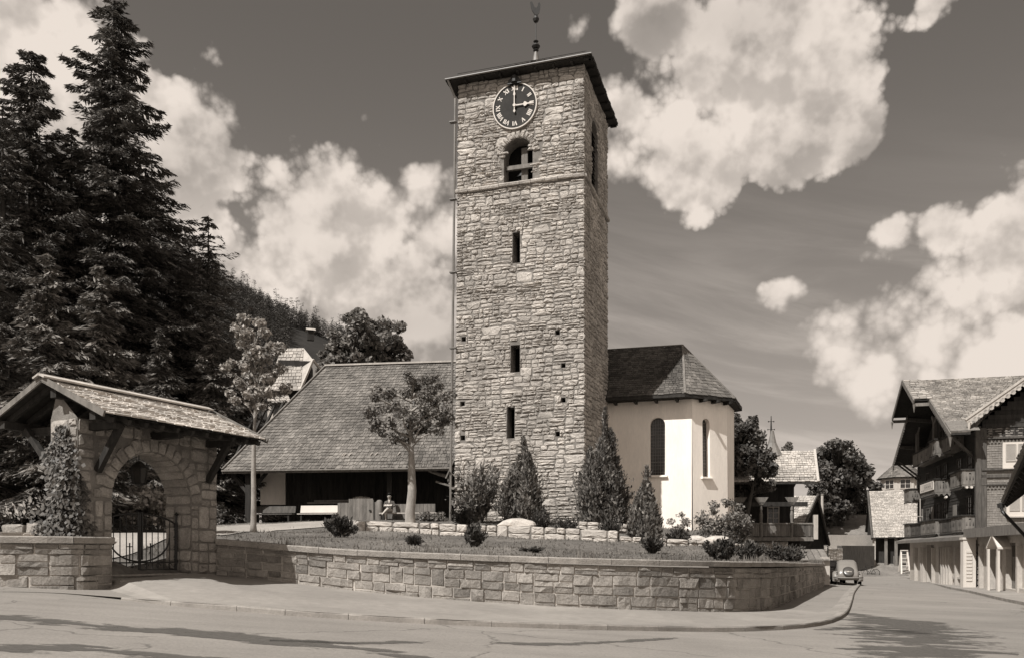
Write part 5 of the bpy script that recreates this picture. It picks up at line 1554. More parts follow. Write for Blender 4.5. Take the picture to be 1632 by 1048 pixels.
for i, (y, px, x, z) in enumerate(cand):
    H = rnd.uniform(15, 30) if i < 46 else rnd.uniform(12, 19)
    if i < 4:
        t = thing('forest_spruce', 'one of many small dark spruces on the forested mountainside', 'tree', (x, y, z - .5), rnd.uniform(0, 360), 'spruces of the far forest')
        Vv, Ff = protos[i]; mesh_np('crown', Vv, Ff, M['forest'], t)
        mb = MB(); mb.tube([(0, 0, -.05), (0, 0, .9)], [.018, .004], 5); mb.build('trunk', M['bark'], t); pobj.append(t)
    else:
        s_ = pobj[i % 4]; t = s_.copy(); C.objects.link(t); t.location = (x, y, z - .5); t.rotation_euler = (0, 0, rnd.uniform(0, 6.28))
        for c_ in s_.children:
            d_ = c_.copy(); C.objects.link(d_); d_.parent = t
    w_ = rnd.uniform(.6, .9) if i < 46 else rnd.uniform(.85, 1.25); t.scale = (H * w_, H * w_, H)

# the rest of that forest, too many to tell apart
Vs, Fs, off = [], [], 0
small = []
for i in range(3):
    rg = np.random.default_rng(200 + i); Vv, Ff, _ = spruce_mesh(rg, 1.0, .15, 230, first=.08, spray=.11, droop=.3, power=.85, whorl=40); small.append((Vv, Ff))
for i, (y, px, x, z) in enumerate(rest):
    Vv, Ff = small[i % 3]; H = rnd.uniform(13, 20); a = rnd.uniform(0, 6.28); c_, s_ = math.cos(a), math.sin(a)
    W = np.stack([(Vv[:, 0] * c_ - Vv[:, 1] * s_) * H + x, (Vv[:, 0] * s_ + Vv[:, 1] * c_) * H + y, Vv[:, 2] * H + z], 1)
    Vs.append(W); Fs.append(Ff + off); off += len(W)
kind(mesh_np('forest', np.concatenate(Vs), np.concatenate(Fs), M['forest']), 'stuff')
# open meadow below the wood
mm = [(466, 600), (470, 545), (482, 528), (500, 532), (522, 534), (540, 545), (560, 600)]
mb = MB(); rows = []
for i in range(9):
    px = 464 + i * 11; r_ = []
    for j in range(8):
        y = 420 + (660 - 420) * j / 7; x = (px - CX) / F * y; r_.append(Vector((x, y, hill_z(x, y) + 3.5)))
    rows.append(r_)
for a, b in zip(rows[:-1], rows[1:]):
    for j in range(7): mb.quad(a[j], b[j], b[j + 1], a[j + 1])
kind(mb.build('meadow', mat('alpine_meadow', .15, .12, .02, rough=.95, fine=.1), smooth=True), 'structure')
# ------------------------------------------------------------------ seated reader
def skin_body(name, joints, edges, parent, mats, zone, sub=2):
    me = bpy.data.meshes.new(name + '_cage'); me.from_pydata([j[0] for j in joints], edges, []); o = bpy.data.objects.new(name + '_cage', me); C.objects.link(o)
    o.modifiers.new('skin', 'SKIN'); sk = me.skin_vertices[0].data if me.skin_vertices else None
    if sk is None: me.skin_vertices.new() if hasattr(me.skin_vertices, 'new') else None; sk = me.skin_vertices[0].data
    for i, j in enumerate(joints): sk[i].radius = (j[1], j[2] if len(j) > 2 else j[1]); sk[i].use_root = (i == 0)
    s = o.modifiers.new('sub', 'SUBSURF'); s.levels = sub; s.render_levels = sub
    bpy.context.view_layer.update()
    m2 = bpy.data.meshes.new_from_object(o.evaluated_get(bpy.context.evaluated_depsgraph_get()))
    bpy.data.objects.remove(o); m2.name = name
    m2.materials.clear()
    for m in mats: m2.materials.append(m)
    for p in m2.polygons: p.material_index = zone(p.center); p.use_smooth = True
    ob = bpy.data.objects.new(name, m2); C.objects.link(ob); ob.parent = parent; return ob
man_p = nv.w(nx(621, .45), .45, FZ)
man = thing('person', 'person in a dark jacket and pale trousers sitting on the porch bench reading', 'person', tuple(man_p), -4)
skin_m = mat('skin', .36, .08, 4, rough=.6, fine=.03); jacket = mat('jacket', .11, .2, 4, rough=.9); trou = mat('trousers', .5, .12, 4, rough=.9); hairm = mat('hair', .02, .2, 8, rough=.6)
J = [((0, -.02, .56), .15, .12), ((0, .0, .74), .155, .11), ((0, -.02, .93), .175, .11), ((0, -.03, 1.04), .10, .08), ((0, -.05, 1.12), .055), ((0, -.075, 1.21), .1, .115), ((0, -.085, 1.31), .095, .115),
     ((-.10, -.06, .54), .095), ((-.10, -.30, .545), .08), ((-.11, -.46, .53), .066), ((-.10, -.47, .30), .052), ((-.10, -.45, .10), .04), ((-.11, -.50, .03), .04, .03), ((-.12, -.62, .02), .036, .025),
     ((.10, -.06, .54), .095), ((.07, -.28, .60), .08), ((.0, -.47, .63), .066), ((-.12, -.55, .48), .052), ((-.24, -.60, .34), .042), ((-.28, -.66, .32), .038), ((-.35, -.74, .31), .03, .025),
     ((-.19, -.02, .97), .07), ((-.25, -.06, .78), .052), ((-.20, -.24, .73), .043), ((-.14, -.36, .77), .032), ((-.12, -.41, .785), .03, .02),
     ((.19, -.02, .97), .07), ((.26, -.06, .78), .052), ((.20, -.24, .73), .043), ((.13, -.36, .77), .032), ((.11, -.41, .785), .03, .02)]
Eg = [(0, 1), (1, 2), (2, 3), (3, 4), (4, 5), (5, 6), (0, 7), (7, 8), (8, 9), (9, 10), (10, 11), (11, 12), (12, 13), (0, 14), (14, 15), (15, 16), (16, 17), (17, 18), (18, 19), (19, 20),
      (2, 21), (21, 22), (22, 23), (23, 24), (24, 25), (2, 26), (26, 27), (27, 28), (28, 29), (29, 30)]
for sx, b in ((-1, 25), (1, 30)):      # fingers and thumbs closing on the page
    hx, hy, hz = J[b][0]
    for f_ in range(4):
        i0 = len(J); L_ = (.05, .06, .055, .042)[f_]
        J.append(((hx - sx * (-.012 + .004 * f_), hy - .03, hz - .02 + .014 * f_), .0095)); J.append(((hx - sx * .03, hy - .03 - L_ * .4, hz - .02 + .014 * f_), .0085)); J.append(((hx - sx * .05, hy - .02 - L_ * .4, hz - .018 + .014 * f_), .007))
        Eg += [(b, i0), (i0, i0 + 1), (i0 + 1, i0 + 2)]
    i0 = len(J); J.append(((hx - sx * .03, hy + .0, hz + .035), .011)); J.append(((hx - sx * .055, hy - .02, hz + .04), .009)); Eg += [(b, i0), (i0, i0 + 1)]
def zone(c):
    if c.z > 1.075: return 0
    if c.y < -.335 and c.z > .72: return 0
    if c.z < .075 or (c.x < -.27 and c.z < .4 and c.y < -.6): return 3
    if c.z < .7 and (c.y < -.1 or c.z < .56) and abs(c.x) < .24: return 2
    return 1
skin_body('body', J, Eg, man, [skin_m, jacket, trou, hairm], zone)
mb = MB()
vs, fs = [], []; n = 16; hc = Vector((0, -.06, 1.30))
for i in range(7):
    a = 1.75 * i / 6
    for j in range(n):
        t = 2 * math.pi * j / n; rr = 1 + (.06 * math.sin(5 * t + i) if i > 1 else 0); fr = .62 if (math.sin(t) < -.35 and i > 3) else 1
        vs.append(hc + Vector((.1 * math.sin(a * fr) * math.cos(t) * rr, .12 * math.sin(a * fr) * math.sin(t) * rr, .125 * math.cos(a * fr) * rr)))
for i in range(6):
    for j in range(n): fs.append((i * n + j, i * n + (j + 1) % n, (i + 1) * n + (j + 1) % n, (i + 1) * n + j))
mb.add(vs, fs); mb.build('hair', hairm, man, smooth=True)
mb = MB(); mb.lathe([(0, -.03), (.018, -.015), (.012, .02), (0, .03)], (0, -.175, 1.235), 8)
for s in (-1, 1): mb.lathe([(0, -.035), (.014, -.02), (.016, .02), (0, .03)], (s * .088, -.06, 1.24), 8)
mb.build('face', skin_m, man, smooth=True)
mb = MB()
for s in (-1, 1): mb.tube([(s * .034 + .02 * math.cos(t), -.168, 1.265 + .018 * math.sin(t)) for t in [q_ * .6 for q_ in range(12)]], .005, 4); mb.lathe([(0, -.008), (.01, 0), (0, .008)], (s * .034, -.158, 1.265), 6)
mb.bar((-.025, -.166, 1.185), (.025, -.166, 1.185), .006, .006); mb.build('glasses', M['black'], man)
mb = MB(); mb.add([(-.05, -.13, 1.07), (.05, -.13, 1.07), (.0, -.135, .88)], [(0, 1, 2)]); mb.build('shirt', M['white'], man)
bk = thing('open_book', 'open pale pages held on the lap of the seated reader', 'book', tuple(man_p + Vector((0, -.44, .80))), -4)
mb = MB()
for s in (-1, 1):
    for i in range(2):
        x0, x1 = s * i * .09, s * (i + 1) * .09
        mb.add([(x0, -.11, -.03 + .012 * (i == 0) * 0), (x1, -.11, -.02), (x1, .1, .045), (x0, .1, .03), (x0, -.11, -.042), (x1, -.11, -.032), (x1, .1, .033), (x0, .1, .018)], [(0, 1, 2, 3), (7, 6, 5, 4), (0, 4, 5, 1), (1, 5, 6, 2), (2, 6, 7, 3)])
mb.build('pages', M['white'], bk)

# ------------------------------------------------------------------ parked cars
def car(name, label, pos, rz, body_m, spare=True):
    t = thing(name, label, 'car', pos, rz, 'cars parked along the kerb')
    # sections along y (0 rear bumper .. 4.3 front), half-width / z outline, a 1930s-50s saloon
    mb = MB()
    secs = [(.05, .50, .45, .62, .44), (.12, .60, .34, .86, .50), (.45, .60, .30, 1.12, .50), (.80, .61, .28, 1.36, .52), (1.15, .62, .28, 1.49, .54), (1.8, .62, .28, 1.53, .55), (2.35, .62, .28, 1.46, .54), (2.62, .68, .28, 1.12, .52), (2.9, .60, .30, 1.03, .44), (3.6, .50, .34, .99, .36), (4.05, .40, .38, .92, .28)]
    n = 20; vs = []
    for (y, w, z0, z1, wt) in secs:
        for j in range(n):
            a = 2 * math.pi * j / n - math.pi / 2; c_, s_ = math.cos(a), math.sin(a)
            f = (s_ + 1) / 2; ww = w * (1 - max(0, f - .5) * 2 * (1 - wt / w)) 
            x = math.copysign(abs(c_) ** .33, c_) * ww; z = (z0 + z1) / 2 + math.copysign(abs(s_) ** .42, s_) * (z1 - z0) / 2
            vs.append((x, y, z))
    fs = [(i * n + j, i * n + (j + 1) % n, (i + 1) * n + (j + 1) % n, (i + 1) * n + j) for i in range(len(secs) - 1) for j in range(n)]
    fs += [tuple(reversed(range(n))), tuple(range((len(secs) - 1) * n, len(secs) * n))]
    mb.add(vs, fs); mb.build('body', body_m, t, smooth=True)
    for s in (-1, 1):
        for yy, nm in ((.75, 'rear'), (3.35, 'front')):
            mb = MB(); R0 = .47   # mudguards arching over the wheels
            for q_ in range(12):
                a0, a1 = math.pi * (q_ / 12 * 1.12 - .06), math.pi * ((q_ + 1) / 12 * 1.12 - .06)
                pr = [(s * .5, R0 - .04), (s * .58, R0 + .05), (s * .74, R0 + .05), (s * .85, R0 - .02), (s * .87, R0 - .16)]
                pa = [(x, yy - math.cos(a0) * rr * 1.12, .33 + math.sin(a0) * rr) for x, rr in pr]; pb = [(x, yy - math.cos(a1) * rr * 1.12, .33 + math.sin(a1) * rr) for x, rr in pr]
                mb.add(pa + pb, [(i, i + 5, i + 6, i + 1) for i in range(4)])
            mb.build('mudguard', body_m, t, smooth=True)
            wh = MB(); prof = [(.2, -.07), (.31, -.085), (.34, -.05), (.34, .05), (.31, .085), (.2, .07)]; m_ = 18
            vs = [(s * .70 + z, yy + r_ * math.cos(2 * math.pi * j / m_), .33 + r_ * math.sin(2 * math.pi * j / m_)) for r_, z in prof for j in range(m_)]
            wh.add(vs, [(i * m_ + j, i * m_ + (j + 1) % m_, (i + 1) * m_ + (j + 1) % m_, (i + 1) * m_ + j) for i in range(5) for j in range(m_)])
            w_ = wh.build('wheel', M['black'], t, smooth=True)
            hb = MB(); hb.tube([(s * .64, yy, .33), (s * .76, yy, .33)], .2, 16); hb.build('rim', body_m, w_)
        mb = MB(); mb.bar((s * .76, 1.2, .33), (s * .76, 2.9, .33), .2, .05); mb.build('running_board', M['black'], t)
        mb = MB()
        for ya, yb in ((1.05, 1.65), (1.75, 2.35)): mb.add([(s * .625, ya, 1.02), (s * .625, yb, 1.02), (s * .575, yb - .05, 1.36), (s * .575, ya + .1, 1.36)], [(0, 1, 2, 3)])
        mb.build('side_window', M['glass'], t)
        mb = MB(); mb.lathe([(0, 0), (.05, .01), (.05, .05), (0, .06)], (s * .62, .22, .72), 10); mb.build('tail_lamp', M['black'], t)
        mb = MB(); mb.tube([(s * .5, 3.85, .85), (s * .5, 4.1, .85)], [.06, .12], 12); mb.build('headlight', M['lead'], t)
    mb = MB(); mb.add([(-.36, .70, 1.13), (.36, .70, 1.13), (.32, .845, 1.31), (-.32, .845, 1.31)], [(0, 1, 2, 3)])
    for p in list(mb.v): pass
    mb.v = [(x, y - .09, z) for x, y, z in mb.v]; mb.build('rear_window', M['glass'], t)
    mb = MB(); mb.add([(-.5, 2.66, 1.12), (.5, 2.66, 1.12), (.46, 2.42, 1.42), (-.46, 2.42, 1.42)], [(3, 2, 1, 0)]); mb.build('windscreen', M['glass'], t)
    mb = MB(); mb.tube([(-.82, .08, .48), (-.5, -.06, .46), (0, -.09, .45), (.5, -.06, .46), (.82, .08, .48)], .05, 8); mb.build('bumper', M['lead'], t, smooth=True)
    if spare:
        mb = MB(); m_ = 24; prof = [(0, -.17), (.2, -.165), (.31, -.13), (.345, -.05), (.35, .04), (.33, .1)]
        vs = []
        cy_, cz_ = .2, .82; tilt = R(32)
        for r_, d in prof:
            for j in range(m_):
                a = 2 * math.pi * j / m_; x = r_ * math.cos(a); u = r_ * math.sin(a)
                vs.append((x + .02, cy_ + d * math.cos(tilt) + u * math.sin(tilt), cz_ + u * math.cos(tilt) - d * math.sin(tilt) * -1 * .0 + -d * math.sin(tilt) * .0))
        mb.add(vs, [(i * m_ + j, i * m_ + (j + 1) % m_, (i + 1) * m_ + (j + 1) % m_, (i + 1) * m_ + j) for i in range(len(prof) - 1) for j in range(m_)])
        sp = mb.build('spare_wheel', mat('wheel_cover', .06, .1, 3, rough=.25, spec=.6), t, smooth=True)
        mb = MB(); rnd = random.Random(1)
        for i in range(7): x = -.2 + i * .058; mb.box(x, x + .03, cy_ - .2, cy_ - .19, cz_ - .03, cz_ + .045); 
        mb.box(-.05, .06, cy_ - .203, cy_ - .195, cz_ - .02, cz_ + .05)
        mb.build('number_marks', M['white'], sp)
    return t
cp = on_road(1352, 932); 
car('parked_car', 'pale rounded saloon parked at the kerb, dark spare wheel cover on its tail', (cp.x, cp.y, cp.z), -17, mat('pale_car_paint', .2, .06, 2, rough=.3, spec=.5, fine=.02))
cp2 = P(1322, 931, 60); cp2.z = road_z(cp2.x, cp2.y)
car('parked_car', 'dark car almost hidden between the wall end and the pale saloon', (cp2.x, cp2.y, cp2.z), 163, mat('dark_car_paint', .03, .06, 2, rough=.3, spec=.5, fine=.02), False)

# ------------------------------------------------------------------ generic building helpers
def boards(mb, fm, u0, u1, v0, v1, rnd, w=(.14, .22), m=0, horizontal=False):
    if horizontal:
        v = v0
        while v < v1 - .01:
            e = min(v1, v + rnd.uniform(*w)); d = rnd.uniform(.008, .022)
            a = [fm(u0, v + .004, d + .012), fm(u1, v + .004, d + .012), fm(u1, e, d - .006), fm(u0, e, d - .006), fm(u0, v + .004, -.01), fm(u1, v + .004, -.01)]
            mb.add(a, [(0, 1, 2, 3), (4, 5, 1, 0)], m); v = e
    else:
        u = u0
        while u < u1 - .01:
            e = min(u1, u + rnd.uniform(*w)); d = rnd.uniform(.006, .022)
            mb.add([fm(u + .006, v0, d), fm(e - .006, v0, d), fm(e - .006, v1, d), fm(u + .006, v1, d), fm(u + .006, v0, -.01), fm(u + .006, v1, -.01), fm(e - .006, v0, -.01), fm(e - .006, v1, -.01)],
                   [(0, 1, 2, 3), (4, 0, 3, 5), (1, 6, 7, 2)], m); u = e
def gable_roof(parent, x0, x1, y0, y1, ze, zr, mats, rows, w, seed, axis='x', th=.04, deck=.12):
    """ridge along axis"""
    rnd = random.Random(seed); mb = MB()
    if axis == 'x':
        ym = (y0 + y1) / 2
        S = [((x0, y0, ze), (x1, y0, ze), (x1, ym, zr), (x0, ym, zr)), ((x1, y1, ze), (x0, y1, ze), (x0, ym, zr), (x1, ym, zr))]
    else:
        xm = (x0 + x1) / 2
        S = [((x0, y1, ze), (x0, y0, ze), (xm, y0, zr), (xm, y1, zr)), ((x1, y0, ze), (x1, y1, ze), (xm, y1, zr), (xm, y0, zr))]
    dz = Vector((0, 0, deck))
    for s in S:
        s = [Vector(p) for p in s]
        shingles(mb, *s, rows, w, rnd, th, 0)
        lo = [p - dz for p in s]; e = Vector((0, 0, .01))
        mb.quad(s[0] - e, s[1] - e, s[2] - e, s[3] - e, 1); mb.quad(lo[3], lo[2], lo[1], lo[0], 1)
        for i in range(4): j = (i + 1) % 4; mb.quad(lo[i], lo[j], s[j] - e, s[i] - e, 1) if i != 2 else None
    return mb.build('roof', mats, parent)
def window(parent, fm, u0, u1, v0, v1, fmat, panes=(2, 2), d=.03, name='window', glass='glass'):
    mb = MB(); mb.quad(fm(u0, v0, d), fm(u1, v0, d), fm(u1, v1, d), fm(u0, v1, d)); wn = mb.build(name, M[glass], parent)
    mb = MB(); t = .06
    for a, b, c, e in ((u0 - t, u1 + t, v0 - t, v0), (u0 - t, u1 + t, v1, v1 + t), (u0 - t, u0, v0, v1), (u1, u1 + t, v0, v1)):
        P8 = [fm(a, c, .0), fm(b, c, .0), fm(b, e, .0), fm(a, e, .0), fm(a, c, d + .05), fm(b, c, d + .05), fm(b, e, d + .05), fm(a, e, d + .05)]
        mb.add(P8, [(4, 5, 6, 7), (0, 1, 5, 4), (1, 2, 6, 5), (2, 3, 7, 6), (3, 0, 4, 7)])
    for i in range(1, panes[0]): u = u0 + (u1 - u0) * i / panes[0]; mb.bar(fm(u, v0, d + .02), fm(u, v1, d + .02), .05, .04)
    for i in range(1, panes[1]): v = v0 + (v1 - v0) * i / panes[1]; mb.bar(fm(u0, v, d + .018), fm(u1, v, d + .018), .035, .03)
    mb.build('frame', fmat, wn); return wn

# ------------------------------------------------------------------ chalet with veranda beyond the churchyard
o_ = P(1303, 880, 50); cf = Fr((o_.x, o_.y, CZ), -4)
chal = thing('chalet', 'dark timber chalet with carved veranda posts, pale shingle roof and thin metal finial', 'house', tuple(cf.o), -4)
h_ = lambda px, py, y=0.0: cf.hit(px, py, 1, y)
eL, eR = h_(1150, 766), h_(1304, 767); ridge = cf.hit(1299, 717, 1, 2.9)
ze = eR.z; zr = ridge.z; x0 = eL.x - 1.2; x1 = eR.x
mb = MB(); rnd = random.Random(81); ym = 3.0
rx = ridge.x
S1 = [Vector(p_) for p_ in ((x0, 0, ze), (x1, 0, ze), (rx, ym, zr), (x0 + .4, ym, zr))]; S2 = [Vector(p_) for p_ in ((x1, 2 * ym, ze), (x0, 2 * ym, ze), (x0 + .4, ym, zr), (rx, ym, zr))]
for S_ in (S1, S2):
    shingles(mb, *S_, 14, .2, rnd, .05); dz = Vector((0, 0, .12)); mb.quad(*[p_ - dz for p_ in S_], 1)
    for i in (0, 1, 3): mb.quad(S_[i] - dz, S_[(i + 1) % 4] - dz, S_[(i + 1) % 4], S_[i], 1)
mb.build('roof', [M['shingle_pale'], M['dark_wood']], chal)
mb = MB(); mb.bar((x1, -.02, ze + .02), (rx, ym, zr + .06), .14, .1); mb.build('verge_board', M['pale_wood'], chal)
mb = MB()
for i in range(7): x = x0 + 1 + i * .95; mb.tube([(x, .15, ze + .12), (x, .15, ze + .3)], .02, 5)
mb.tube([(x0 + .6, .15, ze + .28), (x1 - .2, .15, ze + .28)], .015, 5); mb.build('snow_rail', M['iron'], chal)
fz = h_(1250, 856, .6).z
mb = MB(); rnd = random.Random(82); fm = lambda u, v, d: (u, 1.9 - d, v)
boards(mb, fm, x0 + .8, x1 - .9, fz, ze + .6, rnd); mb.box(x0 + .8, x1 - .9, 1.92, 6.2, fz - 1.5, ze + .05); mb.build('wall', M['dark_wood'], chal)
mb = MB(); mb.box(x0 + .8, x1 - .3, .35, 1.9, fz - .14, fz); mb.box(x0 + .8, x1 - .2, .25, .37, fz - .2, fz + .03); mb.build('veranda_floor', M['grey_wood'], chal)
mb = MB(); rt = h_(1250, 833, .4).z
boards(mb, lambda u, v, d: (u, .42 - d, v), x0 + .8, h_(1262, 840, .4).x, fz + .08, rt - .06, rnd, (.1, .14)); boards(mb, lambda u, v, d: (u, .42 - d, v), h_(1262, 840, .4).x + .1, x1 - .25, fz + .08, rt - .06, rnd, (.1, .14), 1)
mb.box(x0 + .8, x1 - .2, .36, .5, rt - .06, rt + .02); mb.box(x1 - .3, x1 - .22, .4, 1.9, fz + .05, rt); mb.build('balustrade', [M['grey_wood'], M['brown_wood']], chal)
for px in (1179, 1213, 1262):
    x = h_(px, 840, .42).x; mb = MB()
    mb.lathe([(.09, fz - rt), (.09, -.05), (.13, 0), (.08, .08), (.11, .5), (.06, .75), (.09, .8), (.06, 1.05), (.1, 1.1)], (x, .42, rt), 12)
    zc_ = rt + 1.1
    mb.add([(x - .12, .36, zc_), (x + .12, .36, zc_), (x + .42, .36, zc_ + .45), (x - .42, .36, zc_ + .45), (x - .12, .5, zc_), (x + .12, .5, zc_), (x + .42, .5, zc_ + .45), (x - .42, .5, zc_ + .45)], [(0, 1, 2, 3), (7, 6, 5, 4), (0, 4, 5, 1), (1, 5, 6, 2), (2, 6, 7, 3), (3, 7, 4, 0)])
    mb.build('veranda_post', M['grey_wood'], chal, smooth=False)
x = h_(1300, 840, .42).x; mb = MB(); mb.box(x - .12, x + .12, .36, .56, fz - .1, rt + .5); mb.build('corner_post', M['pale_wood'], chal)
mb = MB(); mb.box(x0 + .8, x1 - .5, .36, .62, h_(1250, 806, .4).z, h_(1250, 799, .4).z); boards(mb, lambda u, v, d: (u, 1.5 - d, v), x0 + .8, x1 - 1.0, h_(1250, 797, .4).z, ze - .05, rnd); mb.build('veranda_beam', M['dark_wood'], chal)
a, b = h_(1224, 833, 1.9), h_(1240, 808, 1.9)
window(chal, fm, a.x, b.x, a.z, b.z, M['pale_wood'], (2, 3))
mb = MB(); fo = cf.hit(1207, 880, 1, .6); f1 = cf.hit(1256, 858, 1, .6)
masonry(mb, lambda u, v, d: (u, .6 - d, v), fo.x, f1.x, fo.z - .4, fz - .22, rnd, band=(.3, .5), wid=(.4, 1.1), d=(.02, .05), split=(.4, .6, 0)); mb.box(fo.x, f1.x, .61, 1.6, fo.z - .6, fz - .22); mb.build('foundation', M['white_stone'], chal)
mb = MB(); mb.box(x0 + .8, x1 - .6, 1.7, 2.2, fo.z - 1.5, fz - .15)
mb.bar((h_(1280, 878, .6).x, .7, h_(1280, 876).z), (h_(1296, 862, .6).x, .7, fz - .2), .12, .14); mb.build('cellar_wall', M['dark_wood'], chal)
fin = cf.hit(1229, 717, 1, 3.3)
mb = MB(); mb.lathe([(.72, -.35), (.5, .0), (.26, .5), (.16, .95), (.1, 1.25), (.0, 1.3)], (fin.x, 3.0, zr), 10); sp_t = mb.build('spirelet', M['lead'], chal)
zt_ = cf.hit(1229, 662, 1, 3.3).z
mb = MB(); mb.tube([(fin.x, 3.3, zr + 1.1), (fin.x, 3.3, zt_)], [.07, .02], 6)
for q_, zz in ((.32, zt_ - .35), (.4, zt_ - .85)): mb.bar((fin.x - q_ / 2 - .02, 3.3, zz), (fin.x + q_ / 2 + .02, 3.3, zz), .03, .03); [mb.lathe([(0, -.06), (.05, 0), (0, .06)], (fin.x + s * q_ / 2, 3.3, zz), 6) for s in (-1, 1)]
mb.lathe([(0, -.08), (.09, 0), (0, .08)], (fin.x, 3.3, zt_ - 1.25), 8); mb.build('finial', M['iron'], sp_t)
# little lean-to shed roof at the lower right of the chalet
shd = thing('plank_shed', 'low plank-roofed shed in front of the chalet cellar by the wall end', 'shed', P(1288, 890, 47), -10)
mb = MB(); 
for i in range(7):
    x = -1.5 + i * .36
    mb.add([(x, -.7, -.02), (x + .33, -.7, -.02), (x + .33, 1.1, .55), (x, 1.1, .55), (x, -.7, -.07), (x + .33, -.7, -.07), (x + .33, 1.1, .5), (x, 1.1, .5)], [(0, 1, 2, 3), (7, 6, 5, 4), (0, 4, 5, 1), (1, 5, 6, 2), (3, 0, 4, 7)])
mb.build('roof', M['grey_wood'], shd)
mb = MB(); mb.box(-1.3, .55, -.35, .9, -1.4, -.02); mb.box(.56, 1.05, -.5, .9, -1.4, .1); mb.build('wall', M['offwhite'], shd)
# steep-roofed little house behind the chalet
hut = thing('gabled_hut', 'small dark gabled house with a pale steep roof half behind the chalet veranda', 'house', P(1302, 880, 58))
o_ = hut.location; L3 = lambda px, py, Z: P(px, py, Z) - Vector(o_)
ap, v1, v2, rl, el = L3(1303, 789, 57.5), L3(1281, 840, 55.8), L3(1322, 868, 59.5), L3(1240, 789, 60.5), L3(1215, 840, 58.8)
v1b = v1 + (v1 - ap) * .35; elb = el + (el - rl) * .35
mb = MB(); rnd = random.Random(84); shingles(mb, elb, v1b, ap, rl, 18, .25, rnd, .04)
mb.quad(v2, v2 + rl - ap, rl, ap, 1); dz = Vector((0, 0, .04)); mb.quad(elb - dz, v1b - dz, ap - dz, rl - dz, 1); mb.build('roof', [M['shingle_pale'], M['dark_wood']], hut)
mb = MB(); k2 = Vector((-.25, .35, -.1)); mb.poly([v1b + k2, v2 + k2, ap + k2]); mb.poly([v1b + k2, v2 + k2, v2 + k2 - Vector((0, 0, 3)), v1b + k2 - Vector((0, 0, 3))]); mb.build('wall', M['dark_wood'], hut)
mb = MB(); mb.bar(v1b, ap, .1, .2); mb.bar(v2, ap, .1, .2); build_split(mb, 'barge_board', M['brown_wood'], hut)
pole = thing('wooden_post', 'thin pale post standing right of the chalet before the dark trees', 'post', P(1310.5, 852, 66))
mb = MB(); mb.tube([(0, 0, -1), (0, 0, 3.1)], [.12, .1], 8); mb.build('shaft', M['pale_wood'], pole); mb = MB(); mb.lathe([(.13, 0), (.13, .05), (0, .12)], (0, 0, 3.1), 8); mb.build('cap', M['lead'], pole)
# two-line roadside board
sb = thing('notice_board', 'small two-line lettered board above the stone bank near the hidden car', 'sign', P(1311, 880, 63), -10)
z0, z1 = (880 - 869) / F * 63, (880 - 860) / F * 63; hw = 10.5 / F * 63
mb = MB(); mb.box(-hw, hw, 0, .06, z0, z1); mb.box(-hw, hw, -.02, .08, z1, z1 + .1); mb.build('board', M['lead'], sb)
mb = MB()
for x in (-hw + .1, hw - .1): mb.box(x - .04, x + .04, .07, .15, z0 - 1.2, z1)
mb.build('post', M['dark_wood'], sb)
mb = MB(); rnd = random.Random(6); cw = .1
for row in (0, 1):
    zb_ = z1 - .36 - row * .4; x = -hw + .08
    while x < hw - .1:
        c = rnd.random()
        mb.box(x, x + .022, -.012, -.002, zb_, zb_ + .26)
        if c < .7: mb.box(x + .022, x + cw * .7, -.011, -.002, zb_ + (.115 if c < .4 else .235), zb_ + (.14 if c < .4 else .26))
        if c < .5: mb.box(x + cw * .7, x + cw * .7 + .022, -.012, -.002, zb_, zb_ + .26)
        x += cw + (.06 if rnd.random() < .15 else 0)
mb.build('lettering', M['pale_wood'], sb)

# ------------------------------------------------------------------ bank, walls and far street end
def bank_z(x, y):
    f = sstep(74, 100, y); return CZ - 2.1 + f * 6.5 + 0.02 * (x - 30)
xs = [24 + i * 1.5 for i in range(24)]; ysb = [73.6 + i * 2.2 for i in range(18)]
kind(grid('grassy_bank', xs, ysb, lambda x, y: bank_z(x, y) if y > 74 else CZ - 2.6, mat('dry_grass', .17, .3, .4, rough=.95, fine=.3, bump=.8, bscale=8)), 'structure')
def stone_block_wall(name, label, pa, pb, Z0, Z1, ht, m, seed, cat='wall', par=None, th_=.5, band=(.25, .4), wid=(.3, .7)):
    a, b = P(pa, 880, Z0), P(pb, 880, Z1); d = b - a; L = math.hypot(d.x, d.y)
    t = thing(name, label, cat, (a.x, a.y, ht[0]), math.degrees(math.atan2(d.y, d.x)))
    mb = MB(); rnd = random.Random(seed)
    if band: masonry(mb, lambda u, v, dd: (u, -dd, v), 0, L, -.3, ht[1] - ht[0], rnd, band=band, wid=wid, d=(.02, .05), gap=.012, split=(.4, .6, 0))
    mb.box(0, L, .01, th_, -.5, ht[1] - ht[0] - .01); mb.build('masonry', m, t); return t
zz = lambda py, Z: CZ + (HY - py) / F * Z
stone_block_wall('bank_wall', 'pale rubble bank wall behind the parked cars', 1292, 1343, 70, 73, (zz(905, 72), zz(873, 72)), M['white_stone'], 91)
stone_block_wall('concrete_wall', 'smooth pale concrete wall across the foot of the grassy bank', 1300, 1392, 80, 82, (zz(880, 80), zz(851, 80)), M['offwhite'], 92, band=None)
stone_block_wall('dark_wall', 'dark timber-faced wall beside the rubble bank beyond the saloon car', 1342, 1394, 76, 79, (zz(900, 77), zz(868.5, 77)), M['brown_wood'], 93, band=None)  # plain wall, dark brown all over
stone_block_wall('street_wall', 'low rubble wall with a pale coping edging the right side of the street', 1408, 1452, 86, 74, (zz(924, 76) + .0, zz(907.5, 80)), M['ashlar'], 94, band=(.25, .35))
stone_block_wall('street_wall', 'second low rubble wall nearer the shop with a pale coping', 1452, 1484, 72, 63, (zz(926, 68), zz(914, 68)), M['ashlar'], 95, band=(.25, .35))
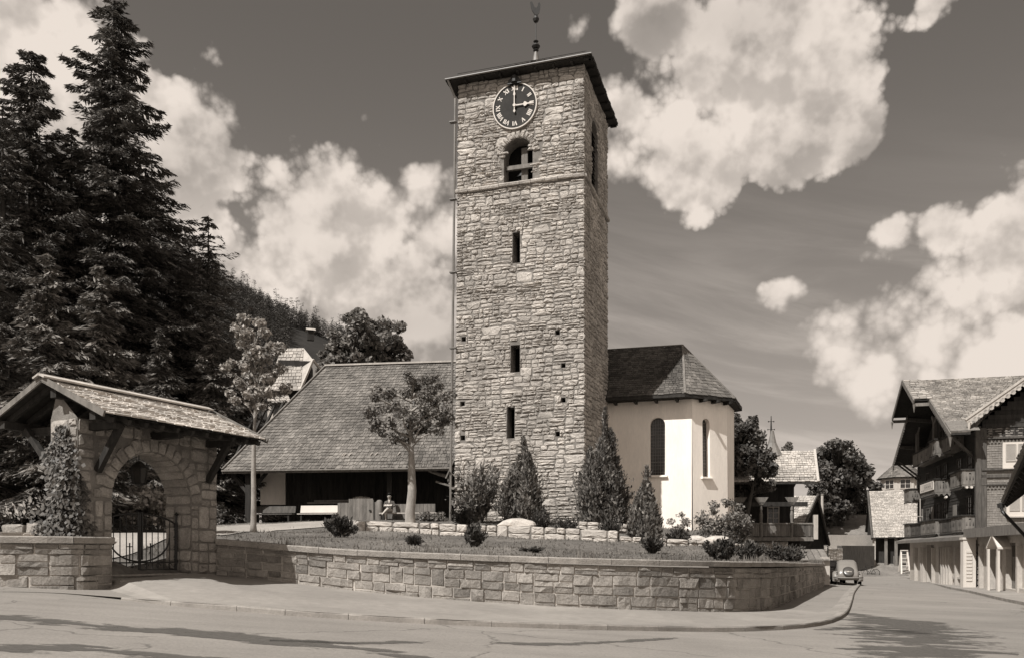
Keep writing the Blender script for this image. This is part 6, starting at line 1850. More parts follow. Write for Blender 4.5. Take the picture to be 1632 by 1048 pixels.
for (pa, pb, Z0, Z1, py) in ((1408, 1452, 86, 74, 907), (1452, 1484, 72, 63, 913.5)):
    pass
# pale post, stacked stones and bicycle at the corner of the shingle-roofed house
pp_ = thing('gate_pier', 'pale stone pier at the street corner of the shingle-roofed house', 'pier', P(1404, 905, 82))
mb = MB(); rnd = random.Random(96); masonry(mb, lambda u, v, d: (u, -d, v), -.55, .5, -1.2, 1.3, rnd, band=(.25, .3), wid=(.4, 1.0), d=(.03, .06), split=(.7, .3, 0)); mb.box(-.53, .48, .01, .8, -1.3, 1.3); mb.build('pier', M['white_stone'], pp_)
mb = MB(); mb.box(-.65, .6, -.08, .9, 1.3, 1.42); mb.build('cap', M['white_stone'], pp_)
bi = thing('bicycle', 'bicycle leaning by the pale pier at the street corner', 'bicycle', P(1386, 918, 76), 70)
for y in (-.5, .5):
    mb = MB(); mb.tube([(.0, y + .33 * math.cos(t), .33 + .33 * math.sin(t)) for t in [i * math.pi / 10 for i in range(21)]], .025, 5); mb.build('wheel', M['black'], bi)
mb = MB()
for a, b in (((0, -.5, .33), (0, 0, .3)), ((0, 0, .3), (0, -.2, .85)), ((0, -.2, .8), (0, .35, .85)), ((0, 0, .3), (0, .35, .85)), ((0, .5, .33), (0, .33, 1.0)), ((0, -.5, .33), (0, -.2, .8))): mb.tube([a, b], .022, 5)
mb.build('frame', M['iron'], bi)
mb = MB(); mb.bar((-.28, .32, 1.02), (.28, .32, 1.02), .03, .03); mb.build('handlebar', M['iron'], bi); mb = MB(); mb.bar((0, -.32, .9), (0, -.1, .9), .14, .05); mb.build('saddle', M['black'], bi)

# ------------------------------------------------------------------ house with big pale shingle roof
hf = Fr(P(1388, 880, 80), -18); hf.o.z = CZ
hs = thing('shingle_house', 'house with a big pale shingle roof sloping to the street and dark open ground floor', 'house', tuple(hf.o), -18)
q_ = lambda px, py, y=0.0: hf.hit(px, py, 1, y)
A1 = q_(1392, 856); B1 = q_(1470, 855); ry = 5.2; D1 = q_(1385, 782, ry); C1 = q_(1470, 780, ry)
mb = MB(); rnd = random.Random(97); shingles(mb, A1, B1, C1, D1, 32, .22, rnd, .05)
dz = Vector((0, 0, .06)); mb.quad(A1 - dz, B1 - dz, C1 - dz, D1 - dz, 1); mb.quad(D1 - dz, C1 - dz, C1 - dz + Vector((0, 5, -4)), D1 - dz + Vector((0, 5, -4)), 1); mb.build('roof', [M['shingle_pale'], M['dark_wood']], hs)
mb = MB(); mb.box(A1.x + .15, B1.x, .9, 8, -2.6, A1.z + .2); mb.poly([(A1.x + .1, .4, A1.z + .1), (A1.x + .1, 8, A1.z + .2), (D1.x + .1, ry, D1.z - .3)]); mb.build('wall', M['dark_wood'], hs)
mb = MB(); mb.bar(A1 - Vector((.12, .1, .1)), D1 - Vector((.12, 0, .1)), .15, .25); mb.build('verge_board', M['brown_wood'], hs)
for px in (1393, 1412, 1428):
    x = q_(px, 870, .3).x; mb = MB(); mb.box(x - .13, x + .13, .2, .45, -2.5, A1.z + .05); mb.build('post', M['pale_wood'] if px == 1393 else M['grey_wood'], hs)
x0, x1 = q_(1424, 890, .5).x, q_(1450, 890, .5).x
mb = MB(); mb.box(x0, x1, .5, .6, q_(1430, 897, .5).z, q_(1430, 885, .5).z); mb.build('counter', M['grey_wood'], hs)
# cart / tables
# polygonal corner house behind
rf = P(1437, 880, 104); rh = thing('round_house', 'pale polygonal corner tower house with a hipped roof and white windows', 'house', (rf.x, rf.y, CZ), 8)
rz = lambda py: (HY - py) / F * 104
mb = MB(); n = 8; rr = 2.45
mb.lathe([(rr, -3), (rr, rz(762))], n=n); mb.build('wall', M['offwhite'], rh)
mb = MB(); rnd = random.Random(98)
for i in range(n):
    a, b = 2 * math.pi * i / n, 2 * math.pi * (i + 1) / n
    A1, B1 = Vector((2.95 * math.cos(a), 2.95 * math.sin(a), rz(762))), Vector((2.95 * math.cos(b), 2.95 * math.sin(b), rz(762))); T1 = Vector((0, 0, rz(729)))
    shingles(mb, A1, B1, T1, T1, 10, .4, rnd, .05); mb.poly([A1, B1, T1], 0)
    mb.poly([A1 - Vector((0, 0, .06)), Vector((0, 0, rz(762))), B1 - Vector((0, 0, .06))], 1)
mb.build('roof', [M['shingle'], M['dark_wood']], rh)
for i in range(n):
    a = 2 * math.pi * (i + .5) / n; nn = Vector((math.cos(a), math.sin(a), 0)); tt = Vector((-nn.y, nn.x, 0)); ap_ = rr * math.cos(math.pi / n)
    fm = lambda u, v, d: nn * (ap_ + d) + tt * u + Vector((0, 0, v))
    window(rh, fm, -.55, .55, rz(779), rz(766), M['white'], (2, 2))
# neighbour houses behind the nave
nf = Fr(P(475, 880, 66), 10); nf.o.z = CZ
nh = thing('pale_roof_house', 'house with a pale shingle half-hipped roof behind the nave', 'house', tuple(nf.o), 10)
q_ = lambda px, py, y=0.0: nf.hit(px, py, 1, y)
A1, B1 = q_(425, 621), q_(478, 620); D1, C1 = q_(448, 555, 3.0), q_(484, 554, 3.0); K = q_(499, 573, 1.6)
B1 = q_(479, 620, 0.0)
mb = MB(); rnd = random.Random(99); shingles(mb, A1, B1, C1, D1, 13, .3, rnd, .06); mb.add([B1, K, C1], [(0, 1, 2)]); mb.quad(A1 - dz, B1 - dz, C1 - dz, D1 - dz, 1)
K2 = Vector((C1.x + 1.2, 3.2, C1.z - 1.3)); mb.add([C1, K, Vector((K.x + .3, 4.4, K.z)), Vector((C1.x, 3.4, C1.z))], [(0, 1, 2, 3)], 1)
mb.quad(D1, C1, Vector((C1.x, 6, A1.z)), Vector((D1.x, 6, A1.z)), 1)
mb.build('roof', [M['shingle_pale'], M['shingle']], nh)
mb = MB(); mb.box(A1.x + .5, B1.x - .1, .8, 5.5, -2, A1.z + .3); mb.poly([(B1.x - .1, .8, A1.z), (B1.x - .1, 5.2, A1.z), (C1.x - .2, 3, C1.z - .3)]); mb.box(q_(440, 600).x, K.x - .2, 1.6, 5, -2, K.z - .1); mb.build('wall', M['dark_wood'], nh)
mb = MB(); mb.bar(B1, K, .12, .2); mb.bar(A1, B1, .1, .12); mb.bar(K, Vector((K.x + .7, 3.6, K.z - .6)), .12, .2); build_split(mb, 'barge_board', M['pale_wood'], nh)
A1, B1 = q_(434, 642, -.6), q_(464, 640, -.6); C1, D1 = q_(458, 624, .6), q_(430, 622, .6)
mb = MB(); shingles(mb, A1, B1, C1, D1, 6, .4, rnd, .05); mb.quad(A1 - dz, B1 - dz, C1 - dz, D1 - dz); mb.build('porch_roof', M['shingle_pale'], nh)
x = q_(431, 650, 0).x; mb = MB(); mb.box(x - .2, x + .2, -.2, .2, -1, q_(431, 622, 0).z); mb.build('pillar', M['white'], nh)
bx_ = (495 - CX) / F * 620; by_ = 620; barn = thing('hay_barn', 'tiny barn with a light roof on the mountain meadow', 'barn', (bx_, by_, CZ + (HY - 529) / F * 620), 20)
mb = MB(); mb.box(-2.4, 2.4, -2, 2, -6, 1.2); mb.build('wall', M['dark_wood'], barn); mb = MB(); mb.quad((-3.4, -3, .9), (3.4, -3, .9), (3.4, 0, 2.8), (-3.4, 0, 2.8)); mb.quad((3.4, 3, .9), (-3.4, 3, .9), (-3.4, 0, 2.8), (3.4, 0, 2.8)); mb.build('roof', M['shingle_pale'], barn)
# ------------------------------------------------------------------ big chalet hotel on the right
of = P(1559, 880, 50); ho = Fr((of.x, of.y, CZ), -14.3)
hot = thing('chalet_hotel', 'large dark timber chalet hotel with carved balconies, street gable and whitewashed shop floor', 'hotel', tuple(ho.o), -14.3)
hx = lambda px, py, x: ho.hit(px, py, 0, x)      # on a plane parallel to the street front
hy = lambda px, py, y: ho.hit(px, py, 1, y)      # on a plane parallel to the side front
GZ = -2.1; FLR = 1.3
DW, BW, GW, PW = M['dark_wood'], M['brown_wood'], M['grey_wood'], M['pale_wood']
clad = mat('shingle_cladding', .2, .15, 1.5, island=.1, rough=.9, bump=.4, bscale=20)
rnd = random.Random(110)
Y1 = 16.6
fF = lambda u, v, d: (-d, u, v)          # street front (u runs away)
fS = lambda u, v, d: (u, -d, v)          # side front (u runs right)
# bodies
mb = MB()
boards(mb, fF, 0.02, Y1, FLR, 7.4, rnd, (.16, .24), horizontal=True)
mb.poly([(-.0, 1.0, 7.35), (0, 15.0, 7.35), (0, 7.9, 11.2)]); mb.poly([(-.0, .02, 7.35), (0, 1.0, 7.35), (0, 1.0, 7.6)])
mb.box(.02, 11.5, .03, Y1, FLR, 7.35)
mb.quad((0, Y1, FLR), (11, Y1, FLR), (11, Y1, 7.35), (0, Y1, 7.35))
mb.build('timber_wall', DW, hot)
mb = MB()                                # scale-clad side wall
v = FLR + .02
while v < 7.3:
    u = .42
    while u < 11.4:
        e = u + rnd.uniform(.12, .2); d = rnd.uniform(.01, .03)
        mb.add([fS(u, v, d), fS(e - .006, v, d), fS(e - .006, v + .16, 0.0), fS(u, v + .16, 0.0), fS(u, v, -.01), fS(e - .006, v, -.01)], [(0, 1, 2, 3), (4, 5, 1, 0)]); u = e
    v += .14
mb.build('side_cladding', clad, hot)
mb = MB(); boards(mb, fS, .05, 11.4, 6.55, 7.3, rnd, (.18, .26)); 
vv_ = 7.3
while vv_ < 11.6: boards(mb, lambda u, v, d: (u, -.03 - d, v), max(.2, -.7 + (vv_ + .5 - 7.4) / .74), min(11.4, 12.5 - (vv_ + .5 - 7.4) / .74), vv_, vv_ + .25, rnd, (.26, .3), horizontal=True); vv_ += .25
mb.build('gable_boarding', DW, hot)
for y, x in ((-.06, -.06), ):
    mb = MB(); mb.box(-.16, .12, -.14, .14, FLR, 7.4); mb.box(.13, .42, -.1, .1, FLR, 7.3); mb.build('corner_post', BW, hot)
# bands and friezes on the side front
mb = MB()
for py, hgt_, pr in ((747, .12, .16), (757.5, .18, .1), (771, .1, .12), (697, .12, .14)):
    z = hy(1590, py, 0).z; mb.box(.15, 11.4, -pr, -.031, z - hgt_ / 2, z + hgt_ / 2)
build_split(mb, 'band_beam', BW, hot)
mb = MB()
for py in (701.5, 774.5):
    z = hy(1590, py, 0).z
    for i in range(58): x = .42 + i * .19; mb.add([(x, -.075, z - .13), (x + .17, -.075, z - .13), (x + .085, -.075, z + .07)], [(0, 1, 2)])
mb.build('frieze', GW, hot)
a = hy(1566, 758, -.02); b = hy(1612, 757, -.02)
def shutters(px0, px1, py0, py1, name='window'):
    a, b = hy(px0, py1, 0), hy(px1, py0, 0); w_ = b.x - a.x
    mb = MB(); mb.box(a.x - .12, b.x + .12, -.09, -.031, a.z, b.z + .1); wn = mb.build(name, M['white'], hot)
    for s in range(2):
        u0 = a.x + w_ * (.03 + s * .5); u1 = u0 + w_ * .42; zb, zt_ = a.z + (b.z - a.z) * .3, b.z - .05
        mb = MB(); mb.box(u0, u1, -.13, -.091, zb - .05, zb); mb.box(u0, u1, -.13, -.091, zt_, zt_ + .05); mb.box(u0, u0 + .05, -.13, -.091, zb, zt_); mb.box(u1 - .05, u1, -.13, -.091, zb, zt_)
        zl = zb
        while zl < zt_ - .05: mb.add([(u0 + .05, -.125, zl), (u1 - .05, -.125, zl), (u1 - .05, -.095, zl + .06), (u0 + .05, -.095, zl + .06)], [(0, 1, 2, 3)]); zl += .062
        mb.build('shutter', M['shutter'], wn)
    mb = MB(); mb.box(a.x - .15, b.x + .15, -.2, -.031, a.z - .07, a.z); mb.build('sill', PW, wn)
M['shutter'] = mat('shutter_paint', .36, .08, 2, rough=.7)
shutters(1601, 1640, 706, 745); shutters(1607, 1646, 788, 822)
# roofs: street gable (ridge along x) and side gable (ridge along y)
ROWS = dict(th=.05)
mats_r = [M['shingle_hotel'] if 'shingle_hotel' in M else mat('hotel_shingle', .27, .3, .9, island=.3, rough=.85, bump=.4), DW]
M['shingle_hotel'] = mats_r[0]
YC = 7.65
mb = MB(); rnd = random.Random(111)
S1 = [Vector(p_) for p_ in ((-1.75, -1.2, 6.95), (-.7, -1.2, 6.95), (5.2, YC, 11.7), (-1.75, YC, 11.7))]
S2 = [Vector(p_) for p_ in ((13, 16.5, 6.95), (-1.75, 16.5, 6.95), (-1.75, YC, 11.7), (13, YC, 11.7))]
S3 = [Vector(p_) for p_ in ((5.2, YC, 11.7), (13, YC, 11.7), (13, YC - .4, 11.5), (5.2, YC - .4, 11.5))]
dz = Vector((0, 0, .14))
for S_, rw in ((S1, 40), (S2, 16)):
    shingles(mb, *S_, rw, .22, rnd, .05); mb.quad(*[p_ - dz for p_ in S_], 1); mb.quad(S_[0] - dz, S_[1] - dz, S_[1], S_[0], 1)
mb.build('roof', mats_r, hot)
mb = MB()
hood = []
rnd = random.Random(112)
s_ = (11.7 - 6.95) / 8.85
for sg in (-1, 1):                       # projecting hood over the peak
    A1 = Vector((-2.7, YC + sg * 3.6, 11.76 - 3.6 * s_)); B1 = Vector((-1.6, YC + sg * 3.6, 11.76 - 3.6 * s_)); C1 = Vector((-1.6, YC, 11.76)); D1 = Vector((-2.7, YC, 11.76))
    shingles(mb, A1, B1, C1, D1, 11, .36, rnd, .05); dz = Vector((0, 0, .1)); mb.quad(A1 - dz, B1 - dz, C1 - dz, D1 - dz, 1)
mb.build('hood_roof', mats_r, hot)
mb = MB()
for sg in (-1, 1):
    mb.bar((-2.72, YC + sg * 3.75, 11.62 - 3.75 * s_), (-2.72, YC, 11.64), .06, .3)
    mb.bar((-1.78, YC + sg * 8.95, 11.55 - 8.95 * s_), (-1.78, YC + sg * 3.3, 11.55 - 3.3 * s_), .06, .3)
    mb.box(-2.75, -1.7, YC + sg * 3.62 - .06, YC + sg * 3.62 + .06, 11.3 - 3.6 * s_, 11.5 - 3.6 * s_)
    for i in range(20):
        y = YC + sg * (3.5 + i * .28); z = 11.36 - (3.5 + i * .28) * s_; mb.tube([(-1.81, y, z), (-1.76, y, z)], .09, 6)
    mb.tube([(-2.72, YC + sg * 3.8, 11.5 - 3.8 * s_), (-2.72, YC + sg * 3.8, 11.0 - 3.8 * s_)], [.09, .02], 6)
    mb.tube([(-1.78, YC + sg * 8.9, 11.45 - 8.9 * s_), (-1.78, YC + sg * 8.9, 10.9 - 8.9 * s_)], [.1, .02], 6)
mb.build('barge_board', GW, hot)
mb = MB(); A1 = Vector((-1.75, -1.25, 6.93)); mb.add([(-1.75, -1.22, 7.04), (-.2, -1.22, 7.04), (-.2, .3, 7.85), (-1.75, .3, 7.85)], [(0, 1, 2, 3)]); mb.build('valley_flashing', M['grey_wood'], hot)
p = hy(1541, 671, -1.0); zr_b = p.z + (5.9 - p.x) * .74
rb = random.Random(113); mb = MB()
xm = 5.9
A1, B1, C1, D1 = Vector((p.x, 9, p.z)), Vector((p.x, -1.0, p.z)), Vector((xm, -1.0, zr_b)), Vector((xm, 9, zr_b))
Dv = Vector((5.2, YC, 11.72)); mb.add([B1, C1, D1, Dv], [(0, 1, 2, 3)], 0); dz = Vector((0, 0, .16)); mb.add([B1 - dz, C1 - dz, D1 - dz, Dv - dz], [(3, 2, 1, 0)], 1)
A2, B2 = Vector((2 * xm - p.x, -1, p.z)), Vector((2 * xm - p.x, 9, p.z)); mb.quad(A2, B2, D1, C1, 0); mb.quad(A2 - dz, C1 - dz, D1 - dz, B2 - dz, 1)
mb.build('side_gable_roof', mats_r, hot)
mb = MB()
d_ = (C1 - B1); 
mb.bar(B1 + Vector((-.05, -.04, -.0)), C1 + Vector((0, -.04, 0)), .07, .34); mb.bar(B1 + Vector((-.1, -.08, .1)), C1 + Vector((0, -.08, .1)), .09, .1)
nseg = 24
for i in range(nseg): c_ = B1.lerp(C1, (i + .5) / nseg); mb.tube([c_ + Vector((0, -.075, -.2)), c_ + Vector((0, -.02, -.2))], .13, 8)
mb.tube([B1 + Vector((.1, -.06, -.1)), B1 + Vector((.1, -.06, -.55))], [.12, .03], 6)
mb.build('verge_board', PW, hot)
mb = MB()
for i in range(5):
    y = -.6 + i * .0
for (y0, z0) in ((1.2, 8.0), (4.2, 9.6), (11.1, 9.6), (14.1, 8.0), (7.65, 11.3)): mb.bar((.0, y0, z0 - .25), (-1.7, y0, z0 - .05), .2, .24)
for (y0, z0) in ((.4, 6.6), (15.6, 6.8)): mb.bar((0, y0, z0 - 1.1), (-1.5, y0 - (.6 if y0 < 5 else -.3), z0 + .25), .12, .14)
mb.bar((0, 16.3, 5.6), (-1.5, 16.4, 6.9), .1, .12)
for x in (1.0, 3.4, 5.9): mb.bar((x, 0, p.z + (x - p.x) * .74 - .35), (x, -.95, p.z + (x - p.x) * .74 - .2), .18, .2)
build_split(mb, 'eave_bracket', BW, hot)
# balconies
def balcony(y0, y1, ztop, dep, ht=.92, bulge=None, m=GW, panel=None, name='balcony'):
    mb = MB(); zb = ztop - ht; rn = random.Random(int(y0 * 10 + ztop * 7))
    mb.box(-dep, -.03, y0, y1, zb - .1, zb)
    boards(mb, lambda u, v, d: (-dep - d, u, v), y0, y1, zb, ztop - .08, rn, (.13, .2)); mb.box(-dep, -dep + .03, y0, y1, zb, ztop - .08)
    boards(mb, lambda u, v, d: (u, y0 - d, v), -dep, -.03, zb, ztop - .08, rn, (.13, .2)); mb.box(-dep, -.03, y0 + .0, y0 + .03, zb, ztop - .08)
    bal = mb.build(name, m, hot)
    mb = MB(); mb.box(-dep - .09, -dep + .09, y0 - .08, y1 + .08, ztop - .08, ztop); mb.box(-dep + .09, -.03, y0 - .08, y0 + .09, ztop - .08, ztop); mb.box(-dep - .05, -dep + .02, y0 - .04, y1, zb - .16, zb - .1)
    mb.build('handrail', DW, bal)
    mb = MB()
    for i in range(int((y1 - y0) / .3)): y = y0 + .15 + i * .3; mb.add([(-dep - .035, y - .12, zb - .1), (-dep - .035, y + .12, zb - .1), (-dep - .035, y, zb - .3)], [(0, 1, 2)])
    for i in range(3): x = -dep + .1 + i * dep / 3; mb.add([(x, y0 - .035, zb - .1), (x + .22, y0 - .035, zb - .1), (x + .11, y0 - .035, zb - .28)], [(0, 1, 2)])
    mb.build('fretwork', m, bal)
    mb = MB()                             # sawn tulip cut-outs on the end and front boards
    for (fx, n_) in ((lambda u, v: (u, y0 - .026, v), 1), ):
        c_ = -dep / 2; zc_ = zb + ht * .45
        for q_ in (-1, 0, 1): mb.add([fx(c_ + q_ * .17 - .025, zc_ - .16), fx(c_ + q_ * .17 + .025, zc_ - .16), fx(c_ + q_ * .17, zc_ + .12 + .06 * (q_ == 0))], [(0, 1, 2)])
        mb.add([fx(c_ - .07, zc_ + .2), fx(c_ + .07, zc_ + .2), fx(c_, zc_ + .3)], [(0, 1, 2)])
    y = y0 + .5
    while y < y1 - .3:
        for q_ in (-1, 0, 1): mb.add([(-dep - .026, y + q_ * .16 - .03, zb + .25), (-dep - .026, y + q_ * .16 + .03, zb + .25), (-dep - .026, y + q_ * .16, zb + .55)], [(0, 2, 1)])
        y += 1.5
    mb.build('cut_out', M['black'], bal)
    return bal
balcony(.12, 2.9, 4.95, .82); nb_ = balcony(6.3, 10.7, 4.92, .95); balcony(15.4, Y1 + .7, 4.92, .82)
balcony(2.95, 14.1, 7.36, .82, .85); balcony(5.2, 7.0, 7.42, 1.15, .95)
balcony(0.12, 2.6, 2.25, .82, .9); balcony(2.65, 6.2, 2.2, .7, .88, m=BW); balcony(6.3, 10.7, 2.25, .95, .9); balcony(10.8, 15.2, 2.2, .75, .88, m=BW); balcony(15.3, Y1 + .7, 2.25, .82, .9)
# long lettered board on the middle balcony
mb = MB(); mb.box(-1.03, -.985, 6.55, 10.55, 4.2, 4.8); bo_ = mb.build('name_board', M['white'], hot)
mb = MB(); rn = random.Random(3); y = 6.75
while y < 10.3:
    w_ = .34
    mb.box(-1.04, -1.031, y, y + .07, 4.28, 4.72)
    c = rn.random()
    if c < .75: mb.box(-1.04, -1.031, y + .071, y + w_ - .08, (4.28 if c < .3 else 4.46), (4.35 if c < .3 else 4.53))
    if c > .35: mb.box(-1.04, -1.031, y + w_ - .08, y + w_ - .01, 4.28, 4.72)
    y += w_ + .17
mb.build('lettering', M['lead'], bo_)
# gallery posts in the gable, doors and shutters behind the balconies
for px in (1462, 1489.5):
    y = hx(px, 680, -.75).y; mb = MB(); mb.box(-.85, -.65, y - .12, y + .12, 7.3, 9.0); mb.box(-.9, -.6, y - .18, y + .18, 8.95, 9.15); mb.bar((-.75, y, 8.6), (-.75, y + .8, 9.3), .1, .14); mb.bar((-.75, y, 8.6), (-.75, y - .8, 9.3), .1, .14); mb.build('gallery_post', GW, hot)
fw = lambda u, v, d: fF(u, v, d)
for (u, v, w_, h_2, pan) in ((1.2, 4.05, .9, 2.0, 2), (3.6, 4.4, .9, 1.5, 2), (7.2, 4.0, .9, 2.0, 2), (9.2, 4.0, .9, 2.0, 2), (12.4, 4.3, .9, 1.5, 2), (1.3, 1.4, .9, 2.0, 2), (7.3, 1.4, .9, 2.0, 2), (9.1, 1.4, .9, 2.0, 2), (12.3, 1.7, .9, 1.5, 2), (6.6, 7.4, .8, 1.5, 2), (8.4, 7.4, .8, 1.5, 2)):
    window(hot, fF, u, u + w_, v, v + h_2, BW, (2, 3), .025)
mb = MB()
for (y, z0, z1) in ((4.75, 1.4, 3.1), (5.2, 1.4, 3.1), (10.9, 1.4, 3.3), (11.3, 1.4, 3.3), (14.5, 1.4, 3.3)): mb.box(-.08, -.03, y, y + .36, z0, z1)
build_split(mb, 'shutter', GW, hot)
mb = MB(); mb.tube([(-.85, 11.4, 2.2), (-.85, 11.4, 3.9)], .035, 6); mb.tube([(-.9, 10.4, 2.55), (-.75, 14.6, 2.75)], .03, 5); build_split(mb, 'pole', PW, hot)
mb = MB(); mb.tube([(-.35, -.06, 3.85), (-.35, .2, 3.85)], .07, 8); mb.tube([(-.6, -.06, 3.85), (-.6, .2, 3.85)], .07, 8); mb.tube([(-.8, 4.0, 3.55), (-.8, 4.3, 3.5)], .08, 6); build_split(mb, 'lamp', M['white'], hot)
# ---------------------------------------------------------------- whitewashed ground floor with shop windows
SX, SY0 = -.55, -13.0
fG = lambda u, v, d: (SX - d, u, v)
gops = []
def shop(px0, px1, py_t, py_b, sill=True): a = hx(px0, py_b, SX); b = hx(px1, py_t, SX); return (min(a.y, b.y), max(a.y, b.y), max(GZ + (.02 if not sill else .3), min(a.z, b.z)), max(a.z, b.z), False)
wins = [(14.6, 15.3, -1.15, .4), (12.4, 13.1, -1.15, .4), (2.2, 3.2, -1.4, .3), (.8, 1.8, -1.4, .3), (-.6, .4, -1.4, .3)]
doors = [(8.6, 10.8, GZ, .55), (6.0, 7.2, GZ, .4), (-5.6, -4.4, GZ, .3), (-8.6, -7.1, GZ + .3, .5)]
niche = [(-2.4, -1.5, GZ + .2, .5)]
gops = [(a, b, c, d, False) for (a, b, c, d) in wins + doors + niche]
mb = MB(); wall_open(mb, fG, SY0, Y1, GZ - .4, FLR - .05, gops, .3)
mb.quad((SX, Y1, GZ - .4), (11, Y1, GZ - .4), (11, Y1, FLR), (SX, Y1, FLR)); mb.quad((SX, SY0, GZ - .4), (11, SY0, GZ - .4), (11, SY0, FLR - .05), (SX, SY0, FLR - .05))
mb.build('shop_wall', M['offwhite'], hot)
fR = lambda u, v, d: fG(u, v, d - .28)
for (a, b, c, d) in wins: window(hot, fR, a + .08, b - .08, c + .08, d - .08, GW, (2, 1), .02, 'shop_window')
for (a, b, c, d) in doors:
    mb = MB(); boards(mb, fR, a + .02, b - .02, c + .02, d - .02, rnd, (.3, .5)); mb.quad(fR(a, c, 0), fR(b, c, 0), fR(b, d, 0), fR(a, d, 0))
    dr = mb.build('shop_door', GW, hot)
    mb = MB(); mb.box(SX + .2, SX + .24, a + .25, a + .55, c + 1.3, c + 1.8); mb.quad(*[fR(u, v, .035) for u, v in ((a + .2, d - .7), (b - .2, d - .7), (b - .2, d - .15), (a + .2, d - .15))]); mb.build('door_pane', M['glass'], dr)
mb = MB()
for (a, b, c, d) in niche:
    mb.quad(fR(a, c, 0), fR(b, c, 0), fR(b, d, 0), fR(a, d, 0), 1)
    for i in range(8):
        z = c + .1 + i * .31; mb.box(SX + .02, SX + .27, a + .03, b - .03, z, z + .04)
        for j in range(4): y = a + .1 + j * .2; mb.box(SX + .06, SX + .2, y, y + .12, z + .04, z + .04 + rnd.uniform(.08, .2))
mb.build('display_rack', [PW, M['black']], hot)
mb = MB()                                # pilaster fins between the shop bays
for y in (13.8, 11.7, 11.1, 8.2, 5.6, 5.0, 4.3, 3.6, 2.0, .6, -.8, -3.2, -6.4, -9.6): mb.box(SX - .22, SX - .001, y, y + .2, GZ - .3, .35)
mb.box(SX - .16, SX - .001, SY0, -9.7, GZ + .2, GZ + .4); mb.box(SX - .1, SX - .001, -.6, 3.3, GZ + .5, GZ + .62)
build_split(mb, 'pilaster', M['offwhite'], hot)
yp = hx(1533, 930, -1.3).y
mb = MB(); mb.box(-1.3, SX - .1, yp - .3, yp + .3, GZ - .3, .75); mb.box(-1.35, SX - .05, yp - .35, yp + .35, .75, .87)
for i in range(9): mb.box(-1.15, -.85, yp - .34, yp - .301, -1.6 + i * .2, -1.45 + i * .2)
mb.build('gate_pillar', M['white'], hot)
mb = MB(); y1_ = yp + .2
mb.add([(SX - .8, y1_, .93), (SX - .8, Y1 + 1.2, .93), (.0, Y1 + 1.2, 1.28), (.0, y1_, 1.28), (SX - .8, y1_, .72), (SX - .8, Y1 + 1.2, .72), (.0, Y1 + 1.2, 1.1), (.0, y1_, 1.1)], [(0, 3, 2, 1), (4, 5, 6, 7), (0, 1, 5, 4), (0, 4, 7, 3), (1, 2, 6, 5)])
mb.build('canopy_roof', M['lead'], hot)
mb = MB(); mb.box(SX - .6, 11, SY0 - .2, yp + .19, FLR - .06, FLR + .06); mb.box(SX - .63, SX - .5, SY0 - .22, yp + .19, FLR - .45, FLR + .0); mb.box(-.5, 11, SY0, .0, FLR + .06, FLR + .1); mb.build('flat_roof', GW, hot)
hd = hx(1588, 860, SX - .4).y
mb = MB()
for s in (-1, 1): mb.add([(SX - .62, hd + s * 1.0, .28), (SX - .62, hd, .98), (SX - .002, hd, .98), (SX - .002, hd + s * 1.0, .28), (SX - .62, hd + s * 1.0, .18), (SX - .62, hd, .86), (SX - .002, hd, .86), (SX - .002, hd + s * 1.0, .18)], [(0, 1, 2, 3), (7, 6, 5, 4), (0, 4, 5, 1), (3, 0, 4, 7)] if s < 0 else [(3, 2, 1, 0), (4, 5, 6, 7), (1, 5, 4, 0), (7, 4, 0, 3)])
mb.box(SX - .6, SX - .5, hd - .95, hd - .75, GZ - .2, .2); mb.box(SX - .6, SX - .5, hd + .75, hd + .95, GZ - .2, .2)
mb.build('porch_hood', M['white'], hot)
# clutter at the shop front
def heap(label, px, py, Z, n, seed, spread, sz, m):
    p = on_road(px, py); p.z = road_z(p.x, p.y) + .1
    t = thing('rubble_heap', label, 'rubble', p); mb = MB(); rnd = random.Random(seed)
    for i in range(n):
        a = rnd.uniform(0, 6.28); r = spread * math.sqrt(rnd.random()); h = .5 * sz * (1 - r / spread) * 2; c = Vector((r * math.cos(a) * 1.3, r * math.sin(a), h))
        d = Vector((rnd.uniform(-1, 1), rnd.uniform(-1, 1), rnd.uniform(-.4, .4))).normalized() * rnd.uniform(.3, 1.2) * sz
        mb.bar(c - d, c + d, rnd.uniform(.2, .7) * sz, rnd.uniform(.15, .4) * sz)
    mb.build('pieces', m, t)
heap('heap of broken slabs and boards at the foot of the white pillar', 1545, 934, 50, 14, 1, .8, .28, M['white_stone'])
heap('heap of pale rubble in front of the shop door', 1568, 934, 47, 40, 2, 1.0, .2, M['white_stone'])
heap('dusty heap of sand and stones before the double shop door', 1507, 925, 55, 60, 3, 1.5, .2, M['coping'])
lad = thing('step_ladder', 'pale wooden trestle standing at the far end of the shop wall', 'trestle', (0, 0, 0), -14.3)
lp = on_road(1441, 917); lad.location = (lp.x, lp.y, lp.z)
mb = MB()
for s in (-1, 1):
    mb.bar((s * .35, -.75, 0), (s * .25, 0, 2.3), .12, .08); mb.bar((s * .35, .75, 0), (s * .25, 0, 2.3), .12, .08)
for i in range(1, 7): mb.bar((-.33, -.75 + i * .11, i * .32), (.33, -.75 + i * .11, i * .32), .1, .05)
mb.bar((-.3, 0, 2.3), (.3, 0, 2.3), .3, .08)
mb.build('frame', M['white'], lad)
rail = thing('pipe_railing', 'two-bar metal railing along the pavement by the shop corner', 'railing', (0, 0, 0))
pts = [on_road(1601, 944), on_road(1616.5, 946), on_road(1633, 948), on_road(1660, 951)]
mb = MB(); 
for p_ in pts: mb.tube([p_, p_ + Vector((0, 0, 1.02))], .045, 7)
mb.build('post', M['lead'], rail)
mb = MB()
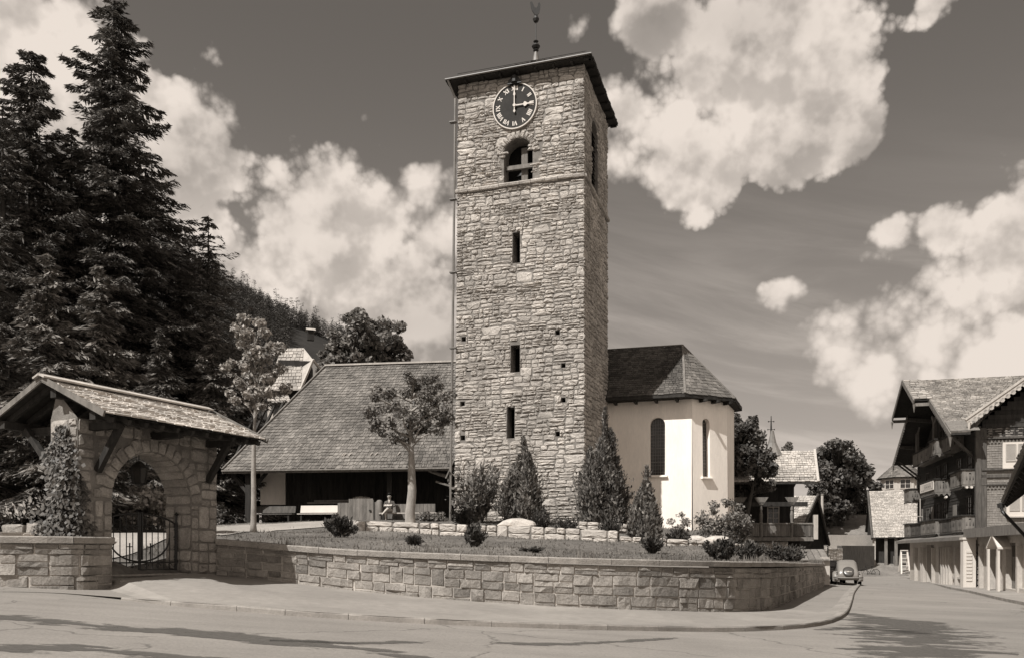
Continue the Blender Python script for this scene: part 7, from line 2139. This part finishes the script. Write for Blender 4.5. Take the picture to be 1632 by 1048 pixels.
for dzz in (.98, .45):
    mb.tube([p_ + Vector((0, 0, dzz)) for p_ in pts], .04, 7)
mb.build('bar', M['lead'], rail)
# right-hand pavement
RK = [on_road(*q_) for q_ in [(1408, 914), (1450, 920.5), (1486, 929.5), (1510, 937), (1545, 944), (1590, 955), (1632, 964), (1690, 977), (1760, 992)]]
rk = resample(RK, .5); mb = MB(); kb = MB(); prev = None
for i, p_ in enumerate(rk):
    d = (rk[min(i + 1, len(rk) - 1)] - rk[max(i - 1, 0)]); d.z = 0; d.normalize(); s_2 = Vector((-d.y, d.x, 0))
    hgt_ = .12 * sstep(56, 50, p_.y) if p_.y > 45 else .12
    hgt_ = .02 + .1 * (1 - sstep(50, 58, p_.y))
    row = [Vector((p_.x, p_.y, p_.z - .05)), Vector((p_.x, p_.y, p_.z + hgt_)), p_ + s_2 * .16 + Vector((0, 0, hgt_ + .006)), p_ + s_2 * 3 + Vector((0, 0, hgt_ + .03)), p_ + s_2 * 9 + Vector((0, 0, hgt_ + .05))]
    if prev:
        kb.quad(prev[0], row[0], row[1], prev[1]); kb.quad(prev[1], row[1], row[2], prev[2])
        mb.quad(prev[2], row[2], row[3], prev[3]); mb.quad(prev[3], row[3], row[4], prev[4])
    prev = row
kind(mb.build('pavement', M['pave'], smooth=True), 'structure'); kind(kb.build('kerb', M['kerb']), 'structure')
# ---------------------------------------------------------------- near house corner entering at the right edge
VPX = 1563.0
ed = Vector((VPX - CX, F, 0)).normalized()               # the eave runs towards the viewer
far = P(1598.5, 803, 26)
nf2 = Fr((far.x, far.y, CZ), math.degrees(math.atan2(ed.y, ed.x)) - 90)      # local y along the eave (away), x to the right
nr = thing('roadside_house', 'dark soffit and eave of a near house with bent downpipe at the right edge', 'house', tuple(nf2.o), nf2.rz)
H0 = far.z - CZ; pit = .82; LY = 16.5
mb = MB(); rnd = random.Random(130)
E0, E1 = Vector((0, 0, H0)), Vector((0, -LY, H0)); R1, R0_ = Vector((5.5, -LY, H0 + 5.5 * pit)), Vector((5.5, 0, H0 + 5.5 * pit))
up_ = Vector((0, 0, .16))
shingles(mb, E0 + up_, E1 + up_, R1 + up_, R0_ + up_, 26, .3, rnd, .04)
boards(mb, lambda u, v, d: (v, u, H0 + v * pit - d), -LY, 0, 0, 5.5, rnd, (.18, .26), 1, horizontal=True)
mb.quad(E0 + up_, E1 + up_, R1 + up_, R0_ + up_, 1); mb.quad(E0, R0_, R0_ + up_, E0 + up_, 1); mb.quad(E1, E0, E0 + up_, E1 + up_, 1)
mb.build('roof', [M['shingle_dark'], DW], nr)
mb = MB(); mb.bar(E0 + Vector((0, .04, .06)), R0_ + Vector((0, .04, .06)), .06, .26); mb.build('barge_board', BW, nr)
mb = MB(); mb.tube([E0 + Vector((.0, .02, .1)), E1 + Vector((.0, 0, .1))], .05, 8); mb.build('gutter', GW, nr)
for i in range(14):
    y = -.4 - i * 1.2; mb = MB(); mb.bar((.05, y, H0 - .05), (4.5, y, H0 + 4.45 * pit - .05), .12, .14); mb.build('rafter', DW, nr)
b_ = nf2.hit(1640, 860, 1, -.6)
mb = MB(); mb.tube([E0 + Vector((-.06, -.06, .05)), E0 + Vector((-.02, -.08, -.22)), Vector((b_.x, -.6, b_.z)), Vector((1.25, -.8, b_.z - .5)), Vector((1.25, -.8, GZ + .8))], .05, 8); mb.lathe([(0, -.02), (.1, 0), (.11, .12), (.1, .13)], (E0.x - .05, -.03, H0 - .1), 10); mb.build('downpipe', M['iron'], nr)
mb = MB(); mb.box(1.4, 6, -LY, -.8, -1.7, H0 + 1.2); mb.poly([(1.4, -.8, H0 + 1.2), (6, -.8, H0 + 1.2), (6, -.8, H0 + 4.6)]); mb.build('wall', M['offwhite'], nr)
